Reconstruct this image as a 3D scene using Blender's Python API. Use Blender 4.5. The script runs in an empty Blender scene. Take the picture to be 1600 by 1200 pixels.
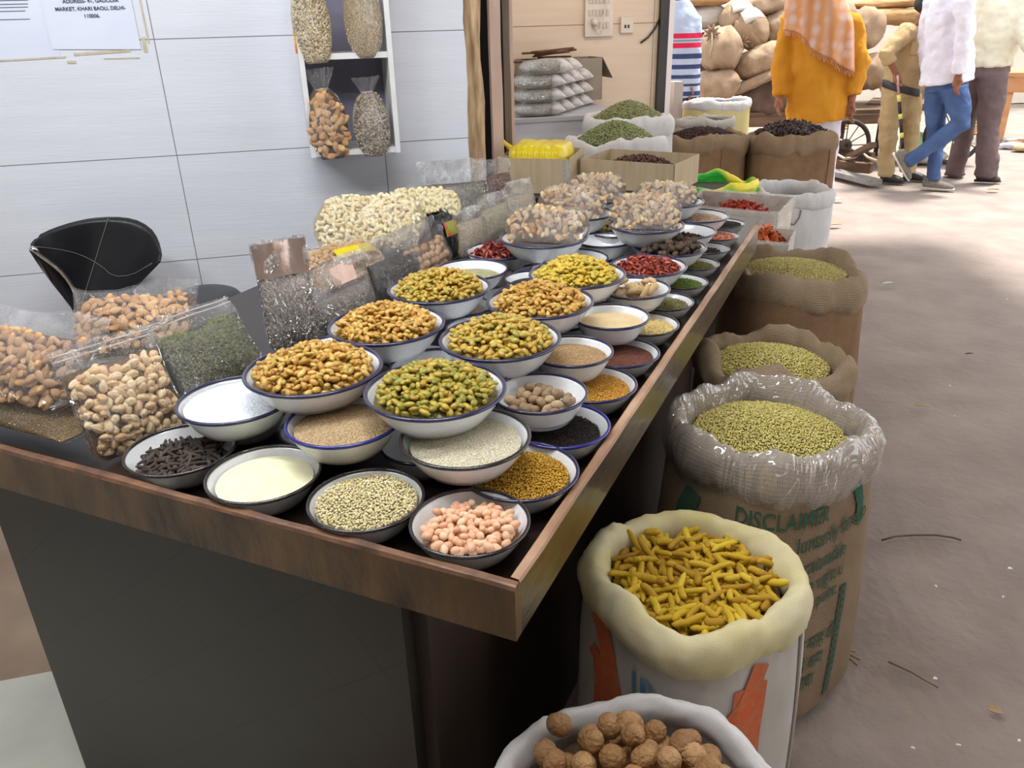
import bpy, bmesh, math, random
import numpy as np
from mathutils import Vector, Matrix, noise as mnoise

random.seed(7)
rng = np.random.default_rng(7)
scn = bpy.context.scene
COL = scn.collection
PI = math.pi

# ------------------------------------------------------------------ camera, world, sun, lamps, exposure
H = 1.62                                   # eye height above the street
FPX, CX, CY = 1238.0, 800.0, 600.0         # focal length in pixels of a 1600 x 1200 frame
_d = np.array([76.0, 2700.0, FPX]); _d /= np.linalg.norm(_d)
_up = -_d
_fw = np.array([0, 0, 1.0]) - np.dot([0, 0, 1.0], _up) * _up; _fw /= np.linalg.norm(_fw)
_rt = np.cross(_fw, _up)
RC = np.stack([_rt, _fw, _up])             # camera (right, down, forward) -> world
EYE = np.array([0.0, 0.0, H])

cam_d = bpy.data.cameras.new('camera'); cam = bpy.data.objects.new('camera', cam_d); COL.objects.link(cam)
cam_d.sensor_width = 36.0; cam_d.lens = 36.0 * FPX / 1600.0
cam_d.clip_start = 0.02; cam_d.clip_end = 200
M4 = np.eye(4); M4[:3, 0] = RC[:, 0]; M4[:3, 1] = -RC[:, 1]; M4[:3, 2] = -RC[:, 2]; M4[:3, 3] = EYE
cam.matrix_world = Matrix(M4.tolist())
scn.camera = cam

world = bpy.data.worlds.new('world'); scn.world = world; world.use_nodes = True
bg = world.node_tree.nodes['Background']
bg.inputs[0].default_value = (0.93, 0.97, 1.0, 1); bg.inputs[1].default_value = 2.2

def lamp(kind, name, loc, energy, color=(1, 1, 1), size=1.0, size_y=None, target=None, angle=None):
    d = bpy.data.lights.new(name, kind); o = bpy.data.objects.new(name, d); COL.objects.link(o)
    o.location = loc; d.energy = energy; d.color = color
    if kind == 'AREA':
        d.shape = 'RECTANGLE'; d.size = size; d.size_y = size_y or size
    if angle: d.angle = angle
    if target is not None:
        o.rotation_euler = (Vector(target) - Vector(loc)).to_track_quat('-Z', 'Y').to_euler()
    return o
SUN = lamp('SUN', 'sun', (8.0, 11.0, 14), 7.5, (1.0, 0.95, 0.88), target=(4.5, 8.5, 0), angle=math.radians(10))
TUBE_A = lamp('AREA', 'shop_tube_light', (-0.45, 1.35, 2.8), 27, (0.96, 0.98, 1.0), 1.3, 0.12, target=(-0.3, 1.9, 0.9))
FILL_D = lamp('AREA', 'front_fill_light', (0.15, 0.55, 2.95), 13, (1.0, 0.98, 0.95), 1.2, 0.15, target=(0.15, 1.2, 0.8))  # added fill light for the front bowls and nearest sacks
FILL_C = lamp('AREA', 'alcove_fill_light', (0.7, 4.9, 2.8), 16, (1.0, 0.96, 0.90), 0.9, 0.3, target=(0.5, 5.6, 1.2))  # added fill light that brightens the neighbour's alcove
TUBE_B = lamp('AREA', 'shop_front_tube_light', (-1.5, 1.0, 2.7), 26, (0.93, 0.97, 1.0), 1.3, 0.15, target=(-0.8, 3.2, 1.2))
scn.view_settings.view_transform = 'Standard'; scn.view_settings.look = 'None'
scn.view_settings.gamma = 1.0; scn.view_settings.use_curve_mapping = False
scn.view_settings.exposure = 0.0
scn.cycles.transparent_max_bounces = 24
scn.cycles.max_bounces = 8; scn.cycles.use_denoising = True

# ------------------------------------------------------------------ surveying helpers
def ray(x, y): return RC @ np.array([x - CX, y - CY, FPX])
def at(x, y, z=0.0):
    r = ray(x, y); return EYE + r * ((z - H) / r[2])
def aty(x, y, Y):
    r = ray(x, y); return EYE + r * (Y / r[1])
def onplane(x, y, p, n):
    r = ray(x, y); return EYE + r * (np.dot(np.array(p) - EYE, n) / np.dot(r, n))
def depth(P): return float((RC.T @ (np.array(P) - EYE))[2])
DW = np.array([0.97065, 0.2405, 0]); NW = np.array([-0.2405, 0.97065, 0])   # shop wall: along, away
WALL_A = math.atan2(DW[1], DW[0])
E1 = np.array([-0.908, 0.419, 0]); E2 = np.array([0.419, 0.908, 0])          # display table: along front, along side
TO = np.array([-0.013, 0.85, 0])
TAB_A = math.atan2(-E1[1], -E1[0])        # local +x points to the right end of the table front
def T(a, b, z): return TO + E1 * a + E2 * b + np.array([0, 0, z])
def onwall(x, y, n): return onplane(x, y, NW * n, NW)

def s(r, g, b):
    f = lambda c: (c / 255 / 12.92) if c / 255 <= 0.04045 else ((c / 255 + 0.055) / 1.055) ** 2.4
    return (f(r), f(g), f(b))

# ------------------------------------------------------------------ materials
def ramp(nt, cols, fac):
    r = nt.nodes.new('ShaderNodeValToRGB'); e = r.color_ramp.elements
    while len(e) < len(cols): e.new(0.5)
    for i, c in enumerate(cols):
        e[i].position = i / max(1, len(cols) - 1); e[i].color = (*c[:3], 1)
    nt.links.new(fac, r.inputs[0]); return r.outputs[0]
def pm(name, c1, c2=None, scale=8, rough=0.6, bump=0.0, bscale=60, tint=None, cols=None, metal=0.0, detail=4, stretch=None,
       coat=0.0, spec=0.5, sss=0.0, bkind='noise', contrast=1.0, trans=0.0):
    m = bpy.data.materials.new(name); m.use_nodes = True; nt = m.node_tree; N = nt.nodes; L = nt.links
    p = N['Principled BSDF']; p.inputs['Roughness'].default_value = rough; p.inputs['Metallic'].default_value = metal
    p.inputs['Coat Weight'].default_value = coat; p.inputs['Coat Roughness'].default_value = 0.12
    p.inputs['Specular IOR Level'].default_value = spec
    if sss: p.inputs['Subsurface Weight'].default_value = sss; p.inputs['Subsurface Radius'].default_value = (0.010, 0.006, 0.002)
    tc = N.new('ShaderNodeTexCoord'); vec = tc.outputs['Object']
    if stretch:
        mp = N.new('ShaderNodeMapping'); mp.inputs['Scale'].default_value = stretch; L.new(vec, mp.inputs[0]); vec = mp.outputs[0]
    if tint:
        if tint == 'obj': src = N.new('ShaderNodeObjectInfo').outputs['Random']
        else:
            a = N.new('ShaderNodeAttribute'); a.attribute_name = 'tint'; src = a.outputs['Fac']
        base = ramp(nt, cols, src)
    else: base = None
    if c2 is not None:
        t = N.new('ShaderNodeTexNoise'); t.inputs['Scale'].default_value = scale; t.inputs['Detail'].default_value = detail; L.new(vec, t.inputs['Vector'])
        mr = N.new('ShaderNodeMapRange'); mr.inputs[1].default_value = 0.5 - 0.22 / contrast; mr.inputs[2].default_value = 0.5 + 0.22 / contrast; L.new(t.outputs[0], mr.inputs[0])
        if base is None: base = ramp(nt, [c1, c2], mr.outputs[0])
        else:
            mx = N.new('ShaderNodeMix'); mx.data_type = 'RGBA'; mx.blend_type = 'MULTIPLY'; mx.inputs[0].default_value = 1
            r2 = ramp(nt, [c1, c2], mr.outputs[0]); L.new(base, mx.inputs[6]); L.new(r2, mx.inputs[7]); base = mx.outputs[2]
    if base is not None: L.new(base, p.inputs['Base Color'])
    else: p.inputs['Base Color'].default_value = (*c1, 1)
    if bump:
        if bkind == 'voronoi': t = N.new('ShaderNodeTexVoronoi'); t.inputs['Scale'].default_value = bscale; o = t.outputs['Distance']
        else: t = N.new('ShaderNodeTexNoise'); t.inputs['Scale'].default_value = bscale; t.inputs['Detail'].default_value = 5; o = t.outputs[0]
        L.new(vec, t.inputs['Vector'])
        b = N.new('ShaderNodeBump'); b.inputs['Strength'].default_value = bump; b.inputs['Distance'].default_value = 0.01
        L.new(o, b.inputs['Height']); L.new(b.outputs[0], p.inputs['Normal'])
    return m
def burlap(name, c1, c2, thread=0.004, bump=0.6, stripe=None):
    """woven sacking: threads follow the UV map, which is in metres"""
    m = pm(name, c1, c2, scale=7, rough=0.9, spec=0.15); nt = m.node_tree; N = nt.nodes; L = nt.links; p = N['Principled BSDF']
    uv = N.new('ShaderNodeUVMap'); outs = []
    for d in 'XY':
        w = N.new('ShaderNodeTexWave'); w.bands_direction = d; w.inputs['Scale'].default_value = 2 * PI / 20 / thread * 1.0
        w.inputs['Distortion'].default_value = 1.2; w.inputs['Detail Scale'].default_value = 2.5; L.new(uv.outputs[0], w.inputs['Vector']); outs.append(w.outputs['Fac'])
    mu = N.new('ShaderNodeMath'); mu.operation = 'MULTIPLY'; L.new(outs[0], mu.inputs[0]); L.new(outs[1], mu.inputs[1])
    b = N.new('ShaderNodeBump'); b.inputs['Strength'].default_value = bump; b.inputs['Distance'].default_value = 0.004; L.new(mu.outputs[0], b.inputs['Height'])
    L.new(b.outputs[0], p.inputs['Normal'])
    src = p.inputs['Base Color'].links[0].from_socket
    mx = N.new('ShaderNodeMix'); mx.data_type = 'RGBA'; mx.blend_type = 'MULTIPLY'; mx.inputs[0].default_value = 0.75
    r = ramp(nt, [(0.5, 0.46, 0.42), (1.1, 1.1, 1.1)], mu.outputs[0]); L.new(src, mx.inputs[6]); L.new(r, mx.inputs[7])
    L.new(mx.outputs[2], p.inputs['Base Color'])
    return m
def film(name, tintc=(1, 1, 1), haze=0.05, hazec=(0.95, 0.95, 0.97), gloss=0.5, bscale=22, bump=0.9):
    """thin clear plastic: mostly see-through with crinkled highlights"""
    m = bpy.data.materials.new(name); m.use_nodes = True; nt = m.node_tree; N = nt.nodes; L = nt.links
    N.remove(N['Principled BSDF']); out = N['Material Output']
    tr = N.new('ShaderNodeBsdfTransparent'); tr.inputs[0].default_value = (*tintc, 1)
    gl = N.new('ShaderNodeBsdfGlossy'); gl.inputs['Roughness'].default_value = 0.07
    df = N.new('ShaderNodeBsdfDiffuse'); df.inputs[0].default_value = (*hazec, 1)
    tc = N.new('ShaderNodeTexCoord'); n1 = N.new('ShaderNodeTexVoronoi'); n1.feature = 'DISTANCE_TO_EDGE'; n1.inputs['Scale'].default_value = bscale
    n2 = N.new('ShaderNodeTexNoise'); n2.inputs['Scale'].default_value = bscale * 0.6; n2.inputs['Detail'].default_value = 3; n2.inputs['Distortion'].default_value = 1.5
    mpf = N.new('ShaderNodeMapping'); mpf.inputs['Rotation'].default_value = (0.3, 0.6, 0.4); mpf.inputs['Scale'].default_value = (1.0, 1.0, 0.32); L.new(tc.outputs['Object'], mpf.inputs[0]); L.new(mpf.outputs[0], n2.inputs['Vector']); L.new(n2.outputs['Color'], n1.inputs['Vector'])
    ad = N.new('ShaderNodeMath'); L.new(n1.outputs[0], ad.inputs[0]); L.new(n2.outputs[0], ad.inputs[1])
    b = N.new('ShaderNodeBump'); b.inputs['Strength'].default_value = bump; b.inputs['Distance'].default_value = 0.035; L.new(ad.outputs[0], b.inputs['Height'])
    L.new(b.outputs[0], gl.inputs['Normal'])
    fr = N.new('ShaderNodeLayerWeight'); fr.inputs[0].default_value = 0.5; L.new(b.outputs[0], fr.inputs['Normal'])
    pw = N.new('ShaderNodeMath'); pw.operation = 'POWER'; pw.inputs[1].default_value = 3.0; L.new(fr.outputs['Facing'], pw.inputs[0])
    mg = N.new('ShaderNodeMath'); mg.operation = 'MULTIPLY_ADD'; mg.inputs[1].default_value = gloss * 0.5; mg.inputs[2].default_value = gloss * 0.20; L.new(pw.outputs[0], mg.inputs[0])
    m1 = N.new('ShaderNodeMixShader'); m1.inputs[0].default_value = haze; L.new(tr.outputs[0], m1.inputs[1]); L.new(df.outputs[0], m1.inputs[2])
    m2 = N.new('ShaderNodeMixShader'); L.new(mg.outputs[0], m2.inputs[0]); L.new(m1.outputs[0], m2.inputs[1]); L.new(gl.outputs[0], m2.inputs[2])
    L.new(m2.outputs[0], out.inputs[0]); return m

# ------------------------------------------------------------------ mesh helpers
def obj(name, V, F, mat=None, parent=None, smooth=True, uv=None, tint=None):
    """link one mesh object; V are local coordinates (of the parent when there is one)"""
    me = bpy.data.meshes.new(name)
    V = np.asarray(V, dtype=np.float32)
    if isinstance(F, np.ndarray):
        k = F.shape[1]
        me.vertices.add(len(V)); me.vertices.foreach_set('co', V.ravel())
        me.loops.add(F.size); me.loops.foreach_set('vertex_index', F.astype(np.int32).ravel())
        me.polygons.add(len(F)); me.polygons.foreach_set('loop_start', np.arange(0, F.size, k, dtype=np.int32))
        me.update(calc_edges=True); me.validate()
    else: me.from_pydata(V.tolist(), [], F); me.update()
    if smooth: me.polygons.foreach_set('use_smooth', np.ones(len(me.polygons), dtype=bool))
    if uv is not None:
        l = me.uv_layers.new(name='UVMap'); idx = np.empty(len(me.loops), dtype=np.int32); me.loops.foreach_get('vertex_index', idx)
        l.data.foreach_set('uv', np.asarray(uv, dtype=np.float32)[idx].ravel())
    if tint is not None:
        a = me.attributes.new('tint', 'FLOAT', 'POINT'); a.data.foreach_set('value', np.asarray(tint, dtype=np.float32))
    if mat is not None: me.materials.append(mat)
    o = bpy.data.objects.new(name, me); COL.objects.link(o)
    if parent is not None: o.parent = parent
    return o
def tag(o, label, cat, group=None, kind=None):
    o['label'] = label; o['category'] = cat
    if group: o['group'] = group
    if kind: o['kind'] = kind
    return o
def stuff(o, label, cat, group=None): return tag(o, label, cat, group, 'stuff')
def struct(o): o['kind'] = 'structure'; return o
def thing(name, label, cat, loc=(0, 0, 0), rz=0.0, group=None):
    o = bpy.data.objects.new(name, None); COL.objects.link(o); o.empty_display_size = 0.05
    o.location = tuple(float(c) for c in loc); o.rotation_euler = (0, 0, rz)
    return tag(o, label, cat, group)
def place(o, loc, rz=0.0): o.location = tuple(float(c) for c in loc); o.rotation_euler = (0, 0, rz); return o
class MB:
    """collects pieces of ONE part"""
    def __init__(self): self.V = []; self.F = []
    def add(self, V, F):
        n = len(self.V); self.V += [tuple(map(float, v)) for v in V]; self.F += [tuple(int(i) + n for i in f) for f in F]; return self
    def box(self, c, sz, rz=0.0, R=None):
        x, y, z = [q / 2 for q in sz]; P = np.array([(i * x, j * y, k * z) for k in (-1, 1) for j in (-1, 1) for i in (-1, 1)])
        if R is None: cs, sn = math.cos(rz), math.sin(rz); R = np.array([[cs, -sn, 0], [sn, cs, 0], [0, 0, 1]])
        P = P @ np.array(R).T + np.array(c)
        return self.add(P, [(0, 2, 3, 1), (4, 5, 7, 6), (0, 1, 5, 4), (2, 6, 7, 3), (0, 4, 6, 2), (1, 3, 7, 5)])
    def tube(self, pts, r, n=10, cap=True): return self.add(*loft(pts, [(q, q) for q in (r if hasattr(r, '__len__') else [r] * len(pts))], n, cap))
    def out(self, name, mat, parent=None, smooth=False, bevel=0.0):
        o = obj(name, self.V, self.F, mat, parent, smooth)
        if bevel:
            b = o.modifiers.new('bevel', 'BEVEL'); b.width = bevel; b.segments = 2; b.limit_method = 'ANGLE'
        return o
def box_obj(name, c, sz, mat, parent=None, rz=0.0, bevel=0.0): return MB().box(c, sz, rz).out(name, mat, parent, False, bevel)
def loft(pts, rads, n=14, cap=True, ref=(0, 1, 0)):
    pts = [np.array(p, float) for p in pts]; rads = [q if hasattr(q, '__len__') else (q, q) for q in rads]; V = []; F = []; m = len(pts); ref = np.array(ref, float)
    for i, p in enumerate(pts):
        t = pts[min(i + 1, m - 1)] - pts[max(i - 1, 0)]; t = t / (np.linalg.norm(t) + 1e-9)
        rr = ref if abs(np.dot(t, ref)) < 0.95 else np.array([1.0, 0, 0.1])
        a = np.cross(t, rr); a /= np.linalg.norm(a); b = np.cross(a, t); b = -b if np.dot(b, rr) < 0 else b
        for k in range(n):
            w = 2 * PI * k / n; V.append(p + a * rads[i][0] * math.cos(w) + b * rads[i][1] * math.sin(w))
    for i in range(m - 1):
        for k in range(n):
            k2 = (k + 1) % n; F.append((i * n + k, i * n + k2, (i + 1) * n + k2, (i + 1) * n + k))
    if cap:
        for i, rev in ((0, 1), (m - 1, 0)):
            c = len(V); V.append(pts[i]); ring = [i * n + k for k in range(n)]
            for k in range(n):
                q = (ring[k], ring[(k + 1) % n], c); F.append(q if not rev else q[::-1])
    return V, F
def lathe(prof, n=48):
    V = []; F = []
    for r, z in prof:
        for k in range(n): w = 2 * PI * k / n; V.append((r * math.cos(w), r * math.sin(w), z))
    for i in range(len(prof) - 1):
        for k in range(n): k2 = (k + 1) % n; F.append((i * n + k, i * n + k2, (i + 1) * n + k2, (i + 1) * n + k))
    return V, F
def gridF(nu, nv, wrap=False):
    F = []
    for j in range(nv - 1):
        for i in range(nu if wrap else nu - 1): i2 = (i + 1) % nu; F.append((j * nu + i, j * nu + i2, (j + 1) * nu + i2, (j + 1) * nu + i))
    return F
def ico(sub):
    bm = bmesh.new(); bmesh.ops.create_icosphere(bm, subdivisions=sub, radius=1.0)
    V = np.array([v.co[:] for v in bm.verts]); F = np.array([[v.index for v in f.verts] for f in bm.faces]); bm.free(); return V, F
ICO = {k: ico(k) for k in (1, 2, 3, 4)}
def nz(p, f=1.0, o=0.0): return mnoise.noise(Vector((p[0] * f + o, p[1] * f + o * 0.7, p[2] * f - o)))
def rotm(ax, ang):
    ax = np.array(ax, float); ax /= np.linalg.norm(ax); return np.array(Matrix.Rotation(ang, 3, Vector(ax)))

# ------------------------------------------------------------------ little things that lie in heaps: unit meshes in metres
def P_raisin():
    V, F = ICO[2]; V = V.copy()
    for i, v in enumerate(V):
        k = 1 + 0.045 * math.sin(8 * math.atan2(v[1], v[2])) * (1 - v[0] ** 2) + 0.04 * nz(v, 1.8, 3)
        V[i] = v * k * np.array([0.0102, 0.0059, 0.0043]) * (1 - 0.10 * abs(v[0]))
    return V, F
def P_seed(a, b, c, sub=1):
    V, F = ICO[sub]; return V * np.array([a, b, c]), F
def P_peanut():
    V, F = ICO[3]; V = V.copy()
    for i, v in enumerate(V):
        V[i] = v * np.array([0.0088, 0.0060, 0.0058]) * (1 + 0.06 * nz(v, 1.2, 5)); V[i][1] *= 1 + 0.12 * v[0]
    return V, F
def P_almond(q=1.0):
    V, F = ICO[3]; V = V.copy()
    for i, v in enumerate(V):
        w = 1 - 0.34 * v[0] - 0.1 * v[0] ** 2; V[i] = np.array([v[0] * 0.0125, v[1] * 0.0072 * w, v[2] * 0.0048 * w]) * q * (1 + 0.03 * math.sin(9 * math.atan2(v[1], v[2])))
    return V, F
def P_pistachio():
    V, F = ICO[3]; V = V.copy()
    for i, v in enumerate(V):
        w = 1 - 0.2 * v[0]; q = np.array([v[0] * 0.0105, v[1] * 0.0064 * w, v[2] * 0.0062 * w])
        if abs(v[1]) < 0.16 and v[2] > 0.1: q[2] *= 0.80
        V[i] = q
    return V, F
def P_walnut():
    V, F = ICO[4]; V = V.copy()
    for i, v in enumerate(V):
        wr = -0.070 * max(0, .16 - abs(nz((v[0] * .8, v[1] * 1.6, v[2] * 1.6), 1.9, 8))) * 6 + .03 * nz(v, 1.5, 3) + .02
        seam = math.exp(-(v[1] / 0.09) ** 2) * 0.10 - math.exp(-(v[1] / 0.025) ** 2) * 0.06
        V[i] = v * (1 - 0.02 + wr * 1.3 + seam) * np.array([0.0190, 0.0165, 0.0172]) * (1 + 0.05 * v[0] ** 3)
    return V, F
def P_nutmeg():
    V, F = ICO[3]; V = V.copy()
    for i, v in enumerate(V): V[i] = v * (1 + 0.05 * nz((v[0], v[1] * 3, v[2] * 3), 1.8, 4) + 0.03 * nz(v, 6, 1)) * np.array([0.0125, 0.0100, 0.0100])
    return V, F
def P_stick(L, r, bend=0.15, rings=9, bumpy=0.12, seed=0, n=9):
    pts = []; rad = []
    for i in range(rings * 2):
        t = i / (rings * 2 - 1); u = t - 0.5
        pts.append((u * L, bend * L * (0.25 - u * u) * 1.6 + 0.03 * L * nz((u * 6, seed, 0), 1), 0.02 * L * nz((u * 5, 0, seed), 1)))
        e = max(0.0, 1 - (abs(u) / 0.5) ** 6); q = r * (0.35 + 0.65 * e) * (1 + bumpy * (1 if i % 2 else -1) * 0.5 + 0.15 * nz((u * 4, seed, 2), 1)); rad.append((q, q * 0.92))
    V, F = loft(pts, rad, n)
    return np.array(V), tri(F)
def tri(F):
    o = []
    for f in F:
        for k in range(1, len(f) - 1): o.append((f[0], f[k], f[k + 1]))
    return np.array(o)
def P_cashew():
    pts = []; rad = []
    for i in range(11):
        t = i / 10; w = PI * (0.08 + 0.84 * t); pts.append((0.0100 * math.cos(w), 0.0095 * math.sin(w) - 0.006, 0))
        q = 0.0022 + 0.0032 * math.sin(PI * (0.1 + 0.8 * t)) ** 0.6; rad.append((q, q * 1.1))
    V, F = loft(pts, rad, 9, ref=(0, 0, 1)); return np.array(V), tri(F)
def P_kernel(k=0):
    V, F = ICO[2]; V = V.copy()
    for i, v in enumerate(V): V[i] = v * (1 + 0.30 * nz(v, 2.4, 3 + k) + 0.12 * nz(v, 6, k)) * np.array([0.0135, 0.0085, 0.0055])
    return V, F
def P_petal(k=0, L=0.02):
    nu, nv = 4, 7; V = []
    for j in range(nv):
        for i in range(nu):
            u = i / (nu - 1) - 0.5; t = j / (nv - 1) - 0.5; w = 0.34 * (1 - 3.2 * t * t) + 0.06
            V.append((t * L, u * w * L, 0.22 * L * (u * u * 4 - 0.4) + 0.25 * L * math.sin(2.4 * t + k) + 0.08 * L * nz((u * 3, t * 3, k), 1)))
    F = gridF(nu, nv); V = np.array(V); n = len(V)
    V2 = V + np.array([0, 0, 0.0007]); F2 = [tuple(i + n for i in f) for f in F]
    return np.vstack([V, V2]), tri([f[::-1] for f in F] + F2)
def P_lump(k, a, b, c, q=0.25):
    V, F = ICO[2]; V = V.copy()
    for i, v in enumerate(V): V[i] = v * (1 + q * nz(v, 1.6, k) + 0.4 * q * nz(v, 4, k + 2)) * np.array([a, b, c])
    return V, F

def disc_points(R, sp, jit=0.35):
    out = []; dy = sp * 0.866; j = 0; y = -R
    while y <= R:
        x = -R + (sp / 2 if j % 2 else 0)
        while x <= R:
            px, py = x + rng.uniform(-jit, jit) * sp, y + rng.uniform(-jit, jit) * sp
            if px * px + py * py < R * R: out.append((px, py))
            x += sp
        y += dy; j += 1
    return np.array(out)
def rand_rots(n, tilt, normals=None):
    """random turn about the vertical, then a tilt"""
    w = rng.uniform(0, 2 * PI, n); a = rng.normal(0, tilt, n); b = rng.normal(0, tilt, n); out = np.empty((n, 3, 3))
    c, s_ = np.cos(w), np.sin(w); Z = np.zeros((n, 3, 3)); Z[:, 0, 0] = c; Z[:, 0, 1] = -s_; Z[:, 1, 0] = s_; Z[:, 1, 1] = c; Z[:, 2, 2] = 1
    A = np.zeros((n, 3, 3)); A[:, 0, 0] = 1; A[:, 1, 1] = np.cos(a); A[:, 1, 2] = -np.sin(a); A[:, 2, 1] = np.sin(a); A[:, 2, 2] = np.cos(a)
    B = np.zeros((n, 3, 3)); B[:, 1, 1] = 1; B[:, 0, 0] = np.cos(b); B[:, 0, 2] = np.sin(b); B[:, 2, 0] = -np.sin(b); B[:, 2, 2] = np.cos(b)
    return Z @ B @ A
def merged(protos, P, R, S):
    """one big mesh out of many copies of the unit meshes; returns V, F, tint"""
    Vs = []; Fs = []; Ts = []; off = 0
    which = rng.integers(0, len(protos), len(P))
    for k, (pv, pf) in enumerate(protos):
        idx = np.where(which == k)[0]
        if not len(idx): continue
        V = np.einsum('nij,vj->nvi', R[idx] * S[idx][:, None, None], pv) + P[idx][:, None, :]
        F = pf[None] + (np.arange(len(idx)) * len(pv))[:, None, None] + off
        Vs.append(V.reshape(-1, 3)); Fs.append(F.reshape(-1, 3)); Ts.append(np.repeat(rng.random(len(idx)), len(pv))); off += len(idx) * len(pv)
    return np.vstack(Vs), np.vstack(Fs), np.concatenate(Ts)
_single = {}
COUNT = {}
def singles(name, label, cat, group, protos, mat, P, R, S):
    """each one an object of its own, sharing the unit meshes"""
    key = (name, mat.name)
    if key not in _single:
        L = []
        for k, (pv, pf) in enumerate(protos):
            me = bpy.data.meshes.new(name); me.from_pydata(pv.tolist(), [], [tuple(map(int, f)) for f in pf]); me.update()
            me.polygons.foreach_set('use_smooth', np.ones(len(me.polygons), dtype=bool)); me.materials.append(mat); L.append(me)
        _single[key] = L
    ms = _single[key]
    for i in range(len(P)):
        o = bpy.data.objects.new(name, ms[int(rng.integers(len(ms)))]); COL.objects.link(o)
        m = np.eye(4); m[:3, :3] = R[i] * S[i]; m[:3, 3] = P[i]; o.matrix_world = Matrix(m.tolist()); tag(o, label, cat, group)
    COUNT[name] = COUNT.get(name, 0) + len(P)
def grain(name, cols, size, bump=0.8, rough=0.7, coat=0.0, lo=.55):
    """a surface of packed grains: every cell has its own colour and its own roundness"""
    m = bpy.data.materials.new(name); m.use_nodes = True; nt = m.node_tree; N = nt.nodes; L = nt.links; p = N['Principled BSDF']
    p.inputs['Roughness'].default_value = rough; p.inputs['Coat Weight'].default_value = coat
    tc = N.new('ShaderNodeTexCoord'); v = N.new('ShaderNodeTexVoronoi'); v.inputs['Scale'].default_value = 1.0 / size; L.new(tc.outputs['Object'], v.inputs['Vector'])
    sp = N.new('ShaderNodeSeparateColor'); L.new(v.outputs['Color'], sp.inputs[0])
    c = ramp(nt, cols, sp.outputs[0])
    mr = N.new('ShaderNodeMapRange'); mr.inputs[1].default_value = 0.25; mr.inputs[2].default_value = 0.75; mr.inputs[3].default_value = 1.0; mr.inputs[4].default_value = lo  # colour darkens towards cell edges: painted shade between grains
    L.new(v.outputs['Distance'], mr.inputs[0])
    mx = N.new('ShaderNodeMix'); mx.data_type = 'RGBA'; mx.blend_type = 'MULTIPLY'; mx.inputs[0].default_value = 1
    cb = N.new('ShaderNodeCombineColor'); [L.new(mr.outputs[0], cb.inputs[i]) for i in range(3)]
    L.new(c, mx.inputs[6]); L.new(cb.outputs[0], mx.inputs[7]); L.new(mx.outputs[2], p.inputs['Base Color'])
    mi = N.new('ShaderNodeMath'); mi.operation = 'SUBTRACT'; mi.inputs[0].default_value = 1.0; L.new(v.outputs['Distance'], mi.inputs[1])
    b = N.new('ShaderNodeBump'); b.inputs['Strength'].default_value = bump; b.inputs['Distance'].default_value = size * 0.9; L.new(mi.outputs[0], b.inputs['Height']); L.new(b.outputs[0], p.inputs['Normal'])
    return m
_mc = {}
def seedmat(key, cols, ind=False, **kw):
    k = (key, ind)
    mo = kw.pop('mottle', 0)
    if k not in _mc: _mc[k] = pm(key, (1, 1, 1), (0.68, 0.64, 0.60) if mo else None, scale=mo or 8, tint='obj' if ind else 'attr', cols=cols, **kw)
    return _mc[k]

def mound(Rf, z0, mh, dent=None, p=2.0, nr=14, nt=40, wob=0.0015):
    V = [(0, 0, z0 + mh)]; F = []
    for i in range(1, nr + 1):
        r = Rf * i / nr
        for k in range(nt):
            w = 2 * PI * k / nt; z = z0 + mh * (1 - (i / nr) ** p) + wob * nz((r * math.cos(w) * 30, r * math.sin(w) * 30, z0 * 50), 1)
            V.append((r * math.cos(w), r * math.sin(w), z))
    for k in range(nt): F.append((0, 1 + k, 1 + (k + 1) % nt))
    for i in range(nr - 1):
        for k in range(nt): k2 = (k + 1) % nt; F.append((1 + i * nt + k, 1 + (i + 1) * nt + k, 1 + (i + 1) * nt + k2, 1 + i * nt + k2))
    V = np.array(V)
    if dent:
        d2 = (V[:, 0] - dent[0]) ** 2 + (V[:, 1] - dent[1]) ** 2; V[:, 2] -= dent[3] * np.exp(-d2 / dent[2] ** 2)
    return V, F
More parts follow.
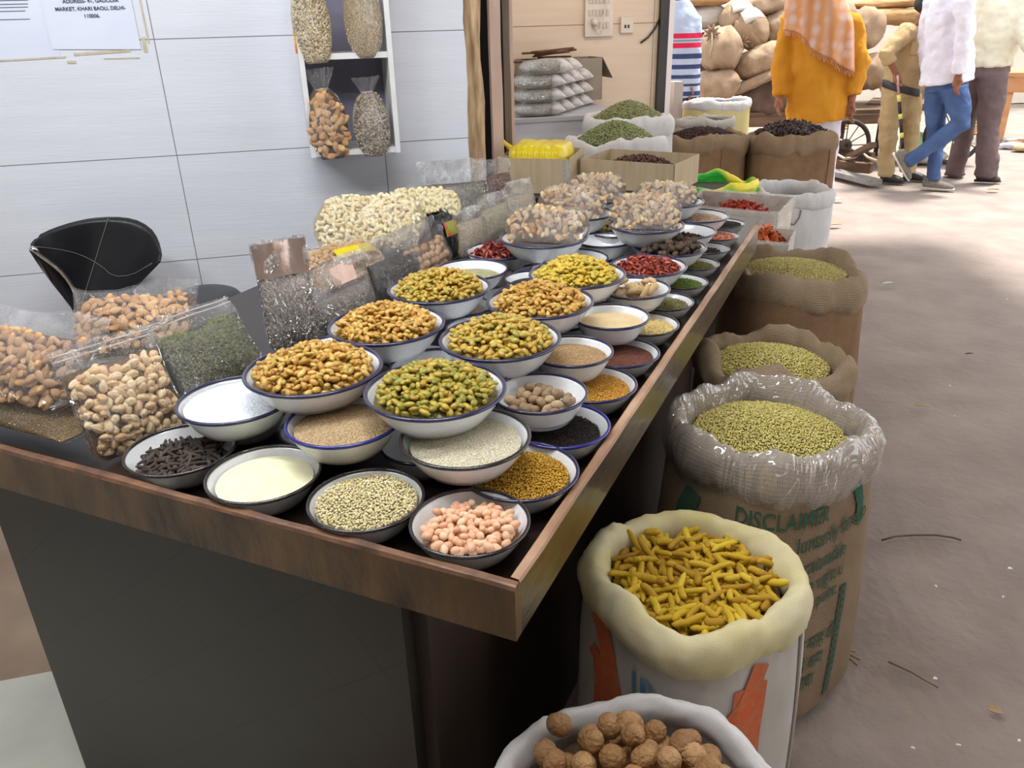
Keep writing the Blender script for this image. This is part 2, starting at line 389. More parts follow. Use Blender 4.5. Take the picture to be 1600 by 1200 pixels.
def heap(name, label, cat, C, Rf, z0, mh, mat=None, protos=None, sp=0.01, tilt=0.5, layers=2, lift=0.3, scale=(0.85, 1.1), cols=None,
         single=None, group=None, p=2.0, dent=None, heapname=None, heaplabel=None, mkey=None, ssp=None, limit=300, basek=0.35, **mk):
    """what fills a bowl or sack: C = world (x, y); z0 = world height of the edge of the fill, mh = height of the crown above it"""
    base = np.array([C[0], C[1], z0]); mV, mF = mound(Rf, 0, mh, dent, p)
    if protos is None:
        o = obj(name, mV, mF, mat); place(o, base); return stuff(o, label, cat, group)
    def surf(xy): return mh * (1 - (np.hypot(xy[:, 0], xy[:, 1]) / Rf) ** p)
    th = 2.0 * min(np.ptp(protos[0][0], axis=0))
    Ps = []
    Rt = Rf - max(0.0, th * .5 - .002) * .40
    top = disc_points(Rt * 0.985, sp); zt = surf(top) + th * lift * rng.uniform(0.2, 1.3, len(top)) 
    topP = np.column_stack([top, zt])
    for l in range(1, layers):
        q = disc_points((Rt - th * .25 * l) * 0.97, sp * 0.95); Ps.append(np.column_stack([q, surf(q) - th * 0.15 * l + th * 0.15 * rng.standard_normal(len(q))]))
    key = mkey or name
    if single:
        room = max(0, limit - COUNT.get(name, 0)); cen = np.argsort(np.hypot(top[:, 0] - 0.0, top[:, 1] + Rf * 0.2)); keep = cen[:room]; rest = cen[room:]
        R = rand_rots(len(keep), tilt); S = rng.uniform(*scale, len(keep))
        singles(name, label, cat, group, protos, seedmat(key, cols, True, **mk), topP[keep] + base, R, S)
        if len(rest): Ps.append(topP[rest])
    else: Ps.append(topP)
    P = np.vstack(Ps) if Ps else np.zeros((0, 3)); mV = mV - np.array([0, 0, th * basek])
    mT = np.array([[0, 0, 0]]); Fm = tri(mF)
    if len(P):
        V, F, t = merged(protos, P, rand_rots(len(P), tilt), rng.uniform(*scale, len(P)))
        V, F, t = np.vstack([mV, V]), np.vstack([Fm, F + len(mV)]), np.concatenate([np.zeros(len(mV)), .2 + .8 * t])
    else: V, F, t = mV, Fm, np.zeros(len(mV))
    gap_shade = tuple(float(q) * .30 for q in np.mean(np.array([c_[:3] for c_ in cols]), axis=0))  # base colour darkened to paint the shade in gaps between pieces
    o = obj(heapname or name, V, F, seedmat(key, [gap_shade] + list(cols), False, **mk), tint=t); place(o, base)
    return stuff(o, heaplabel or label, cat, group if not single else None)

# ------------------------------------------------------------------ the setting
M_street = pm('street', s(156, 142, 134), s(132, 118, 110), scale=3.5, rough=0.85, bump=0.6, bscale=26, detail=12, contrast=.8)
def street():
    nx, ny = 150, 150; V = []
    for j in range(ny):
        for i in range(nx):
            x = -3.2 + 15.2 * (i / (nx - 1)) ** 1.4; y = -1.6 + 19.6 * (j / (ny - 1)) ** 1.6
            z = 0.010 * nz((x, y, 0), 1.3) + 0.006 * nz((x, y, 1), 4.0)
            crack = abs((y - 1.02) - (-0.42) * (x - 1.35) + 0.06 * nz((x, y, 3), 2)); z -= 0.018 * math.exp(-(crack / 0.035) ** 2) * (1 if x > 0.9 and y < 1.5 else 0)
            if (x - 1.36) ** 2 + (y - 1.78) ** 2 < 0.3: z -= 0.022 * math.exp(-((x - 1.36) ** 2 + (y - 1.78) ** 2) / 0.006)
            V.append((x, y, z - 0.012))
    o = obj('floor', V, gridF(nx, ny), M_street); return struct(o)
street()
M_shopfloor = pm('shop_floor', s(170, 146, 122), s(128, 108, 90), scale=3, rough=0.6, bump=0.15, bscale=30, detail=8)
M_slab = pm('pale_floor_slab', s(214, 214, 200), s(196, 196, 184), scale=5, rough=0.45)
a0 = T(1.0, 0.1, 0); 
o = box_obj('floor_shop', tuple(NW * 1.72 + DW * -1.75 + np.array([0, 0, -0.02])), (3.4, 3.3, 0.06), M_shopfloor, rz=WALL_A); struct(o)
q = at(0, 1063, 0.02); nq = float(np.dot(q, NW))
o = box_obj('floor_slab', tuple(NW * (nq - 0.6) + DW * -1.35 + np.array([0, 0, 0.0])), (1.9, 1.2, 0.04), M_slab, rz=WALL_A, bevel=0.004); struct(o)

def tile_mat(name, c1, c2, tw, th, ox, oz, grout=s(120, 118, 118), gw=0.0016, ripple=0.25):
    """large glossy wall tiles with fine horizontal ripples; local x runs along the wall, z up"""
    m = pm(name, c1, c2, scale=1.6, rough=0.28, stretch=(1, 1, 9), spec=0.4); nt = m.node_tree; N = nt.nodes; L = nt.links; p = N['Principled BSDF']
    tc = N.new('ShaderNodeTexCoord'); sx = N.new('ShaderNodeSeparateXYZ'); L.new(tc.outputs['Object'], sx.inputs[0])
    def line(sock, period, off):
        a = N.new('ShaderNodeMath'); a.operation = 'SUBTRACT'; L.new(sock, a.inputs[0]); a.inputs[1].default_value = off
        b = N.new('ShaderNodeMath'); b.operation = 'PINGPONG'; L.new(a.outputs[0], b.inputs[0]); b.inputs[1].default_value = period / 2
        c = N.new('ShaderNodeMath'); c.operation = 'LESS_THAN'; L.new(b.outputs[0], c.inputs[0]); c.inputs[1].default_value = gw; return c.outputs[0]
    mx_ = N.new('ShaderNodeMath'); mx_.operation = 'MAXIMUM'; L.new(line(sx.outputs[0], tw, ox), mx_.inputs[0]); L.new(line(sx.outputs[2], th, oz), mx_.inputs[1])
    src = p.inputs['Base Color'].links[0].from_socket; mx = N.new('ShaderNodeMix'); mx.data_type = 'RGBA'
    L.new(mx_.outputs[0], mx.inputs[0]); L.new(src, mx.inputs[6]); mx.inputs[7].default_value = (*grout, 1); L.new(mx.outputs[2], p.inputs['Base Color'])
    mp = N.new('ShaderNodeMapping'); mp.inputs['Scale'].default_value = (3, 3, 60); L.new(tc.outputs['Object'], mp.inputs[0])
    t = N.new('ShaderNodeTexNoise'); t.inputs['Scale'].default_value = 3; t.inputs['Detail'].default_value = 3; L.new(mp.outputs[0], t.inputs['Vector'])
    b = N.new('ShaderNodeBump'); b.inputs['Strength'].default_value = ripple; b.inputs['Distance'].default_value = 0.004; L.new(t.outputs[0], b.inputs['Height']); L.new(b.outputs[0], p.inputs['Normal'])
    return m
WN = 3.35                                                   # distance of the tiled wall
def W(x, y, n=WN):                                          # pixel on the wall -> (along, height)
    p = onwall(x, y, n); return float(np.dot(p, DW)), float(p[2])
def wallpt(a, z, n=WN): return DW * a + NW * n + np.array([0, 0, z])
xr = W(733, 215)[0]; xg = W(262, 170)[0]; zg = W(275, 243)[1]; zt = zg - W(309, 405)[1]
M_tile = tile_mat('white_wall_tile', s(228, 231, 240), s(220, 223, 233), abs(W(607.5, 300)[0] - W(288, 300)[0]), zt, xg + 0.0, zg)
def tiled_wall():
    """left wall; its right end is chipped away along the old timber"""
    n = 60; V = []; F = []
    for k in range(n):
        z = 3.3 * k / (n - 1); e = xr + 0.006 * nz((0, 0, z * 9), 1) + 0.010 * nz((5, 0, z * 3), 1)
        V += [(-4.2, 0, z), (e, 0, z), (e, 0.05, z), (-4.2, 0.05, z)]
    for k in range(n - 1):
        for j in range(4): j2 = (j + 1) % 4; F.append((k * 4 + j, k * 4 + j2, k * 4 + 4 + j2, k * 4 + 4 + j))
    o = obj('wall_left', V, F, M_tile, smooth=False); place(o, NW * WN, WALL_A); return struct(o)
tiled_wall()
def post(name, x0, x1, y, n, dn, mat, z1=3.2, wob=0.0, kind=True):
    a, b = W(x0, y, n)[0], W(x1, y, n)[0]; m = 40; V = []; F = []
    for k in range(m):
        z = z1 * k / (m - 1); e = [wob * nz((i * 3.1, 0, z * 5), 1) for i in range(4)]
        V += [(a + e[0], -e[1], z), (b + e[2], -e[3], z), (b + e[2], dn, z), (a + e[0], dn, z)]
    for k in range(m - 1):
        for j in range(4): j2 = (j + 1) % 4; F.append((k * 4 + j, k * 4 + j2, k * 4 + 4 + j2, k * 4 + 4 + j))
    o = obj(name, V, F, mat, smooth=False); place(o, NW * n, WALL_A); return struct(o)
M_rough = pm('rough_timber', s(222, 192, 152), s(140, 108, 76), scale=34, rough=0.9, bump=0.9, bscale=50, stretch=(1, 1, 0.12), detail=10, contrast=1.5)
M_pinkpost = pm('pink_painted_timber', s(232, 208, 194), s(206, 174, 160), scale=10, rough=0.7, bump=0.3, bscale=40, stretch=(1, 1, 0.2))
M_darkpost = pm('weathered_timber', s(158, 138, 120), s(98, 82, 72), scale=10, rough=0.85, bump=0.5, bscale=40, stretch=(1, 1, 0.15))
M_gapshade = pm('gap_shade_black', s(16, 14, 13), rough=0.9)  # near-black panel: shade of the open gap put into the colour
M_blacksteel = pm('black_steel', s(32, 30, 30), s(58, 52, 48), scale=6, rough=0.45, stretch=(1, 1, 0.3))
M_whiteedge = pm('white_painted_edge', s(236, 226, 224), rough=0.6)
M_beige = tile_mat('beige_wall_tile', s(224, 200, 176), s(212, 186, 160), 2.4, 0.9, 0.25, W(804, 42, 6.0)[1], grout=s(140, 112, 92), gw=0.003, ripple=0.1)
post('trim_1', 730, 757, 215, WN + 0.06, 0.12, M_rough, wob=0.012)
post('gap_shade_panel', 752, 790, 215, WN + 0.32, 0.05, M_gapshade)
post('trim_3', 771, 787, 215, WN + 0.28, 0.04, M_pinkpost, wob=0.003)
post('trim_4', 786, 800, 215, WN + 0.40, 0.10, M_darkpost, wob=0.003)
post('trim_5', 799, 805, 215, WN + 0.46, 0.5, M_pinkpost)
ba, bb = W(700, 60, 6.0)[0], W(1036, 60, 6.0)[0]
o = box_obj('wall_back', ((ba + bb) / 2, 0.06, 1.6), (bb - ba, 0.12, 3.2), M_beige); place(o, NW * 6.0, WALL_A); struct(o)
post('trim_6', 1031, 1044, 60, 5.96, 0.14, M_blacksteel)
post('trim_7', 1044, 1052, 60, 5.96, 0.18, M_whiteedge)
M_cover = pm('shade_cover_paint', s(190, 184, 176), rough=0.8)
def shade_cover():  # unseen cover added overhead to shade the stall and near street
    P = [np.array(q) for q in ((3.4, -4.6, 3.15), (4.2, 6.6, 3.15), (-3.6, 6.9, 3.15), (-6.5, -1.5, 3.15))]
    V = [tuple(p) for p in P] + [tuple(p + np.array([0, 0, 0.08])) for p in P]
    o = obj('unseen_shade_cover', V, [(0, 1, 2, 3), (7, 6, 5, 4), (0, 4, 5, 1), (1, 5, 6, 2), (2, 6, 7, 3), (3, 7, 4, 0)], M_cover, smooth=False); return struct(o)
shade_cover()
M_far = pm('far_facade', s(232, 222, 206), s(214, 200, 182), scale=1.5, rough=0.9)
o = box_obj('wall_far', (9.0, 15.5, 2.6), (22, 0.3, 5.2), M_far); struct(o)
M_block = pm('light_block', s(110, 98, 88), s(84, 74, 66), scale=1.2, rough=0.9)  # unseen walls below are added to block light from behind and the sides
o = box_obj('light_block_right', tuple(T(-4.6, -2.0, 3.6)), (0.3, 4.6, 7.2), M_block, rz=TAB_A); struct(o)
o = box_obj('light_block_behind', tuple(T(0.4, -4.3, 3.6)), (10.3, 0.3, 7.2), M_block, rz=TAB_A); struct(o)
o = box_obj('light_block_side', tuple(T(5.4, -1.0, 3.0)), (0.3, 6.6, 6.0), M_block, rz=TAB_A); struct(o)

# ------------------------------------------------------------------ the display table: a tray top on a dark clad base
M_rail = pm('worn_varnished_wood', s(112, 82, 48), s(40, 33, 24), scale=13, rough=0.4, bump=0.3, bscale=45, stretch=(1.0, 1, .45), detail=12, contrast=1.1, coat=0.15)
M_railside = pm('worn_side_wood', s(82, 69, 50), s(50, 40, 30), scale=10, rough=0.26, bump=0.2, bscale=45, stretch=(1, 0.25, 1), detail=9, coat=0.25)
M_tray = pm('dark_tray_board', s(48, 34, 30), s(30, 21, 18), scale=8, rough=0.35, stretch=(0.3, 1, 1))
def base_mat():
    m = pm('dark_laminate', s(50, 42, 34), s(40, 34, 29), scale=4, rough=0.42); nt = m.node_tree; N = nt.nodes; L = nt.links; p = N['Principled BSDF']
    tc = N.new('ShaderNodeTexCoord'); mp = N.new('ShaderNodeMapping'); mp.inputs['Rotation'].default_value = (0, math.radians(38), 0); L.new(tc.outputs['Object'], mp.inputs[0])
    sx = N.new('ShaderNodeSeparateXYZ'); L.new(mp.outputs[0], sx.inputs[0])
    outs = []
    for k, per in ((0, 0.115), (2, 0.17)):
        b = N.new('ShaderNodeMath'); b.operation = 'PINGPONG'; L.new(sx.outputs[k], b.inputs[0]); b.inputs[1].default_value = per / 2
        c = N.new('ShaderNodeMath'); c.operation = 'LESS_THAN'; L.new(b.outputs[0], c.inputs[0]); c.inputs[1].default_value = 0.0013; outs.append(c.outputs[0])
    mm = N.new('ShaderNodeMath'); mm.operation = 'MAXIMUM'; L.new(outs[0], mm.inputs[0]); L.new(outs[1], mm.inputs[1])
    src = p.inputs['Base Color'].links[0].from_socket; mx = N.new('ShaderNodeMix'); mx.data_type = 'RGBA'; L.new(mm.outputs[0], mx.inputs[0]); L.new(src, mx.inputs[6]); mx.inputs[7].default_value = (*s(30, 25, 21), 1)
    L.new(mx.outputs[2], p.inputs['Base Color']); return m
ZR, ZB, ZT = 0.950, 0.860, 0.908         # rail top, rail bottom, tray board
TL, TWD = 2.085, 1.30                    # length of the side rail, width of the table
tb = thing('display_table', 'long wooden market table with raised worn rail, covered in enamel bowls', 'table', TO, TAB_A)
def rail(name, a, b, mat, top):
    """bevelled board from a to b (local), 3 cm thick"""
    a, b = np.array(a), np.array(b); n = 26; L_ = np.linalg.norm(b - a); u = (b - a) / L_; w = np.array([-u[1], u[0], 0]); mb = []
    for i in range(n):
        t = i / (n - 1); c = a + u * L_ * t; q = 0.0016
        prof = [(0.000, ZB), (0.000, ZR - 0.007), (0.004, ZR - 0.001), (0.010, ZR), (0.022, ZR), (0.027, ZR - 0.003), (0.030, ZR - 0.009), (0.030, ZB)]
        for k, (x, z) in enumerate(prof):
            x *= .62
            d = q * nz((t * L_ * 9, k * 0.7, z * 3), 1) if z > ZB + 0.05 else 0; mb.append(c + w * (x + d) + np.array([0, 0, z + d]))
    F = gridF(8, n, True)
    F = [f[::-1] for f in F] + [tuple(range(8)), tuple(reversed(range((n - 1) * 8, n * 8)))]
    o = obj(name, mb, F, mat, tb, smooth=False); o.data.materials.append(top)
    for i_, p_ in enumerate(o.data.polygons):
        if i_ < 8 * (n - 1) and i_ % 8 in (1, 2, 3, 4, 5): p_.material_index = 1
    return o
# local frame: +x runs right along the front (to the corner at 0), +y along the side
M_railtop = pm('worn_rail_edge', s(146, 104, 76), s(78, 54, 42), scale=16, rough=0.42, bump=0.3, bscale=50, stretch=(1, .5, 1), detail=9, contrast=1.2, coat=.1)
M_railtopl = pm('pale_worn_rail_edge', s(190, 154, 126), s(124, 88, 64), scale=16, rough=0.45, bump=0.3, bscale=50, stretch=(1, .4, 1), detail=9, contrast=1.1)
rail('front_rail', (-TWD, -.0186, 0), (.0186, -.0186, 0), M_rail, M_railtop)
rail('side_rail', (.0186, 0.0, 0), (.0186, TL, 0), M_railside, M_railtopl)
box_obj('tray_board', (-TWD / 2 - 0.01, TL / 2 + 0.16, ZT - 0.011), (TWD - 0.02, TL + 0.26, 0.022), M_tray, tb)
M_base = base_mat(); M_basepost = pm('brown_post', s(60, 44, 34), s(38, 28, 23), scale=9, rough=0.5, stretch=(1, 1, 0.2))
box_obj('base_panel', (-0.665, 0.035, ZB / 2), (0.95, 0.03, ZB), M_base, tb)
box_obj('base_side', (-0.19 + 0.01, TL / 2, ZB / 2), (0.03, TL - 0.1, ZB), M_basepost, tb)
box_obj('base_side', (-1.125, TL / 2, ZB / 2), (0.03, TL - 0.1, ZB), M_base, tb)
box_obj('base_back', (-0.66, TL - 0.07, ZB / 2), (0.9, 0.03, ZB), M_base, tb)
rt_ = thing('low_counter', 'plain dark counter behind the far end of the bowls table, carrying cartons', 'counter', T(0.95, 2.72, 0), TAB_A)
box_obj('top_board', (0, 0, 0.905), (0.9, 0.60, 0.03), M_tray, rt_); box_obj('cupboard', (0, 0, 0.445), (.85, 0.54, 0.89), M_base, rt_)

# ------------------------------------------------------------------ enamel bowls and what is in them
M_enamel = pm('white_enamel', s(236, 238, 240), s(226, 228, 231), scale=12, rough=0.16, coat=0.4)
def rim_mat(name, c, chip):
    m = pm(name, c, chip, scale=70, rough=0.22, coat=0.4, contrast=3); r = [n for n in m.node_tree.nodes if n.type == 'VALTORGB'][0]
    r.color_ramp.elements[0].position = 0.62; r.color_ramp.elements[1].position = 0.86; return m
M_navy = rim_mat('navy_rim_enamel', s(34, 38, 82), s(50, 46, 60)); M_blk = rim_mat('black_rim_enamel', s(30, 30, 38), s(64, 54, 48)); M_blue = rim_mat('bright_blue_rim_enamel', s(36, 42, 140), s(40, 40, 90))
def bowl_proto(rim):
    """unit bowl: rim radius 1, height 1 in z"""
    t = thing('enamel_bowl', 'bowl', 'bowl')
    prof = [(0, 0.02), (0.52, 0.0), (0.60, 0.015), (0.66, 0.07), (0.76, 0.30), (0.86, 0.58), (0.945, 0.86), (0.985, 0.965), (0.955, 0.965), (0.925, 0.86), (0.845, 0.60), (0.745, 0.33), (0.645, 0.12), (0.56, 0.075), (0.0, 0.07)]
    obj('bowl_body', *lathe(prof, 56), M_enamel, t)
    V = []; F = []; n, m = 72, 10
    for k in range(n):
        w = 2 * PI * k / n
        for j in range(m):
            b = 2 * PI * j / m; r = 0.968 + 0.032 * math.cos(b); V.append((r * math.cos(w), r * math.sin(w), 0.965 + 0.062 * math.sin(b)))
    for k in range(n):
        for j in range(m): F.append((k * m + j, ((k + 1) % n) * m + j, ((k + 1) % n) * m + (j + 1) % m, k * m + (j + 1) % m))
    obj('rim', V, F, rim, t); return t
PROTO = {}; CENTER = {}
def copy_thing(o):
    c = o.copy(); COL.objects.link(c)
    for ch in list(o.children):
        d = ch.copy(); COL.objects.link(d); d.parent = c
    return c
def bowl(key, px, py, w, zrim, label, rim='navy', h=0.052, group='enamel bowls on the display table'):
    C = at(px, py, zrim); D = w * depth(C) / FPX; R = D / 2
    mat = {'navy': M_navy, 'black': M_blk, 'blue': M_blue}[rim]
    if rim not in PROTO: PROTO[rim] = b = bowl_proto(mat)
    else: b = copy_thing(PROTO[rim])
    b.scale = (R, R, h); b.location = (float(C[0]), float(C[1]), float(zrim - h)); b.rotation_euler = (0, 0, rng.uniform(0, 6)); tag(b, label, 'bowl', group)
    CENTER[key] = (C, R, h, zrim); return b
def fill(key, f, mh, name, label, cat, over=0.0, **kw):
    C, R, h, zr = CENTER[key]; Rf = R * (0.60 + 0.35 * f) - 0.002
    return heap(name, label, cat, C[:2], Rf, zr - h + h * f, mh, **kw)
ZL, ZM, ZH = 0.9600, 1.0160, 1.0680
BL = [  # key, px, py, width px, level, label, rim, height
 ('L1', 283, 700, 172, 'L', 'white enamel bowl of long pepper beside the pistachio bag', 'black', .05),
 ('L2', 412, 738, 180, 'L', 'white enamel bowl of smooth cream powder at the table front', 'black', .05),
 ('L3', 572, 778, 185, 'L', 'white enamel bowl full of coriander seeds at the table front', 'black', .05),
 ('L4', 734, 813, 191, 'L', 'chipped white enamel bowl of pink peanuts at the table corner', 'black', .05),
 ('L5', 813, 733, 185, 'L', 'blue rimmed enamel bowl of fenugreek by the side rail', 'navy', .05),
 ('L6', 875, 662, 158, 'L', 'bright blue rimmed bowl of black mustard seeds under the nutmegs', 'blue', .05),
 ('L7', 925, 598, 142, 'L', 'enamel bowl of orange yellow mustard seeds by the side rail', 'navy', .048),
 ('L8', 968, 549, 126, 'L', 'enamel bowl of red brown cress seeds by the side rail', 'navy', .046),
 ('L9', 1007, 505, 108, 'L', 'small enamel bowl of pale yellow flakes by the side rail', 'black', .042),
 ('L10', 1038, 470, 92, 'L', 'small enamel bowl of grey green seeds beside the ginger bowl', 'black', .04),
 ('L11', 1065, 439, 82, 'L', 'small enamel bowl of bright green fennel by the rail', 'black', .038),
 ('L12', 1086, 411, 76, 'L', 'small enamel bowl of dull olive seeds by the rail', 'black', .036),
 ('L13', 1105, 387, 70, 'L', 'small enamel bowl with a few black bits by the rail', 'black', .036),
 ('L14', 1122, 367, 66, 'L', 'small enamel bowl of pink red bits by the rail', 'black', .035),
 ('L15', 1133, 348, 62, 'L', 'small enamel bowl of black peppercorns at the rail end', 'black', .035),
 ('M1', 368, 622, 180, 'M', 'blue rimmed enamel bowl of white crystal sugar', 'navy', .055),
 ('M2', 537, 655, 183, 'M', 'bright blue rimmed enamel bowl of tan sesame seeds', 'blue', .055),
 ('M3', 727, 680, 207, 'M', 'wide enamel bowl of white poppy seeds above the peanuts', 'black', .055),
 ('M4', 843, 612, 152, 'M', 'white enamel bowl of whole nutmegs', 'navy', .054),
 ('M5', 893, 547, 132, 'M', 'enamel bowl of light brown seeds above the nutmegs', 'navy', .052),
 ('M6', 955, 493, 121, 'M', 'enamel bowl of pale fine powder beside the ginger', 'navy', .052),
 ('M7', 991, 449, 113, 'M', 'enamel bowl of dried ginger pieces', 'navy', .05),
 ('M8', 1013, 414, 121, 'M', 'enamel bowl of red mace blades', 'navy', .05),
 ('M9', 1046, 385, 116, 'M', 'enamel bowl of brown black cardamom pods', 'navy', .05),
 ('M10', 1068, 360, 102, 'M', 'enamel bowl with dark cloves at the bottom', 'navy', .048),
 ('M11', 1090, 336, 98, 'M', 'enamel bowl of tan seeds near the far rail end', 'navy', .048),
 ('M12', 736, 420, 117, 'M', 'enamel bowl of pale green seeds behind the golden raisins', 'navy', .05),
 ('M14', 782, 390, 110, 'M', 'enamel bowl of dried red chilli skins', 'navy', .05),
 ('M13', 828, 434, 80, 'M', 'enamel bowl of black nigella seeds between raisin bowls', 'navy', .05),
 ('M15', 896, 402, 110, 'M', 'nearly empty white enamel bowl behind the yellow raisins', 'navy', .05),
 ('M16', 944, 374, 92, 'M', 'enamel bowl with a thin layer of white grains', 'navy', .05),
 ('M17', 944, 352, 80, 'M', 'enamel bowl of yellow raisins between the bagged kernels', 'navy', .046),
 ('R1', 680, 606, 224, 'H', 'large enamel bowl heaped with green gold raisins, nearest of the raisin bowls', 'navy', .058),
 ('R2', 490, 574, 216, 'H', 'large enamel bowl of amber raisins beside the white sugar', 'navy', .058),
 ('R3', 604, 505, 184, 'H', 'large enamel bowl of amber raisins in front of the standing seed bags', 'navy', .058),
 ('R4', 781, 527, 192, 'H', 'large enamel bowl of yellow green raisins above the nutmegs', 'navy', .058),
 ('R5', 686, 448, 162, 'H', 'large enamel bowl of golden raisins beside the candlenut bag', 'navy', .058),
 ('R6', 844, 469, 169, 'H', 'large enamel bowl of pale amber raisins beside the cream powder', 'navy', .058),
 ('R7', 902, 427, 153, 'H', 'large enamel bowl of bright yellow raisins beside the red mace', 'navy', .058),
 ('B1', 849, 369, 139, 'H', 'enamel bowl carrying a bag of kernels above the red chillies', 'navy', .058),
 ('B2', 1010, 350, 118, 'H', 'enamel bowl carrying a bag of kernels above the black cardamom', 'navy', .054),
 ('B3', 905, 332, 108, 'H', 'enamel bowl under the middle kernel bag of the left row', 'navy', .052),
 ('B4', 1047, 313, 106, 'H', 'enamel bowl under the farthest kernel bag by the chilli carton', 'navy', .052),
 ('B5', 938, 309, 82, 'H', 'enamel bowl under the kernel bag in front of the open carton', 'navy', .05),
]
for k, px, py, w, lv, lab, rim, h in BL: bowl(k, px, py, w, {'L': ZL, 'M': ZM, 'H': ZH}[lv], lab, rim, h)
# bowls hardly seen beneath the raisins, and the low row that carries the upper bowls
def ebowl(a, b, R, zr, lab, h=0.05, rim='navy', group='lower bowls carrying the heaped ones'):
    o = copy_thing(PROTO[rim]); P = T(a, b, 0); o.location = (float(P[0]), float(P[1]), zr - h); o.scale = (R, R, h); tag(o, lab, 'bowl', group); return (P, R, h, zr)
HID = 'white enamel bowl stacked beneath the heaped raisin and kernel bowls'
for (a, b) in [(.37, .47), (.60, .47), (.37, .70), (.60, .70), (.37, .94), (.60, .94), (.37, 1.18), (.58, 1.40), (.36, 1.62), (.37, 1.85), (.60, 1.66)]:
    ebowl(a, b, 0.088, ZM - 0.006, HID)
for (a, b) in [(.28, .27), (.48, .25), (.66, .25), (.28, .50), (.28, .71), (.28, .93), (.28, 1.14), (.30, 1.36), (.28, 1.57), (.28, 1.80), (.48, .60), (.68, .60), (.48, .83), (.48, 1.05), (.68, 1.05), (.48, 1.28), (.68, 1.22), (.48, 1.52), (.48, 1.75), (.30, 2.02), (.5, 1.98)]:
    ebowl(a, b, 0.080, ZL, 'white enamel bowl at the bottom of the stacked rows')
CENTER['X1'] = ebowl(.555, .585, .07, ZM - .02, 'bowl of brown nuts glimpsed below two raisin bowls', .045)
CENTER['X2'] = ebowl(.495, .80, .085, ZM - .005, 'bowl of white seeds glimpsed behind the yellow green raisins', .05)

RA = [s(196, 162, 64), s(180, 146, 56), s(208, 174, 84), s(168, 154, 70), s(196, 150, 60), s(154, 144, 62), s(204, 174, 74)]
AMB = [s(200, 154, 70), s(212, 172, 92), s(184, 136, 56), s(178, 150, 70), s(218, 182, 102), s(190, 142, 60), s(156, 108, 44)]
GRN = [s(150, 146, 58), s(184, 160, 62), s(134, 136, 54), s(194, 164, 64), s(164, 150, 60), s(122, 126, 50), s(186, 146, 54)]
YEL = [s(212, 182, 58), s(194, 172, 70), s(222, 192, 74), s(180, 166, 68), s(212, 168, 48)]
rz_ = [P_raisin()]
for k, cols, lab, nm in (('R1', GRN, 'green gold raisin in the nearest heaped raisin bowl', 'green gold'), ('R2', AMB, 'amber raisin in the bowl beside the white sugar', 'amber'),
                         ('R4', RA, '', 'yellow green'), ('R3', AMB, '', 'amber'), ('R5', RA, '', 'golden'), ('R6', AMB, '', 'pale amber'), ('R7', YEL, '', 'bright yellow')):
    where = {'R1': 'the nearest raisin bowl', 'R2': 'the bowl beside the sugar', 'R4': 'the bowl above the nutmegs', 'R3': 'the bowl by the standing seed bags',
             'R5': 'the bowl by the candlenut bag', 'R6': 'the bowl by the cream powder', 'R7': 'the bowl by the red mace'}[k]
    fill(k, 0.80, 0.040, 'raisin' if k in ('R1', 'R2') else 'raisins', lab or f'heap of {nm} raisins in {where}', 'raisin' if k in ('R1', 'R2') else 'raisins',
         protos=rz_, sp=0.0112 if k in ('R1', 'R2') else 0.0112, tilt=0.45, layers=2, scale=(0.8, 1.15), cols=cols, mkey='raisin_' + k, single=k in ('R1', 'R2'),
         group=f'raisins in {where}', heapname='raisins', heaplabel=f'heap of {nm} raisins in {where}', lift=0.55, limit=150 if k == 'R1' else 300,
         rough=0.36, sss=0.12, p=1.7, basek=0.2)
fill('M17', 0.7, 0.012, 'raisins', 'yellow raisins in the bowl between kernel bags', 'raisins', protos=rz_, sp=0.013, cols=YEL, mkey='raisin_M17', rough=0.36)
fill('L1', 0.50, 0.016, 'long_pepper', 'dark grey brown long pepper stick beside the pistachio bag', 'long pepper', protos=[P_stick(.036, .0034, .12, 8, .10, 1), P_stick(.031, .0038, .2, 7, .1, 2), P_stick(.040, .0032, .08, 8, .1, 3)],
     sp=0.0135, tilt=0.22, cols=[s(72, 62, 54), s(56, 48, 42), s(88, 76, 66)], single=True, group='long pepper sticks in the bowl', heapname='long_peppers', heaplabel='lower layer of long pepper in the bowl', rough=.9, layers=2)
fill('L2', 0.72, 0.012, 'cream_powder', 'smooth cream coloured powder with a dented top', 'powder', mat=pm('cream_powder', s(236, 232, 200), s(226, 220, 184), scale=30, rough=.9, bump=.15, bscale=180), dent=(-0.002, .028, .016, .010))
sd = lambda a, b, c, sub=1: [P_seed(a, b, c, sub)]
fill('L3', 0.82, 0.008, 'coriander_seeds', 'tan and green coriander seeds filling the bowl', 'seeds', protos=sd(.0021, .0021, .0020), sp=.0040, tilt=1, layers=1, lift=.5, cols=[s(240, 226, 182), s(220, 200, 148), s(250, 240, 206), s(206, 196, 140), s(234, 216, 166)], rough=.7)
fill('L4', 0.64, 0.008, 'peanut', 'shelled pink peanut in the bowl at the table corner', 'peanut', protos=[P_peanut(), (P_peanut()[0] * np.array([.82, .95, .95]), P_peanut()[1])], sp=.0128, tilt=.3, scale=(.84, 1.14), lift=.3,
     cols=[s(236, 192, 156), s(226, 174, 138), s(240, 204, 170), s(220, 164, 130), s(232, 184, 148)], single=True, group='peanuts in the corner bowl', heapname='peanuts', heaplabel='lower layer of pink peanuts in the bowl', rough=.5, sss=.05)
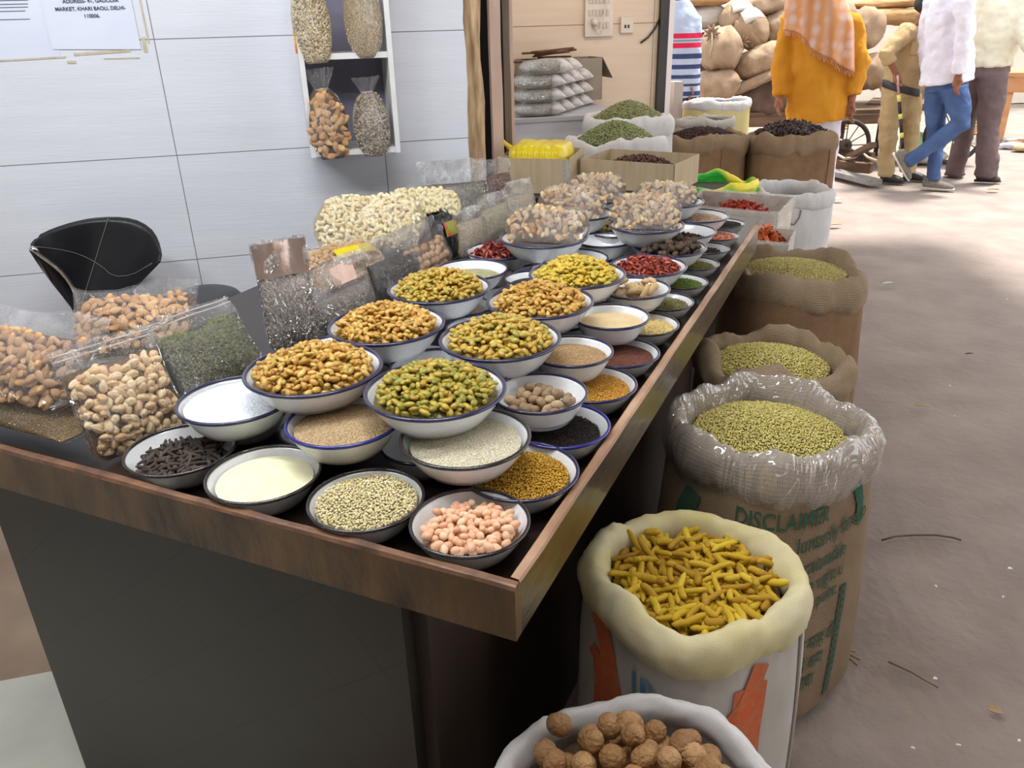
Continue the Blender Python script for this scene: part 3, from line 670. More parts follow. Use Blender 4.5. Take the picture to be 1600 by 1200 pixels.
fill('L5', 0.72, 0.008, 'fenugreek_seeds', 'golden yellow fenugreek seeds in the bowl by the rail', 'seeds', protos=sd(.0024, .0017, .0015), sp=.0036, tilt=1, layers=1, lift=.5, cols=[s(214, 168, 44), s(190, 140, 36), s(226, 184, 66), s(176, 122, 40)], rough=.6)
fill('L6', 0.62, 0.006, 'black_mustard_seeds', 'black mustard seeds in the bright blue rimmed bowl', 'seeds', protos=sd(.0015, .0015, .0015), sp=.0028, tilt=1, layers=1, lift=.5, cols=[s(48, 36, 36), s(34, 27, 28), s(66, 50, 46)], rough=.6)
fill('L7', 0.70, 0.008, 'yellow_mustard_seeds', 'orange yellow mustard seeds in the bowl', 'seeds', protos=sd(.0015, .0014, .0014), sp=.0028, tilt=1, layers=1, lift=.5, cols=[s(226, 172, 60), s(206, 142, 44), s(232, 186, 84), s(196, 126, 40)], rough=.55)
fill('L8', 0.72, 0.004, 'cress_seeds', 'fine red brown cress seeds in the bowl', 'seeds', mat=grain('cress_grain', [s(120, 62, 44), s(92, 46, 34), s(146, 84, 60)], .0026))
fill('L9', 0.74, 0.006, 'flaked_seeds', 'pale yellow flakes in the small bowl by the rail', 'seeds', protos=sd(.0036, .0016, .0011), sp=.0046, tilt=.6, layers=2, cols=[s(226, 200, 128), s(238, 220, 160), s(206, 170, 98)], rough=.6)
G = lambda n, cols, sz, **k: grain(n + '_grain', cols, sz, **k)
fill('L10', .70, .005, 'green_seeds', 'grey green seeds in the small bowl beside the ginger', 'seeds', protos=sd(.0034, .0013, .0012), sp=.0046, tilt=.6, layers=2, cols=[s(138, 134, 88), s(112, 110, 66), s(164, 156, 110)], rough=.7)
fill('L11', .68, .010, 'fennel_seeds', 'bright green fennel seeds in the small bowl', 'seeds', protos=sd(.0038, .0014, .0012), sp=.0048, tilt=.6, layers=2, cols=[s(110, 134, 54), s(88, 112, 40), s(140, 156, 80)], rough=.7)
fill('L12', .66, .008, 'olive_seeds', 'dull olive seeds in the small bowl by the rail', 'seeds', protos=sd(.0038, .0015, .0012), sp=.0048, tilt=.6, layers=2, cols=[s(140, 138, 70), s(116, 112, 54), s(164, 158, 92)], rough=.7)
fill('L13', .45, .006, 'dark_bits', 'few black dried bits at the bottom of the small bowl', 'spice', protos=[P_lump(3, .008, .005, .004, .4)], sp=.012, tilt=.6, layers=1, cols=[s(40, 30, 28), s(56, 40, 36), s(70, 40, 34)], rough=.7)
fill('L14', .70, .006, 'pink_bits', 'pink red dried bits in the small bowl', 'spice', protos=[P_lump(4, .006, .004, .003, .4)], sp=.008, tilt=.6, layers=2, cols=[s(190, 110, 84), s(216, 140, 110), s(160, 80, 62)], rough=.6)
fill('L15', .72, .008, 'peppercorns', 'black peppercorns in the small bowl at the rail end', 'peppercorns', protos=sd(.0026, .0026, .0025), sp=.0052, tilt=1, layers=2, cols=[s(52, 48, 48), s(38, 36, 38), s(74, 66, 62)], rough=.8)
fill('M1', .84, .006, 'sugar_crystals', 'white sugar crystals filling the blue rimmed bowl', 'sugar', mat=grain('sugar_grain', [s(240, 244, 250), s(226, 232, 242), s(252, 253, 255)], .0045, bump=.6, rough=.3, coat=.2, lo=.9))
fill('M2', .78, .012, 'sesame_seeds', 'tan sesame seeds in the bright blue rimmed bowl', 'seeds', mat=G('sesame', [s(208, 178, 134), s(188, 156, 112), s(222, 196, 156)], .0030), dent=(.01, .03, .03, .006))
fill('M3', .76, .012, 'poppy_seeds', 'fine white poppy seeds in the wide bowl', 'seeds', mat=G('poppy', [s(232, 224, 196), s(214, 204, 172), s(242, 236, 214)], .0024), dent=(.02, .045, .03, .007))
fill('M4', .52, .004, 'nutmeg', 'whole brown nutmeg in the white enamel bowl', 'nutmeg', protos=[P_nutmeg(), (P_nutmeg()[0] * np.array([1.12, .98, .98]), P_nutmeg()[1])], sp=.0205, tilt=.8, scale=(.80, 1.0), lift=.3, layers=2, cols=[s(168, 140, 108), s(144, 116, 88), s(188, 164, 132), s(126, 106, 88)],
     single=True, group='nutmegs in the bowl', heapname='nutmegs', heaplabel='lower layer of nutmegs in the bowl', rough=.8, mottle=130)
fill('M5', .72, .006, 'brown_seeds', 'light brown fine seeds in the bowl above the nutmegs', 'seeds', mat=G('ltbrown', [s(196, 160, 112), s(176, 138, 92), s(212, 180, 134)], .0032))
fill('M6', .68, .006, 'pale_powder', 'pale fine powder in the bowl beside the ginger', 'powder', mat=pm('pale_powder', s(228, 206, 164), s(214, 188, 142), scale=30, rough=.9, bump=.2, bscale=260))
fill('M7', .50, .012, 'dried_ginger', 'lumpy tan piece of dried ginger in the bowl', 'ginger', protos=[P_lump(1, .019, .010, .008, .5), P_lump(6, .015, .011, .008, .55), P_stick(.036, .007, .3, 6, .25, 4)], sp=.024, tilt=.5, lift=.6, layers=2, cols=[s(212, 182, 138), s(196, 164, 120), s(226, 200, 160)],
     single=True, group='dried ginger pieces in the bowl', heapname='ginger_pieces', heaplabel='lower layer of dried ginger in the bowl', rough=.8)
fill('M8', .60, .022, 'mace_blades', 'red curled mace blades heaped in the bowl', 'mace', protos=[P_petal(0, .018), P_petal(1, .015), P_petal(2, .021)], sp=.0075, tilt=.7, layers=3, lift=.7, cols=[s(188, 86, 74), s(160, 66, 58), s(204, 116, 88), s(128, 58, 52)], rough=.5, basek=.1)
fill('M9', .74, .014, 'black_cardamom', 'ridged brown black cardamom pod in the bowl', 'cardamom', protos=[P_lump(2, .014, .0085, .008, .25), P_lump(5, .012, .008, .0075, .3)], sp=.0175, tilt=.6, lift=.6, layers=2, cols=[s(86, 66, 54), s(66, 50, 42), s(106, 84, 68)],
     single=True, group='black cardamom pods in the bowl', heapname='cardamom_pods', heaplabel='lower layer of black cardamom in the bowl', rough=.8)
fill('M10', .38, .010, 'cloves', 'dark brown cloves at the bottom of the bowl', 'cloves', protos=[P_stick(.014, .0018, .1, 4, .2, 1), P_lump(1, .003, .003, .003, .2)], sp=.007, tilt=.7, layers=2, cols=[s(60, 38, 32), s(44, 28, 26), s(76, 48, 40)], rough=.8)
fill('M11', .66, .010, 'tan_seeds', 'tan pink seeds in the bowl near the rail end', 'seeds', protos=sd(.003, .002, .002), sp=.0052, tilt=.8, layers=2, cols=[s(190, 160, 136), s(206, 180, 156), s(170, 140, 118)], rough=.7)
fill('M12', .55, .008, 'pale_green_seeds', 'pale green seeds in the bowl behind the golden raisins', 'seeds', mat=G('palegreen', [s(206, 200, 156), s(186, 182, 132), s(222, 216, 180)], .004))
fill('M13', .66, .008, 'nigella_seeds', 'black nigella seeds between the raisin bowls', 'seeds', mat=G('nigella', [s(38, 38, 46), s(28, 28, 36), s(54, 52, 60)], .003))
fill('M14', .56, .014, 'dried_red_chillies', 'wrinkled red chilli skins heaped in the bowl', 'chillies', protos=[P_petal(0, .026), P_petal(1.4, .022), P_petal(2.3, .030)], sp=.011, tilt=.45, layers=3, lift=.6, cols=[s(160, 74, 70), s(140, 64, 64), s(198, 110, 84), s(126, 56, 60)], rough=.35, basek=.1)
fill('M16', .22, .003, 'white_grains', 'thin layer of white grains in the bowl', 'grains', mat=G('whitegr', [s(224, 220, 206), s(206, 202, 186), s(238, 234, 224)], .004))
fill('M15', .16, .002, 'cream_flour', 'thin film of pale flour in the nearly empty bowl', 'flour', mat=pm('cream_flour', s(230, 228, 220), rough=.9))
fill('X1', .7, .006, 'brown_nuts', 'brown nuts below two raisin bowls', 'nuts', protos=[P_lump(8, .010, .009, .008, .2)], sp=.019, tilt=.8, cols=[s(140, 96, 72), s(116, 76, 58)], rough=.6)
fill('X2', .7, .004, 'white_seeds', 'white seeds behind the yellow green raisins', 'seeds', mat=G('whiteseed', [s(226, 218, 200), s(206, 196, 176), s(238, 232, 218)], .004))
# ------------------------------------------------------------------ clear plastic bags
F_clear = film('clear_bag_film', haze=0.025, gloss=0.45, bscale=20)
F_crinkly = film('crinkled_clear_film', haze=0.05, gloss=0.75, bscale=30, bump=1.2)
F_silver = film('silvery_zip_film', haze=0.16, hazec=(0.8, 0.74, 0.72), gloss=0.95, bscale=16, bump=1.2)
F_milky = film('milky_bag_film', haze=0.20, hazec=(0.88, 0.84, 0.78), gloss=0.5, bscale=24)
F_black = pm('black_pouch_film', s(18, 18, 20), s(36, 36, 40), scale=20, rough=0.22, bump=0.5, bscale=30)
M_zip = film('zip_strip', haze=0.45, hazec=(0.92, 0.90, 0.90), gloss=0.8, bscale=60)
def bag_frame(bl, br, z0, yt, lean, w=None, pl=None):
    PL = at(*bl, z0) if pl is None else pl[0]; PR = at(*br, z0) if pl is None else pl[1]
    X = PR - PL; wd = np.linalg.norm(X); X /= wd; A = np.array([-X[1], X[0], 0]) / np.hypot(X[0], X[1])
    U = math.cos(lean) * np.array([0, 0, 1.0]) + math.sin(lean) * A; Y = np.cross(U, X); P0 = (PL + PR) / 2
    lo, hi = 0.01, 0.9
    for _ in range(40):
        m = (lo + hi) / 2; q = RC.T @ (P0 + U * m - EYE); y = CY + FPX * q[1] / q[2]
        if y > yt: lo = m
        else: hi = m
    return P0, np.column_stack([X, Y, U]), wd, lo
def pillow(w, h, th, f, shape, o, seed, full=True, nu=30, nv=34, inset=0.0):
    """front and back sheets of a bag; returns V, F and a half-thickness function"""
    def T_(u, v):
        if v >= f: return 0.0015
        q = v / f; e = max(0.0, 1 - abs(u) ** 2.6) ** 0.55
        if shape == 'lying': pr = max(0.0, math.sin(PI * min(1, max(0, 0.04 + 0.93 * q)))) ** 0.5
        elif shape == 'tied': pr = max(0.0, math.sin(PI * min(1, max(0, 0.05 + 0.95 * q)))) ** 0.42
        else: pr = (0.22 + 0.78 * min(1, q * 3.2) ** 0.6) * max(0.0, 1 - max(0, (q - 0.55) / 0.45) ** 2) ** 0.5
        return 0.0015 + (th - 0.0015) * e * pr
    def Wd(v):
        if shape == 'tied':
            if v < f: return 0.16 + 0.84 * max(0.0, math.sin(PI * min(1, 0.06 + 0.90 * v / f))) ** 0.5
            return 0.30 + 1.1 * abs(v - f - 0.01) / max(0.02, 1 - f) * 0.45
        if shape == 'lying': return 0.80 + 0.2 * math.sin(PI * min(1, v / f))
        return (1.0 - 0.05 * math.sin(PI * v)) * (1 - .22 * max(0.0, 1 - v / .16) ** 2)
    V = []; vm = 1.0 if full else f
    for sgn in (-1, 1):
        for j in range(nv):
            v = vm * j / (nv - 1)
            for i in range(nu):
                u = -1 + 2 * i / (nu - 1); t = max(0.0008, T_(u, v) + o - inset)
                wav = 0.012 * math.sin(4 * u + seed) * max(0, v - f) / max(0.05, 1 - f) + (0.022 * nz((u * 2.2, v * 4, seed), 1.2) * min(1, (v - f) * 6) if v > f else 0)
                cr = 0.0022 * nz((u * 6, v * 7, seed + sgn), 1.4) if full else 0
                V.append((u * w / 2 * Wd(v) * (1 - (0.02 if inset else 0)), sgn * t + wav + cr * (1 if t > 0.003 else 0.4), v * h + (0.006 * nz((u * 3, seed, 0), 1) if v > 0.95 else 0)))
    F = [f_[::-1] for f_ in gridF(nu, nv)]; n = nu * nv; F += [tuple(i + n for i in f_[::-1]) for f_ in F]
    for j in range(nv - 1):
        for i, s_ in ((0, 1), (nu - 1, -1)): q = (j * nu + i, (j + 1) * nu + i, n + (j + 1) * nu + i, n + j * nu + i); F.append(q[::s_])
    for i in range(nu - 1): q = (i, i + 1, n + i + 1, n + i); F.append(q)
    return np.array(V), F, T_, Wd
BM = np.array([[1, 0, 0], [0, 0, -1], [0, 1, 0]], float)
def bag(label, bl=None, br=None, z0=ZT + 0.004, yt=0, lean=20, th=0.03, f=0.7, shape='pouch', fm=None, zipstrip=False, content=None, name='plastic_bag', cat='bag', group=None, fr=None, seed=0, sticker=None, rest=.9):
    P0, R, w, h = fr or bag_frame(bl, br, z0, yt, math.radians(lean))
    if lean > 35 and fr is None: P0 = P0 + R[:, 1] * -th * rest          # a lying bag rests on its back sheet
    elif fr is None: P0 = P0 + np.array([0, 0, 0.002])
    t = thing(name, label, cat, P0, 0, group); m = np.eye(4); m[:3, :3] = R; m[:3, 3] = P0; t.matrix_world = Matrix(m.tolist())
    V, F, T_, Wd = pillow(w, h, th, f, shape, 0.003, seed); obj('film', V, F, fm or F_clear, t)
    if zipstrip:
        mb = MB()
        for dz in (0.0, 0.010):
            pts = [(-w / 2 * 0.985 + w * 0.97 * k / 16, 0.010 * math.sin(4 * (-1 + k / 8) + seed) * 0.75 - 0.004, h * 0.90 + dz) for k in range(17)]; mb.tube(pts, 0.0016, 6)
        mb.out('zip_seal', M_zip, t, True)
    if shape == 'tied': MB().tube([(0.16 * w * math.cos(a) * 0.9, 0.010 * math.sin(a), h * f + 0.001 * a) for a in np.linspace(0, 2 * PI, 16)], 0.0022, 6).out('tie', M_zip, t, True)
    if sticker:
        u0, v0, sw, sh, mt = sticker; n = 9; Vs = []
        for j in range(n):
            for i in range(n):
                x = u0 + sw * (i / (n - 1) - .5); v = v0 + sh * (j / (n - 1) - .5); Vs.append((x * w / 2, -T_(x, v) - 0.0075 + 0.012 * math.sin(4 * x + seed) * max(0, v - f) / max(.05, 1 - f), v * h))
        obj('label', Vs, gridF(n, n), mt, t)
    c = dict(content or {})
    if c:
        nm = c['name']; protos = c.get('protos'); sp = c.get('sp', 0.01); cols = c['cols']; hn = c.get('heapname', nm); lab = c['label']
        Vc, Fc, _, _ = pillow(w, h, th, f, shape, -0.001, seed, False, 22, 22, inset=min(0.013, th * 0.38)); Vw = Vc @ R.T
        if protos is None:
            o = obj(hn, Vw, Fc, c['mat']); place(o, P0); stuff(o, lab, c['cat'])
            return t
        pts = []; nx, nzv = max(2, int(w / sp)), max(2, int(h * f / sp / 0.87)); thk = np.ptp(protos[0][0][:, 2])
        for j in range(nzv):
            for i in range(nx):
                u = -0.94 + 1.88 * (i + 0.5 * (j % 2) + rng.uniform(-.3, .3)) / (nx - 0.5); v = f * (0.03 + 0.93 * (j + rng.uniform(-.3, .3) + .5) / nzv) * (1 + .06 * math.sin(5 * u + seed))
                if abs(u) > 0.96 or v < 0.01: continue
                tt = T_(u, v)
                if tt < thk * 0.30: continue
                pts.append((u * w / 2 * Wd(v) * 0.95, -(tt - thk * 0.45) + rng.uniform(0, thk * 0.3), v * h))
                if tt > thk: pts.append(((u + rng.uniform(-.5, .5) * sp / w * 2) * w / 2 * Wd(v) * 0.93, -(tt - thk * 1.1) + rng.uniform(0, thk * 0.3), (v + rng.uniform(-.4, .4) * sp / h) * h))
        if c.get('sides', False):                                    # show some round the back too
            for j in range(nzv):
                for i in range(nx):
                    u = -0.9 + 1.8 * (i + rng.uniform(0, 1)) / nx; v = f * (0.05 + 0.9 * (j + rng.uniform(0, 1)) / nzv); pts.append((u * w / 2 * Wd(v) * .95, T_(u, v) - thk * .4, v * h))
        L_ = np.array(pts); n = len(L_); Pw = L_ @ R.T + P0
        Q = rand_rots(n, c.get('tilt', 0.3)); Rw = np.einsum('ij,njk->nik', R @ BM, Q); S = rng.uniform(*c.get('scale', (.85, 1.12)), n)
        ms = c.get('mat_args', {}); key = c.get('mkey', nm); Fm = tri(Fc); base = (Vw, Fm, np.full(len(Vw), 0.0))  # base takes the palette's first colour, mostly dark to paint gap shade
        if c.get('single'):
            room = max(0, 300 - COUNT.get(nm, 0)); k = min(room, n); pick = rng.permutation(n)
            singles(nm, lab, c['cat'], c['group'], protos, seedmat(key, cols[1:], True, **ms), Pw[pick[:k]], Rw[pick[:k]], S[pick[:k]]); rest = pick[k:]
        else: rest = np.arange(n)
        if len(rest):
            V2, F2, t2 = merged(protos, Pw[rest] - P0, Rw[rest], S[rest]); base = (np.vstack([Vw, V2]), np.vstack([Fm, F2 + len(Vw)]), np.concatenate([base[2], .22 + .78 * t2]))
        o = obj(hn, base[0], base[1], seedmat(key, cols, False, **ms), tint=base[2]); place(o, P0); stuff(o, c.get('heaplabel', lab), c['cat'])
    return t
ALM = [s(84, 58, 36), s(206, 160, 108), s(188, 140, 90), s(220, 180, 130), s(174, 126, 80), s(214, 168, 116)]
pa = [P_almond(1.16), P_almond(1.04)]; pp_ = [(P_pistachio()[0] * 1.2, P_pistachio()[1]), (P_pistachio()[0] * np.array([1.08, 1.2, 1.2]), P_pistachio()[1])]
amat = dict(rough=0.62)
bag('bag of fine brown grain lying under the front almond bag', (-75, 655), (142, 716), yt=606, lean=62, th=.040, f=.94, shape='lying', fm=F_clear, seed=1,
    content=dict(name='brown_grain', cat='grain', label='fine brown grain inside the lowest bag', cols=[s(160, 134, 92)], mat=grain('browngrain', [s(172, 142, 96), s(150, 122, 78), s(190, 162, 116)], .0028)))
bag('clear bag of almonds at the left front of the table', (-95, 612), (135, 660), z0=.962, yt=498, lean=46, th=.045, f=.74, fm=F_crinkly, seed=2,
    content=dict(name='almond', cat='almond', label='brown almond in the front left clear bag', cols=ALM, protos=pa, sp=.0205, single=True, group='almonds in the front left bag', heapname='almonds', heaplabel='almonds deep in the front left bag', mkey='almond', mat_args=amat, tilt=.35))
bag('clear bag of almonds behind the pistachio bag', (118, 580), (318, 560), z0=.93, yt=462, lean=52, th=.05, f=.80, fm=F_clear, seed=3, zipstrip=False,
    content=dict(name='almond', cat='almond', label='brown almond in the bag behind the pistachios', cols=ALM, protos=pa, sp=.0205, single=True, group='almonds in the bag behind the pistachios', heapname='almonds', heaplabel='almonds deep in the bag behind the pistachios', mkey='almond', mat_args=amat, tilt=.35))
bag('clear zip bag of pistachios standing at the table front', (148, 730), (300, 668), yt=528, lean=22, th=.036, f=.78, fm=F_clear, zipstrip=True, seed=4,
    content=dict(name='pistachio', cat='pistachio', label='cream shelled pistachio in the standing zip bag', cols=[s(96, 70, 46), s(234, 208, 166), s(218, 188, 142), s(240, 216, 176), s(222, 186, 142), s(202, 164, 118)], protos=pp_, sp=.0178, single=True, group='pistachios in the zip bag', heapname='pistachios', heaplabel='pistachios deep in the zip bag', mat_args=dict(rough=.5), tilt=.4, sides=False))
bag('clear bag of dark green pumpkin seeds beside the pistachios', (286, 634), (418, 572), yt=484, lean=30, th=.036, f=.76, fm=F_crinkly, zipstrip=True, seed=5,
    content=dict(name='pumpkin_seeds', cat='seeds', label='dark green pumpkin seeds in the clear bag', cols=[s(44, 46, 28), s(104, 108, 62), s(84, 90, 48), s(126, 126, 78), s(96, 92, 58)], protos=[P_seed(.0085, .0046, .0018)], sp=.0074, mat_args=dict(rough=.45)))
bag('tall standing zip pouch of grey brown seeds with silvery top', (422, 556), (503, 538), yt=374, lean=6, th=.034, f=.66, fm=F_silver, zipstrip=True, seed=6, sticker=(0, .83, 1.92, .30, pm('silver_pink_foil', s(214, 190, 180), s(180, 156, 148), scale=9, rough=.28, metal=.75, bump=.5, bscale=14)),
    content=dict(name='striped_seeds', cat='seeds', label='grey brown flat seeds in the tall standing pouch', cols=[s(58, 48, 40), s(134, 116, 96), s(100, 86, 72), s(170, 150, 126), s(80, 68, 56)], protos=[P_seed(.0078, .0036, .0016)], sp=.0068, mat_args=dict(rough=.6)))
M_pinklab = pm('faded_pink_print', s(226, 178, 160), s(238, 214, 200), scale=30, rough=.5)
bag('small crinkled bag of grey seeds with a pink print', (494, 528), (590, 478), yt=408, lean=16, th=.028, f=.46, fm=F_silver, seed=7, sticker=(.25, .72, .7, .3, M_pinklab),
    content=dict(name='grey_seeds', cat='seeds', label='grey seeds in the small bag with pink print', cols=[s(110, 100, 88), s(88, 80, 70), s(136, 124, 108)], protos=[P_seed(.005, .0022, .0014)], sp=.0045, mat_args=dict(rough=.7)))
M_yel = pm('yellow_foil_strip', s(232, 212, 30), s(206, 180, 20), scale=20, rough=.3, bump=.4, bscale=40)
bag('flat bag of tan nuts with a yellow strip lying before the cashews', (486, 470), (612, 432), z0=.93, yt=388, lean=50, th=.03, f=.9, shape='lying', fm=F_clear, seed=8, sticker=(.25, .55, .9, .22, M_yel),
    content=dict(name='tan_nuts', cat='nuts', label='tan nuts in the flat bag with yellow strip', cols=[s(206, 170, 124), s(190, 150, 104)], protos=[P_lump(3, .009, .008, .007, .15)], sp=.016, mat_args=dict(rough=.6)))
bag('bag of black seeds beside the golden raisins', (586, 470), (668, 432), yt=366, lean=16, th=.03, f=.58, fm=F_crinkly, seed=9,
    content=dict(name='black_seeds', cat='seeds', label='black seeds in the crinkled bag', cols=[s(44, 40, 38), s(32, 29, 28), s(62, 56, 50)], protos=[P_seed(.003, .0024, .002)], sp=.004, mat_args=dict(rough=.7)))
bag('crinkled bag of round tan candlenuts behind the golden raisins', (642, 446), (708, 412), yt=348, lean=18, th=.03, f=.60, fm=F_crinkly, seed=10,
    content=dict(name='candlenut', cat='nut', label='round tan candlenut in the crinkled bag', cols=[s(120, 86, 62), s(212, 170, 128), s(194, 148, 108), s(224, 188, 148)], protos=[P_lump(3, .0125, .0125, .0115, .08)], sp=.023, single=True, group='candlenuts in the bag', heapname='candlenuts', heaplabel='candlenuts deep in the bag', mat_args=dict(rough=.55)))
CAS = [s(170, 150, 104), s(244, 234, 204), s(228, 206, 152), s(246, 236, 200), s(232, 214, 166)]
pc = [(P_cashew()[0] * 1.18, P_cashew()[1])]
bag('big clear bag of white cashews lying before the wall', (492, 408), (668, 402), z0=.955, yt=318, lean=48, th=.055, f=.93, shape='lying', fm=F_clear, seed=11,
    content=dict(name='cashew', cat='cashew', label='cream curved cashew in the front cashew bag', cols=CAS, protos=pc, sp=.0195, single=True, group='cashews in the front cashew bag', heapname='cashews', heaplabel='cashews deep in the front cashew bag', mat_args=dict(rough=.5), tilt=.5))
bag('second bag of cream cashews behind the first towards the wall', (598, 364), (722, 362), z0=.99, yt=308, lean=52, th=.05, f=.90, shape='lying', fm=F_clear, seed=12,
    content=dict(name='cashew', cat='cashew', label='cream cashew in the rear cashew bag', cols=[s(236, 220, 168), s(240, 228, 184)], protos=pc, sp=.0195, single=True, group='cashews in the rear cashew bag', heapname='cashews', heaplabel='cashews deep in the rear cashew bag', mkey='cashew2', mat_args=dict(rough=.5), tilt=.5))
M_grnlab = pm('green_red_label', s(140, 176, 40), s(206, 84, 40), scale=26, rough=.4, contrast=3)
bag('black pouch with a green and red label beside the cashews', (686, 414), (722, 396), yt=328, lean=10, th=.026, f=.92, fm=F_black, seed=13, sticker=(-.1, .62, .9, .28, M_grnlab), name='black_pouch', cat='pouch')
CR = lambda a, b: dict(name='cream_seeds', cat='seeds', label=a, cols=[s(206, 186, 140)], mat=grain(b, [s(210, 188, 140), s(188, 166, 116), s(226, 208, 166)], .0045))
bag('milky bag of cream seeds, nearest of three in a row', (716, 404), (760, 388), yt=326, lean=8, th=.03, f=.72, fm=F_milky, seed=14, content=CR('cream seeds in the nearest milky bag', 'cs1'))
bag('milky bag of greenish seeds, second of three in a row', (756, 382), (802, 362), yt=302, lean=8, th=.03, f=.70, fm=F_milky, seed=15, content=dict(CR('greenish seeds in the second milky bag', 'cs2'), mat=grain('cs2', [s(180, 168, 120), s(160, 148, 98), s(200, 190, 146)], .0045)))
bag('milky bag of pinkish seeds, third of three in a row', (794, 358), (838, 342), yt=282, lean=8, th=.03, f=.66, fm=F_milky, seed=16, content=dict(CR('pinkish seeds in the third milky bag', 'cs3'), mat=grain('cs3', [s(196, 170, 138), s(176, 150, 116), s(212, 190, 160)], .0045)))
bag('large crinkled bag of grey seeds by the wall end', (660, 352), (768, 342), yt=250, lean=14, th=.05, f=.62, fm=F_crinkly, seed=17,
    content=dict(name='cumin_seeds', cat='seeds', label='grey green seeds in the large crinkled bag', cols=[s(70, 62, 48), s(118, 108, 84), s(146, 136, 108)], protos=[P_seed(.005, .0018, .0016)], sp=.0052, mat_args=dict(rough=.7)))
bag('bag of red brown spice beside the large grey seed bag', (757, 330), (803, 318), yt=248, lean=8, th=.032, f=.66, fm=F_crinkly, seed=18,
    content=dict(name='red_brown_spice', cat='spice', label='red brown spice pieces in the bag', cols=[s(120, 62, 40), s(92, 46, 32), s(150, 92, 60)], protos=[P_lump(1, .006, .005, .004, .3)], sp=.009, mat_args=dict(rough=.6)))
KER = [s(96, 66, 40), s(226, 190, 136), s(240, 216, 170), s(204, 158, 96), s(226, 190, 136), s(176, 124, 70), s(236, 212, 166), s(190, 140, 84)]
pk = [P_kernel(0), P_kernel(3), P_kernel(7)]
for bl, br, yt, lab, key, sd_ in (((784, 376), (916, 384), 326, 'bag of walnut kernels on the nearest bowl of the left row', 'B1', 21), ((950, 358), (1066, 360), 304, 'bag of walnut kernels on the bowl above the black cardamom', 'B2', 22),
                             ((838, 346), (946, 346), 291, 'bag of walnut kernels on the middle bowl of the left row', 'B3', 23), ((988, 321), (1090, 322), 288, 'bag of walnut kernels farthest along the right row', 'B4', 24), ((886, 317), (978, 317), 274, 'bag of walnut kernels before the open spice carton', 'B5', 25)):
    short = lab[len('bag of walnut kernels '):]
    bag(lab, bl, br, z0=ZH - .022, yt=yt, lean=48, th=.052, f=.94, shape='lying', fm=F_crinkly, seed=sd_, rest=.0,
        content=dict(name='walnut_kernel', cat='walnut kernel', label='walnut kernel in the bag ' + short, cols=KER, protos=pk, sp=.0215, single=True, group='walnut kernels ' + short, heapname='walnut_kernels', heaplabel='walnut kernels deep in the bag ' + short, mkey='kernel', mat_args=dict(rough=.6), tilt=.6))

# ------------------------------------------------------------------ wall shelf with four tied bags
M_shelf = pm('white_shelf_paint', s(232, 232, 230), s(216, 216, 216), scale=9, rough=.5, bump=.05)
M_shelfin = pm('grey_shelf_back', s(150, 146, 166), s(128, 124, 144), scale=3, rough=.6)
SN = 3.10
aL, zB_ = W(486, 247, SN); aR, _ = W(626, 240, SN); zMid = W(472, 90, SN)[1]; aL = (aL + W(457, 10, SN)[0]) / 2; aR = (aR + W(608, 10, SN)[0]) / 2
sh = thing('wall_shelf', 'white box shelf on the tiled wall holding tied bags', 'shelf', wallpt(aL, zB_, SN), WALL_A); sw = aR - aL; sd2 = WN - SN - .002; shh = 1.05
for x in (0.009, sw - 0.009): box_obj('side_panel', (x, sd2 / 2, shh / 2), (.018, sd2, shh), M_shelf, sh)
box_obj('back_panel', (sw / 2, sd2 - .005, shh / 2), (sw - .036, .008, shh), M_shelfin, sh)
for z in (0.012, zMid - zB_, 0.70, shh - .012): box_obj('shelf_board', (sw / 2, sd2 / 2 - .004, z), (sw - .037, sd2 - .012, .020), M_shelf, sh)
def shelf_bag(label, px, w_px, yb, yt, n, content, f, seed, rollx=0.0):
    PL, PR = onwall(px - w_px / 2, yb, n), onwall(px + w_px / 2, yb, n); z = (PL[2] + PR[2]) / 2
    a0_, a1_ = float(PL @ DW), float(PR @ DW); PL, PR = wallpt(a0_, z, n), wallpt(a1_, z, n)
    fr = bag_frame(None, None, 0, yt, math.radians(3), pl=(PL, PR)); P0, R, w, h = fr
    fr = (P0, R @ np.array(Matrix.Rotation(rollx, 3, 'Y')), w, h)
    return bag(label, fr=fr, th=w * .36, f=f, shape='tied', fm=F_clear, content=content, seed=seed)
shelf_bag('tied bag of cashew pieces at the upper left of the wall shelf', 497, 60, 99, -52, SN + .005, dict(name='pale_pieces', cat='nuts', label='cream nut pieces in the upper left shelf bag', cols=[s(214, 194, 152), s(190, 166, 118), s(232, 216, 180), s(120, 96, 62)], protos=[P_seed(.0075, .0048, .0036)], sp=.0085, mat_args=dict(rough=.6)), .86, 31, -.05)
shelf_bag('tied bag of fine tan seeds at the upper right of the wall shelf', 573, 60, 90, -52, SN + .005, dict(name='fine_tan_seeds', cat='seeds', label='fine tan seeds in the upper right shelf bag', cols=[], mat=grain('finetan', [s(200, 176, 136), s(178, 152, 112), s(216, 196, 160)], .005)), .86, 32)
shelf_bag('tied bag of shelled brown almonds at the lower left of the wall shelf', 521, 64, 248, 106, SN + .005, dict(name='shelf_almond', cat='almond', label='large brown almond in the lower left shelf bag', cols=ALM, protos=[(pa[0][0] * 1.3, pa[0][1])], sp=.027, single=True, group='almonds in the shelf bag', heapname='almonds', heaplabel='almonds deep in the lower left shelf bag', mkey='almond', mat_args=amat), .76, 33, -.06)
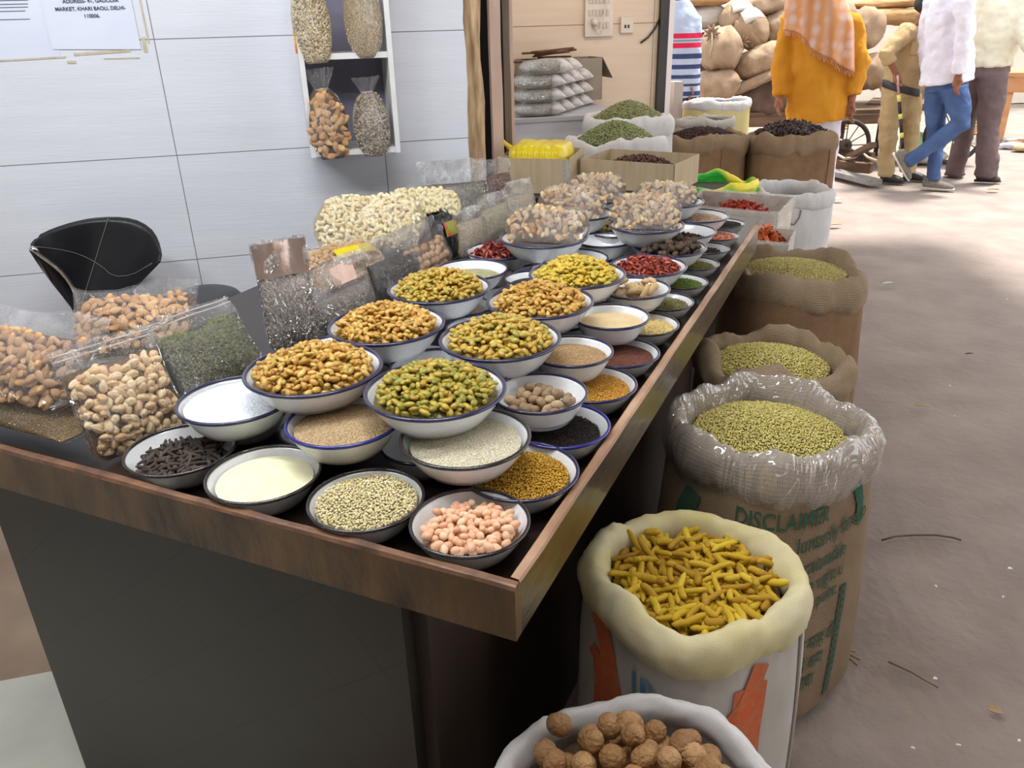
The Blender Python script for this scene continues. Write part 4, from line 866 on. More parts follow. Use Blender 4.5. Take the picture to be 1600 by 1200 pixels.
shelf_bag('tied bag of striped grey seeds at the lower right of the wall shelf', 587, 58, 244, 120, SN + .005, dict(name='striped_grey_seeds', cat='seeds', label='striped grey seeds in the lower right shelf bag', cols=[s(176, 160, 134), s(110, 96, 80), s(206, 192, 168), s(80, 68, 58)], protos=[P_seed(.0075, .004, .0026)], sp=.0075, mat_args=dict(rough=.6)), .80, 34, -.04)
M_orng = pm('orange_yellow_packet', s(226, 92, 30), s(240, 200, 30), scale=18, rough=.35, contrast=2)
pk_ = onwall(474, 86, SN + .03); pkt = thing('snack_packet', 'orange and yellow packet behind the upper left shelf bag', 'packet', (pk_[0], pk_[1], zMid + .012), WALL_A)
V = []
for j in range(8):
    for i in range(6): u, v = i / 5 - .5, j / 7; V.append((u * .05, -.012 * math.cos(PI * u) * math.sin(PI * min(1, v + .05)), v * .13))
n = len(V); V += [(x, -y + .001, z) for x, y, z in V]; Fq = gridF(6, 8); obj('foil_packet', V, Fq + [tuple(i + n for i in f[::-1]) for f in Fq], M_orng, pkt)

# ------------------------------------------------------------------ paper notices taped on the wall
M_paper = pm('white_paper', s(226, 232, 248), s(218, 224, 242), scale=4, rough=.7); M_ink = pm('black_ink', s(70, 74, 90), rough=.8); M_tape = pm('yellowed_tape', s(216, 208, 186), s(188, 174, 144), scale=24, rough=.4)
def text_mesh(txt, size, align='LEFT', font=None, bold=0.0):
    c = bpy.data.curves.new('txt', 'FONT'); c.body = txt; c.size = size; c.align_x = align; c.offset = bold
    if font: c.font = font
    o = bpy.data.objects.new('txt', c); COL.objects.link(o); dg = bpy.context.evaluated_depsgraph_get(); me = o.evaluated_get(dg).to_mesh()
    V = np.array([v.co[:] for v in me.vertices]); F = [tuple(p.vertices) for p in me.polygons]; o.evaluated_get(dg).to_mesh_clear(); bpy.data.objects.remove(o); bpy.data.curves.remove(c); return V, F
def sheet(label, pxs, lift, seed):
    """paper sheet given by its lower left / lower right pixels and height"""
    (x0, y0), (x1, y1), hh = pxs; a0_, z0_ = W(x0, y0); a1_, z1_ = W(x1, y1); w = a1_ - a0_; n = 12; V = []
    for j in range(n):
        for i in range(n): u, v = i / (n - 1), j / (n - 1); V.append((u * w, -lift - .0015 - .0015 * nz((u * 2, v * 2, seed), 1), v * hh + u * (z1_ - z0_)))
    t = thing('paper_notice', label, 'notice', wallpt(a0_, z0_), WALL_A); obj('sheet', V, gridF(n, n), M_paper, t); return t, w, hh, z1_ - z0_
nt1, w1, h1, d1 = sheet('white printed notice with an address taped on the tiled wall', ((83, 77), (221, 77), .34), .004, 1)
for txt, yy, sz in (('ADDRESS- 41, GADODIA', 0, .037), ('MARKET, KHARI BAOLI, DELHI-', 12, .037), ('110006.', 23.5, .025)):
    V, F = text_mesh(txt, .0165, 'CENTER', bold=.0003); ac, zc_ = W(142 if yy < 20 else 144, yy); a_ = ac - W(83, 77)[0]; z_ = zc_ - W(83, 77)[1]
    obj('printed_line', [(x + a_, -.0085, y + z_ - .008) for x, y, z in V], F, M_ink, nt1, False)
nt2, w2, h2, d2 = sheet('large white notice with ruled lines at the far left of the wall', ((-90, 103), (96, 89), .40), .0, 2)
for yy, x0, x1 in ((2, -60, 44), (8, -60, 44), (13, -60, 44), (19, -60, 40), (32, -60, 47)):
    a0_, z0_ = W(x0, yy); a1_, z1_ = W(x1, yy - 2); b_ = W(-90, 103)
    box_obj('ruled_line', ((a0_ + a1_) / 2 - b_[0], -.0045, (z0_ + z1_) / 2 - b_[1]), (a1_ - a0_, .0008, .0016), M_ink, nt2)
for i, (x, y, w_, h_) in enumerate(((160, 82, .19, .009), (226, 70, .013, .05), (50, 92, .22, .006), (112, 97, .03, .010), (223, 20, .006, .2), (190, 91, .12, .004))):
    a_, z_ = W(x, y); o = box_obj('tape_strip', (0, 0, 0), (w_, .0012, h_), M_tape); place(o, wallpt(a_, z_, WN - .0022), WALL_A); o.rotation_euler[1] = rng.uniform(-.06, .06)
    tag(o, ['yellowed tape along the lower edge of the address notice', 'brown tape scrap at the right corner of the address notice', 'yellowed tape below the large ruled notice', 'torn tape crumb hanging below the notices', 'tape along the right side of the address notice', 'thin peeling glue line under the address notice'][i], 'tape', 'old tape on the wall')

# ------------------------------------------------------------------ black padded chair between table and wall
M_leather = pm('black_leatherette', s(34, 34, 38), s(26, 26, 30), scale=12, rough=.36, bump=.12, bscale=160)
M_chrome = pm('chrome', (0.8, 0.8, 0.8), rough=.12, metal=1.0); M_stitch = pm('grey_stitching', s(120, 118, 114), rough=.8)
CN = 2.93
def cpt(px, py, n): return onwall(px, py, n)
cc = onwall(170, 470, CN + .12); ch = thing('padded_chair', 'black padded chair with chrome edge between the table and tiled wall', 'chair', (cc[0], cc[1], 0), 0)
# backrest: outline in the picture (left wing nearest), each point with its own distance
rows = 15; cols_ = 19
top_e = [(50, 382), (64, 368), (92, 356), (122, 347), (152, 342), (186, 341), (214, 346), (236, 360), (247, 380), (251, 398)]
bot_e = [(50, 388), (72, 404), (96, 424), (112, 446), (122, 470), (128, 496), (138, 520), (170, 500), (204, 456), (249, 408)]
def along(L, t):
    x = t * (len(L) - 1); i = min(int(x), len(L) - 2); f = x - i; g = lambda k: np.array(L[min(max(k, 0), len(L) - 1)], float); a, b, c, d = g(i - 1), g(i), g(i + 1), g(i + 2); return .5 * (2 * b + (c - a) * f + (2 * a - 5 * b + 4 * c - d) * f * f + (3 * b - a - 3 * c + d) * f ** 3)
def backpt(u, v, off):
    a, b = along(bot_e, u), along(top_e, u); px, py = a[0] * (1 - v) + b[0] * v, a[1] * (1 - v) + b[1] * v
    n = CN - .10 + .26 * math.sin(PI * min(1, .08 + u * .80)) ** 0.8 + .02 * v + off; return cpt(px, py, n)
loc = np.array(ch.location)
V = [backpt(i / (cols_ - 1), j / (rows - 1), 0) - loc for j in range(rows) for i in range(cols_)]; n = len(V)
V2 = [backpt(i / (cols_ - 1), j / (rows - 1), .035) - loc for j in range(rows) for i in range(cols_)]
Fq = gridF(cols_, rows); F = Fq + [tuple(i + n for i in f[::-1]) for f in Fq]
edge = [i for i in range(cols_)] + [j * cols_ + cols_ - 1 for j in range(1, rows)] + [(rows - 1) * cols_ + i for i in range(cols_ - 2, -1, -1)] + [j * cols_ for j in range(rows - 2, 0, -1)]
for k in range(len(edge)): a, b = edge[k], edge[(k + 1) % len(edge)]; F.append((b, a, a + n, b + n))
o = obj('backrest', V + V2, F, M_leather, ch); m = o.modifiers.new('sub', 'SUBSURF'); m.levels = m.render_levels = 2
MB().tube([V[k] for k in edge[:cols_ - 3]] , .009, 8).out('chrome_edge', M_chrome, ch, True)
MB().tube([(np.array(V[k]) + np.array(V2[k])) / 2 for k in edge[cols_ - 3:] + edge[:1]], .005, 8).out('piping', M_leather, ch, True)
outer = [backpt(k / 8 * .55, 0, .05) - loc for k in range(9)]
lw = [onwall(x, y, CN + .16) - loc for x, y in ((56, 398), (70, 420), (84, 442), (98, 464), (110, 480), (120, 497), (130, 508), (140, 518), (150, 520))]
V = [V_ for V_ in outer] + [l for l in lw]; o = obj('back_shell', V, [(i, i + 1, 9 + i + 1, 9 + i) for i in range(8)], M_leather, ch); m = o.modifiers.new('solid', 'SOLIDIFY'); m.thickness = .012
st = [backpt(.5 + .0 * k, k / 11, -.004) - loc for k in range(12)]; MB().tube(st, .0014, 5).out('stitching', M_stitch, ch, True)
st = [backpt(.04 + .9 * k / 15, .47 + .05 * math.sin(k * .2), -.004) - loc for k in range(16)]; MB().tube(st, .0014, 5).out('stitching', M_stitch, ch, True)
sc_ = onwall(312, 470, 2.86)
V = []; 
for j in range(9):
    for i in range(28):
        w = 2 * PI * i / 28; r = [0.0, .5, .8, .93, 1.0, 1.0, .92, .7, 0.0][j]; zz = [.038, .037, .032, .022, .008, -.012, -.028, -.034, -.034][j]
        V.append((.155 * r * math.cos(w) * (1 + .06 * math.cos(2 * w)), .19 * r * math.sin(w), zz + .012 * math.cos(w) * r))
o = obj('seat', V, gridF(28, 9, True), M_leather, ch); o.location = (sc_[0] - loc[0] - .02, sc_[1] - loc[1], sc_[2] - .02); o.rotation_euler = (0, 0, .2)
so = np.array(o.location); MB().tube([so + np.array([0, 0, -.035]), (so[0], so[1], .03)], .026, 16).out('gas_column', M_chrome, ch, True)
obj('base_plate', *[x for x in (lambda VF: ([(v[0] + so[0], v[1] + so[1], v[2]) for v in VF[0]], VF[1]))(lathe([(0, .0), (.21, .0), (.21, .012), (.08, .030), (.03, .05), (0, .05)], 40))], M_chrome, ch)
MB().tube([so + np.array([-.10, .06, -.03]), so + np.array([-.24, .10, -.02]), so + np.array([-.32, .16, .06]), backpt(.55, .10, .10) - loc], .018, 10).out('back_bracket', M_chrome, ch, True)
# ------------------------------------------------------------------ open sacks
M_jute = burlap('jute_weave', s(178, 154, 128), s(156, 132, 108), .0042)
M_jute2 = burlap('darker_jute_weave', s(170, 138, 108), s(144, 114, 88), .0046)
M_juteg = burlap('pale_jute_weave', s(188, 168, 142), s(166, 146, 120), .0042)
M_pp = burlap('white_woven_plastic', s(224, 220, 214), s(206, 200, 192), .0022, .1)
M_ppy = burlap('turmeric_stained_plastic', s(242, 236, 204), s(232, 220, 158), .0022, .1)
M_ppw = burlap('bright_white_woven_plastic', s(236, 236, 238), s(222, 222, 226), .0022, .1)
M_ppcream = burlap('cream_woven_plastic', s(236, 226, 170), s(226, 214, 150), .003, .2)
F_liner = film('sack_liner_film', haze=.22, hazec=(.92, .88, .85), gloss=.75, bscale=7, bump=.9)
class Sack:
    def __init__(self, c, R, ztop, rr=.03, sq=.25, rot=0.0, base=1.06, bulge=.06, seed=0, wave=.02, asp=1.0, zb=0.0, foldn=1.0, rv=1.9):
        self.c = np.array([c[0], c[1], 0.0]); self.R, self.z, self.rr, self.sq, self.rot, self.base, self.bulge, self.seed, self.wave, self.asp, self.zb, self.foldn, self.rv = R, ztop, rr, sq, rot, base, bulge, seed, wave, asp, zb, foldn, rv
    def rad(self, w):
        a = w - self.rot; k = 2 + 2.2 * self.sq; c, s_ = abs(math.cos(a)), abs(math.sin(a)) / self.asp
        return self.R / (c ** k + s_ ** k) ** (1 / k) * (1 + .035 * nz((math.cos(w) * 1.3, math.sin(w) * 1.3, self.seed), 1.1))
    def top(self, w): return self.z + self.wave * nz((math.cos(w) * 1.5, math.sin(w) * 1.5, self.seed + 4), 1.2)
    def body(self, w, z, off=0.0):
        zt_ = self.top(w) - self.rr * self.rv; t = min(1, max(0, (z - self.zb) / (zt_ - self.zb)))
        k = self.base + (0.985 - self.base) * t + self.bulge * math.sin(PI * min(1, t * 1.05)) ** 1.0
        if t < .10: k *= 0.90 + .10 * math.sin(PI / 2 * t / .10)
        r = self.rad(w) * k * (1 + self.foldn * (.016 * nz((math.cos(w) * 3, math.sin(w) * 3, z * 5), 1.2, self.seed) + .008 * nz((math.cos(w) * 8, math.sin(w) * 8, z * 5), 1.4, self.seed))) + off
        return self.c + np.array([r * math.cos(w), r * math.sin(w), z])
    def roll(self, w, b, off=0.0):
        """b goes round the rolled rim: 0 outside, pi/2 top, pi inside"""
        kk = 1 + .34 * nz((math.cos(w) * 2.4, math.sin(w) * 2.4, self.seed + 9), 1.2) + .14 * nz((math.cos(w) * 6, math.sin(w) * 6, b), 1.2, self.seed)
        cr = .0035 * nz((math.cos(w) * 14, math.sin(w) * 14, b * 1.5), 1.0, self.seed)
        q = self.rr * kk; r0 = self.rad(w) * (1 + .01 * math.sin(3 * w + self.seed)) - self.rr * .70; rr_ = r0 + (q + off + cr) * math.cos(b); z = self.top(w) - self.rr * self.rv + (q * self.rv + off + cr) * math.sin(b)
        return self.c + np.array([rr_ * math.cos(w), rr_ * math.sin(w), z])
def sack(label, S, mat, rollmat=None, liner=None, drop=.05, mh=.02, body_uv=None, name='grain_sack', cat='sack', group=None, seam=None, stitchmat=None):
    t = thing(name, label, cat, (S.c[0], S.c[1], S.zb)); o0 = np.array([S.c[0], S.c[1], S.zb]); n, m = 120, 40; V = []; U = []
    for j in range(m):
        for i in range(n + 1):
            w = 2 * PI * i / n - PI; z = S.zb + (S.top(w) - S.rr * S.rv - S.zb) * j / (m - 1); V.append(S.body(w, z) - o0); U.append((w * S.R, z))
    F = gridF(n + 1, m); obj('sack_body', V, F, mat, t, uv=U)
    V = []; U = []; k = 20
    for i in range(n + 1):
        w = 2 * PI * i / n - PI
        for b in range(k): a = -1.15 + (PI + 2.1) * b / (k - 1); V.append(S.roll(w, a) - o0); U.append((w * S.R, a * S.rr))
        p = V[-1]; q = p + np.array([-.02 * math.cos(w), -.02 * math.sin(w), -drop * 1.6]); V.append(q); U.append((w * S.R, 4 * S.rr + .1))
    kk = k + 1; F = [(i * kk + j, (i + 1) * kk + j, (i + 1) * kk + j + 1, i * kk + j + 1) for i in range(n) for j in range(kk - 1)]
    obj('rolled_rim', V, F, rollmat or mat, t, uv=U)
    if liner:
        V = []; k = 18
        for i in range(n + 1):
            w = 2 * PI * i / n - PI
            for b in range(k): a = -1.0 + (PI + 1.6) * b / (k - 1); V.append(S.roll(w, a, .005 + .005 * nz((math.cos(w) * 6 + a, math.sin(w) * 6, a * 1.5), 1.4) + .002 * nz((math.cos(w) * 14 + 3 * a, math.sin(w) * 14, a), 1.4)) - o0)
        F = [(i * k + j, (i + 1) * k + j, (i + 1) * k + j + 1, i * k + j + 1) for i in range(n) for j in range(k - 1)]; obj('plastic_liner', V, F, liner, t)
    if seam is not None:
        mb = MB()
        for w in seam:
            P = [S.body(w + .02 * math.sin(z * 9), z, .003) - o0 for z in np.linspace(S.zb + .03, S.z - S.rr * 2, 22)]; mb.tube(P, .003, 5)
        mb.out('side_seam', stitchmat or mat, t, True)
    return t
def sfill(S, name, label, cat, drop=.05, mh=.02, **kw):
    Rf = S.R - S.rr * 1.3
    o = heap(name, label, cat, S.c[:2], Rf, S.z - drop, mh, **kw)
    if S.asp < 1: o.scale = (1, S.asp, 1)
    return o
def wrap_text(S, t, txt, w0, z0, size, mat, slope=0.0, font=None, bold=.0006, name='printed_text', xs=.64):
    V, F = text_mesh(txt, size, 'LEFT', font, bold); o0 = np.array([S.c[0], S.c[1], S.zb]); P = []
    for x, y, _ in V: x *= xs; w = w0 + x / (S.R * 1.06); P.append(S.body(w, z0 + y + slope * x, .004) - o0)
    return obj(name, P, F, mat, t, smooth=False)
def wrap_stroke(S, t, pts, width, mat, name='printed_mark'):
    """printed stroke through (angle, height) points"""
    o0 = np.array([S.c[0], S.c[1], S.zb]); pts = [np.array(p, float) for p in pts]; D = []
    for a, b in zip(pts[:-1], pts[1:]):
        m = max(2, int(np.hypot((b - a)[0] * S.R, (b - a)[1]) / .012)); D += [a + (b - a) * k / m for k in range(m)]
    D.append(pts[-1]); V = []
    for i, p in enumerate(D):
        d = D[min(i + 1, len(D) - 1)] - D[max(i - 1, 0)]; d = np.array([d[0] * S.R, d[1]]); d /= np.linalg.norm(d) + 1e-9; nn = np.array([-d[1], d[0]])
        for sg in (-1, -.33, .33, 1): q = p + sg * width / 2 * np.array([nn[0] / S.R, nn[1]]); V.append(S.body(q[0], q[1], .0035) - o0)
    F = [(i * 4 + k, i * 4 + k + 1, (i + 1) * 4 + k + 1, (i + 1) * 4 + k) for i in range(len(D) - 1) for k in range(3)]; return obj(name, V, F, mat, t, smooth=False)
M_green = pm('green_sack_print', s(34, 84, 62), s(60, 84, 64), scale=60, rough=.9, contrast=2)
M_orange = pm('orange_sack_print', s(204, 92, 44), s(190, 110, 70), scale=60, rough=.8, contrast=2)
M_blueink = pm('blue_sack_print', s(64, 120, 164), s(120, 150, 170), scale=60, rough=.8, contrast=2)
CORI = [s(218, 204, 124), s(194, 180, 96), s(230, 218, 150), s(176, 164, 86), s(206, 192, 114)]
# nearest: walnuts, cut by the frame
c1 = at(1008, 1290, .585); S1 = Sack(c1, .217, .61, .018, .2, .3, 1.0, .06, 1, .014, rv=1.6)
t1 = sack('white woven plastic sack of whole walnuts, nearest of the sacks', S1, M_ppw)
sfill(S1, 'walnut', 'whole brown walnut in the nearest white sack', 'walnut', .035, .016, protos=[P_walnut(), (P_walnut()[0] * np.array([1.06, 1.05, .95]), P_walnut()[1])], sp=.041, tilt=1.2, lift=.65, scale=(1.0, 1.2), cols=[s(190, 146, 96), s(170, 126, 80), s(204, 162, 112), s(152, 110, 70)], bump=.7, bscale=150, mottle=60,
      single=True, group='walnuts in the nearest sack', heapname='walnuts', heaplabel='lower layer of walnuts in the nearest sack', rough=.6, layers=2)
# turmeric
c2 = at(1086, 898, .655); S2 = Sack(c2, .193, .68, .027, .3, .5, 1.0, .05, 2, .02, rv=1.6)
t2 = sack('white plastic sack with orange print holding yellow turmeric fingers', S2, M_pp, M_ppy, stitchmat=M_pp, seam=[-.55])
TUR = [s(204, 170, 34), s(186, 148, 26), s(214, 184, 48), s(166, 122, 28), s(196, 160, 30)]
sfill(S2, 'turmeric_finger', 'dry yellow turmeric finger in the stained white sack', 'turmeric', .045, .012, protos=[P_stick(.058, .0066, .18, 7, .10, 1), P_stick(.046, .0072, .25, 6, .10, 2), P_stick(.066, .0060, .12, 8, .10, 3), P_stick(.034, .0075, .3, 5, .12, 5)],
      sp=.0245, tilt=.28, lift=.7, scale=(.85, 1.15), cols=TUR, single=True, group='turmeric fingers in the sack', heapname='turmeric', heaplabel='lower layer of turmeric in the sack', rough=.75, layers=3)
wc2 = math.atan2(-c2[1], -c2[0])
wrap_stroke(S2, t2, [(wc2 - 1.02, .62), (wc2 - .86, .57), (wc2 - .70, .49), (wc2 - .64, .40), (wc2 - .66, .28)], .048, M_orange)
wrap_stroke(S2, t2, [(wc2 - 1.08, .53), (wc2 - .96, .52), (wc2 - .88, .47), (wc2 - .86, .36)], .034, M_orange)
wrap_stroke(S2, t2, [(wc2 - .46, .57), (wc2 - .42, .46), (wc2 - .40, .36)], .008, M_blueink)
wrap_stroke(S2, t2, [(wc2 - .36, .57), (wc2 - .32, .46), (wc2 - .30, .38)], .008, M_blueink)
wrap_stroke(S2, t2, [(wc2 - .34, .57), (wc2 - .24, .545), (wc2 - .16, .52), (wc2 - .24, .505), (wc2 - .14, .465)], .009, M_blueink)
wrap_stroke(S2, t2, [(wc2 - .02, .40), (wc2 + .30, .46), (wc2 + .56, .53), (wc2 + .70, .60)], .036, M_orange)
wrap_stroke(S2, t2, [(wc2 + .60, .56), (wc2 + .57, .44), (wc2 + .58, .22)], .070, M_orange)
wrap_stroke(S2, t2, [(wc2 + .08, .34), (wc2 + .32, .39), (wc2 + .34, .24)], .036, M_orange)
# printed jute with plastic liner
c3 = at(1203, 666, .73); S3 = Sack(c3, .212, .76, .025, .5, .55, 1.13, .03, 3, .025, foldn=.8, rv=2.5)
t3 = sack('jute sack with green print and plastic lined rim of coriander seeds', S3, M_jute, M_juteg, F_liner, seam=[.05])
sfill(S3, 'coriander_seeds', 'green yellow coriander seeds filling the plastic lined sack', 'seeds', .055, .035, protos=sd(.0030, .0026, .0026), sp=.0052, tilt=1, layers=1, lift=.5, cols=CORI, mkey='coriander_sack', rough=.7)
w3 = math.atan2(-c3[1], -c3[0])
for txt, dw_, z_, sz_, sl in (('DISCLAIMER', -.22, .600, .060, .02), ('luntarily forego', .36, .540, .058, .08), ('actionable', .40, .480, .056, .06), ('ble right u', .42, .430, .052, .05), ('me point', .44, .382, .050, .05)):
    wrap_text(S3, t3, txt, w3 + dw_, z_, sz_, M_green, sl)
try: DEV = bpy.data.fonts.load(bpy.utils.system_resource('DATAFILES') + '/fonts/NotoSansDevanagari-Regular.woff2')
except Exception: DEV = None
for txt, z_ in (('\u0930 \u092e\u093e\u0939 \u0915\u0947', .255), ('\u092e\u0947\u0902 \u0905\u092a', .195), ('\u0926\u093e\u0935\u093e', .14)): wrap_text(S3, t3, txt, w3 + .52, z_, .055, M_green, .03)
wz = w3 + 1.02
for k in range(16): z_ = .075 + k * .0205; wrap_stroke(S3, t3, [(wz + k * .004 - .030, z_), (wz + k * .004 + .030, z_ + .016)], .008, M_green, 'printed_stripe')
wrap_stroke(S3, t3, [(wz - .03, .07), (wz + .03, .40)], .005, M_green, 'printed_stripe'); wrap_stroke(S3, t3, [(wz + .035, .07), (wz + .10, .40)], .005, M_green, 'printed_stripe')
wrap_stroke(S3, t3, [(w3 + 1.02, .665), (w3 + 1.16, .655), (w3 + 1.24, .61), (w3 + 1.26, .55)], .028, M_green); wrap_stroke(S3, t3, [(w3 - .75, .62), (w3 - .85, .56), (w3 - .9, .48)], .05, M_green)
mb = MB()
ear = S3.body(-.10, .03)
for k in range(7):
    a = rng.uniform(-.5, .5); L_ = rng.uniform(.03, .07); d = np.array([math.cos(-.4 + a), math.sin(-.4 + a), rng.uniform(-.1, .5)]); mb.tube([ear + np.array([-.03, .02, .05 + .004 * k]), ear + np.array([-.005, 0, .03]), ear + d * L_], .0035, 5)
obj('frayed_corner', [np.array(v) - np.array([c3[0], c3[1], 0]) for v in mb.V], mb.F, M_juteg, t3)
# two jute sacks behind
c4 = at(1205, 560, .71); S4 = Sack(c4, .20, .735, .028, .4, .2, 1.0, .04, 4, .05, rv=1.9)
sack('jute sack of coriander squeezed between two larger sacks', S4, M_jute, M_juteg)
sfill(S4, 'coriander_seeds', 'yellow green coriander seeds in the squeezed middle sack', 'seeds', .045, .03, protos=sd(.0030, .0026, .0026), sp=.0056, tilt=1, layers=1, lift=.5, cols=CORI, mkey='coriander_sack', rough=.7)
c5 = at(1240, 421, .73); S5 = Sack(c5, .238, .765, .034, .5, .1, 1.10, .03, 5, .045, rv=2.0)
t5 = sack('tall jute sack of fennel standing behind the squeezed coriander sack', S5, M_jute2, M_juteg, seam=[.15])
sfill(S5, 'fennel_seeds', 'olive green fennel seeds in the tall jute sack', 'seeds', .045, .03, protos=sd(.0046, .0018, .0016), sp=.0066, tilt=.7, layers=2, lift=.5, cols=[s(194, 182, 112), s(170, 158, 90), s(212, 200, 136), s(152, 140, 78)], mkey='fennel_sack', rough=.7)
M_navyprint = pm('faded_navy_stripe', s(84, 78, 92), s(120, 100, 90), scale=50, rough=.9, contrast=2); w5 = math.atan2(-c5[1], -c5[0])
for dd in (-.10, -.03, .04): wrap_stroke(S5, t5, [(w5 + dd, .60), (w5 + dd - .02, .05)], .012, M_navyprint, 'printed_stripe')
# white plastic sack, two brown sacks, white sack at the back of the row
c6 = at(1236, 298, .70); S6 = Sack(c6, .222, .72, .026, .25, .2, .92, .03, 6, .03)
t6 = sack('white woven plastic sack, almost empty, beside the orange chilli carton', S6, M_ppw)
sfill(S6, 'dark_seeds', 'dark seeds low inside the white plastic sack', 'seeds', .075, .004, mat=grain('darkseed', [s(84, 76, 74), s(60, 54, 54), s(108, 100, 96)], .006))
M_greyprint = pm('grey_print', s(120, 112, 110), rough=.8); w6 = math.atan2(-c6[1], -c6[0])
wrap_stroke(S6, t6, [(w6 - .02, .44), (w6 + .16, .45)], .055, M_greyprint); wrap_stroke(S6, t6, [(w6 + .02, .57), (w6 + .16, .56), (w6 + .26, .60), (w6 + .28, .64)], .008, M_greyprint)
c7 = at(1236, 214, .84); S7 = Sack(c7, .29, .87, .036, .6, .12, .98, .03, 7, .045, asp=.8)
sack('brown jute sack of dark dried peel standing before the orange kurta', S7, M_jute2, M_jute, seam=[-.75])
sfill(S7, 'dark_peel', 'dark brown dried pods heaped in the right brown sack', 'pods', .02, .075, protos=[P_petal(0, .05), P_lump(4, .02, .01, .008, .4)], sp=.022, tilt=.8, layers=2, cols=[s(76, 60, 58), s(58, 46, 46), s(98, 80, 76)], rough=.6)
c8 = at(1098, 216, .84); S8 = Sack(c8, .285, .87, .036, .6, .1, .98, .03, 8, .045, asp=.8)
sack('brown jute sack of cloves in front of the white plastic sack', S8, M_jute2, M_jute, seam=[-1.2])
sfill(S8, 'cloves', 'brown cloves in the left brown sack', 'cloves', .03, .06, protos=[P_lump(4, .012, .008, .007, .4)], sp=.016, tilt=.8, layers=2, cols=[s(110, 78, 62), s(88, 62, 50), s(130, 98, 80)], rough=.7)
c9 = at(1120, 161, .99); S9 = Sack(c9, .26, 1.02, .020, .4, .2, .98, .03, 9, .02, asp=.7)
sack('cream plastic sack with white rim, rearmost behind the clove sack', S9, M_ppcream, M_ppw)
c9b = at(1101, 188, .93); S9b = Sack(c9b, .22, .95, .016, .4, .2, 1.0, .03, 19, .02, asp=.55)
sack('grey white plastic sack between the clove sack and the cream sack', S9b, M_pp, M_pp)
sfill(S9b, 'dark_pods', 'dark pods inside the grey white sack', 'pods', .03, .03, mat=grain('pods9', [s(70, 58, 54), s(48, 40, 40), s(92, 78, 72)], .010))
sfill(S9, 'peppercorns', 'dark peppercorns in the rearmost cream sack', 'peppercorns', .04, .03, mat=grain('pepper9', [s(58, 52, 52), s(40, 36, 38), s(80, 72, 70)], .008))
GRC = [s(128, 136, 88), s(106, 114, 68), s(152, 158, 110), s(140, 142, 98)]
for (px, py, z_, R_, lab, sd__, bz) in ((962, 222, .985, .275, 'white lined sack of green cardamom behind the cartons', 10, .0), (982, 188, 1.045, .27, 'rear white lined sack of green cardamom by the black post', 11, .0)):
    cg = at(px, py, z_); Sg = Sack(cg, R_, z_ + .03, .032, .35, .2, .96, .03, sd__, .03, asp=.75); sack(lab, Sg, M_ppw, M_ppw)
    sfill(Sg, 'green_cardamom', 'heap of green cardamom pods in the ' + ('front' if sd__ == 10 else 'rear') + ' white lined sack', 'cardamom', .03, .11, protos=[P_seed(.010, .0048, .0046)], sp=.0115, tilt=.6, layers=2, cols=GRC if sd__ == 10 else GRC + [s(150, 130, 90)], mkey='cardamom%d' % sd__, rough=.65, p=1.6)
# green and yellow printed bag, open, behind the chilli cartons
M_gy = pm('green_yellow_plastic', s(40, 170, 56), s(240, 220, 30), scale=5, rough=.35, contrast=4, detail=1)
M_wgy = pm('white_green_plastic', s(50, 176, 66), s(240, 224, 60), scale=4, rough=.35, contrast=4, detail=1)
cgy = at(1116, 287, .74); Sy = Sack(cgy, .235, .76, .014, .3, .1, .95, .02, 12, .05)
sack('green yellow and white printed plastic bag standing open behind the chilli cartons', Sy, M_gy, M_wgy, name='printed_bag', cat='bag')
sfill(Sy, 'black_seeds', 'dark seeds inside the green yellow bag', 'seeds', .05, .01, mat=grain('darkgy', [s(60, 50, 40), s(44, 38, 32), s(80, 68, 52)], .006))
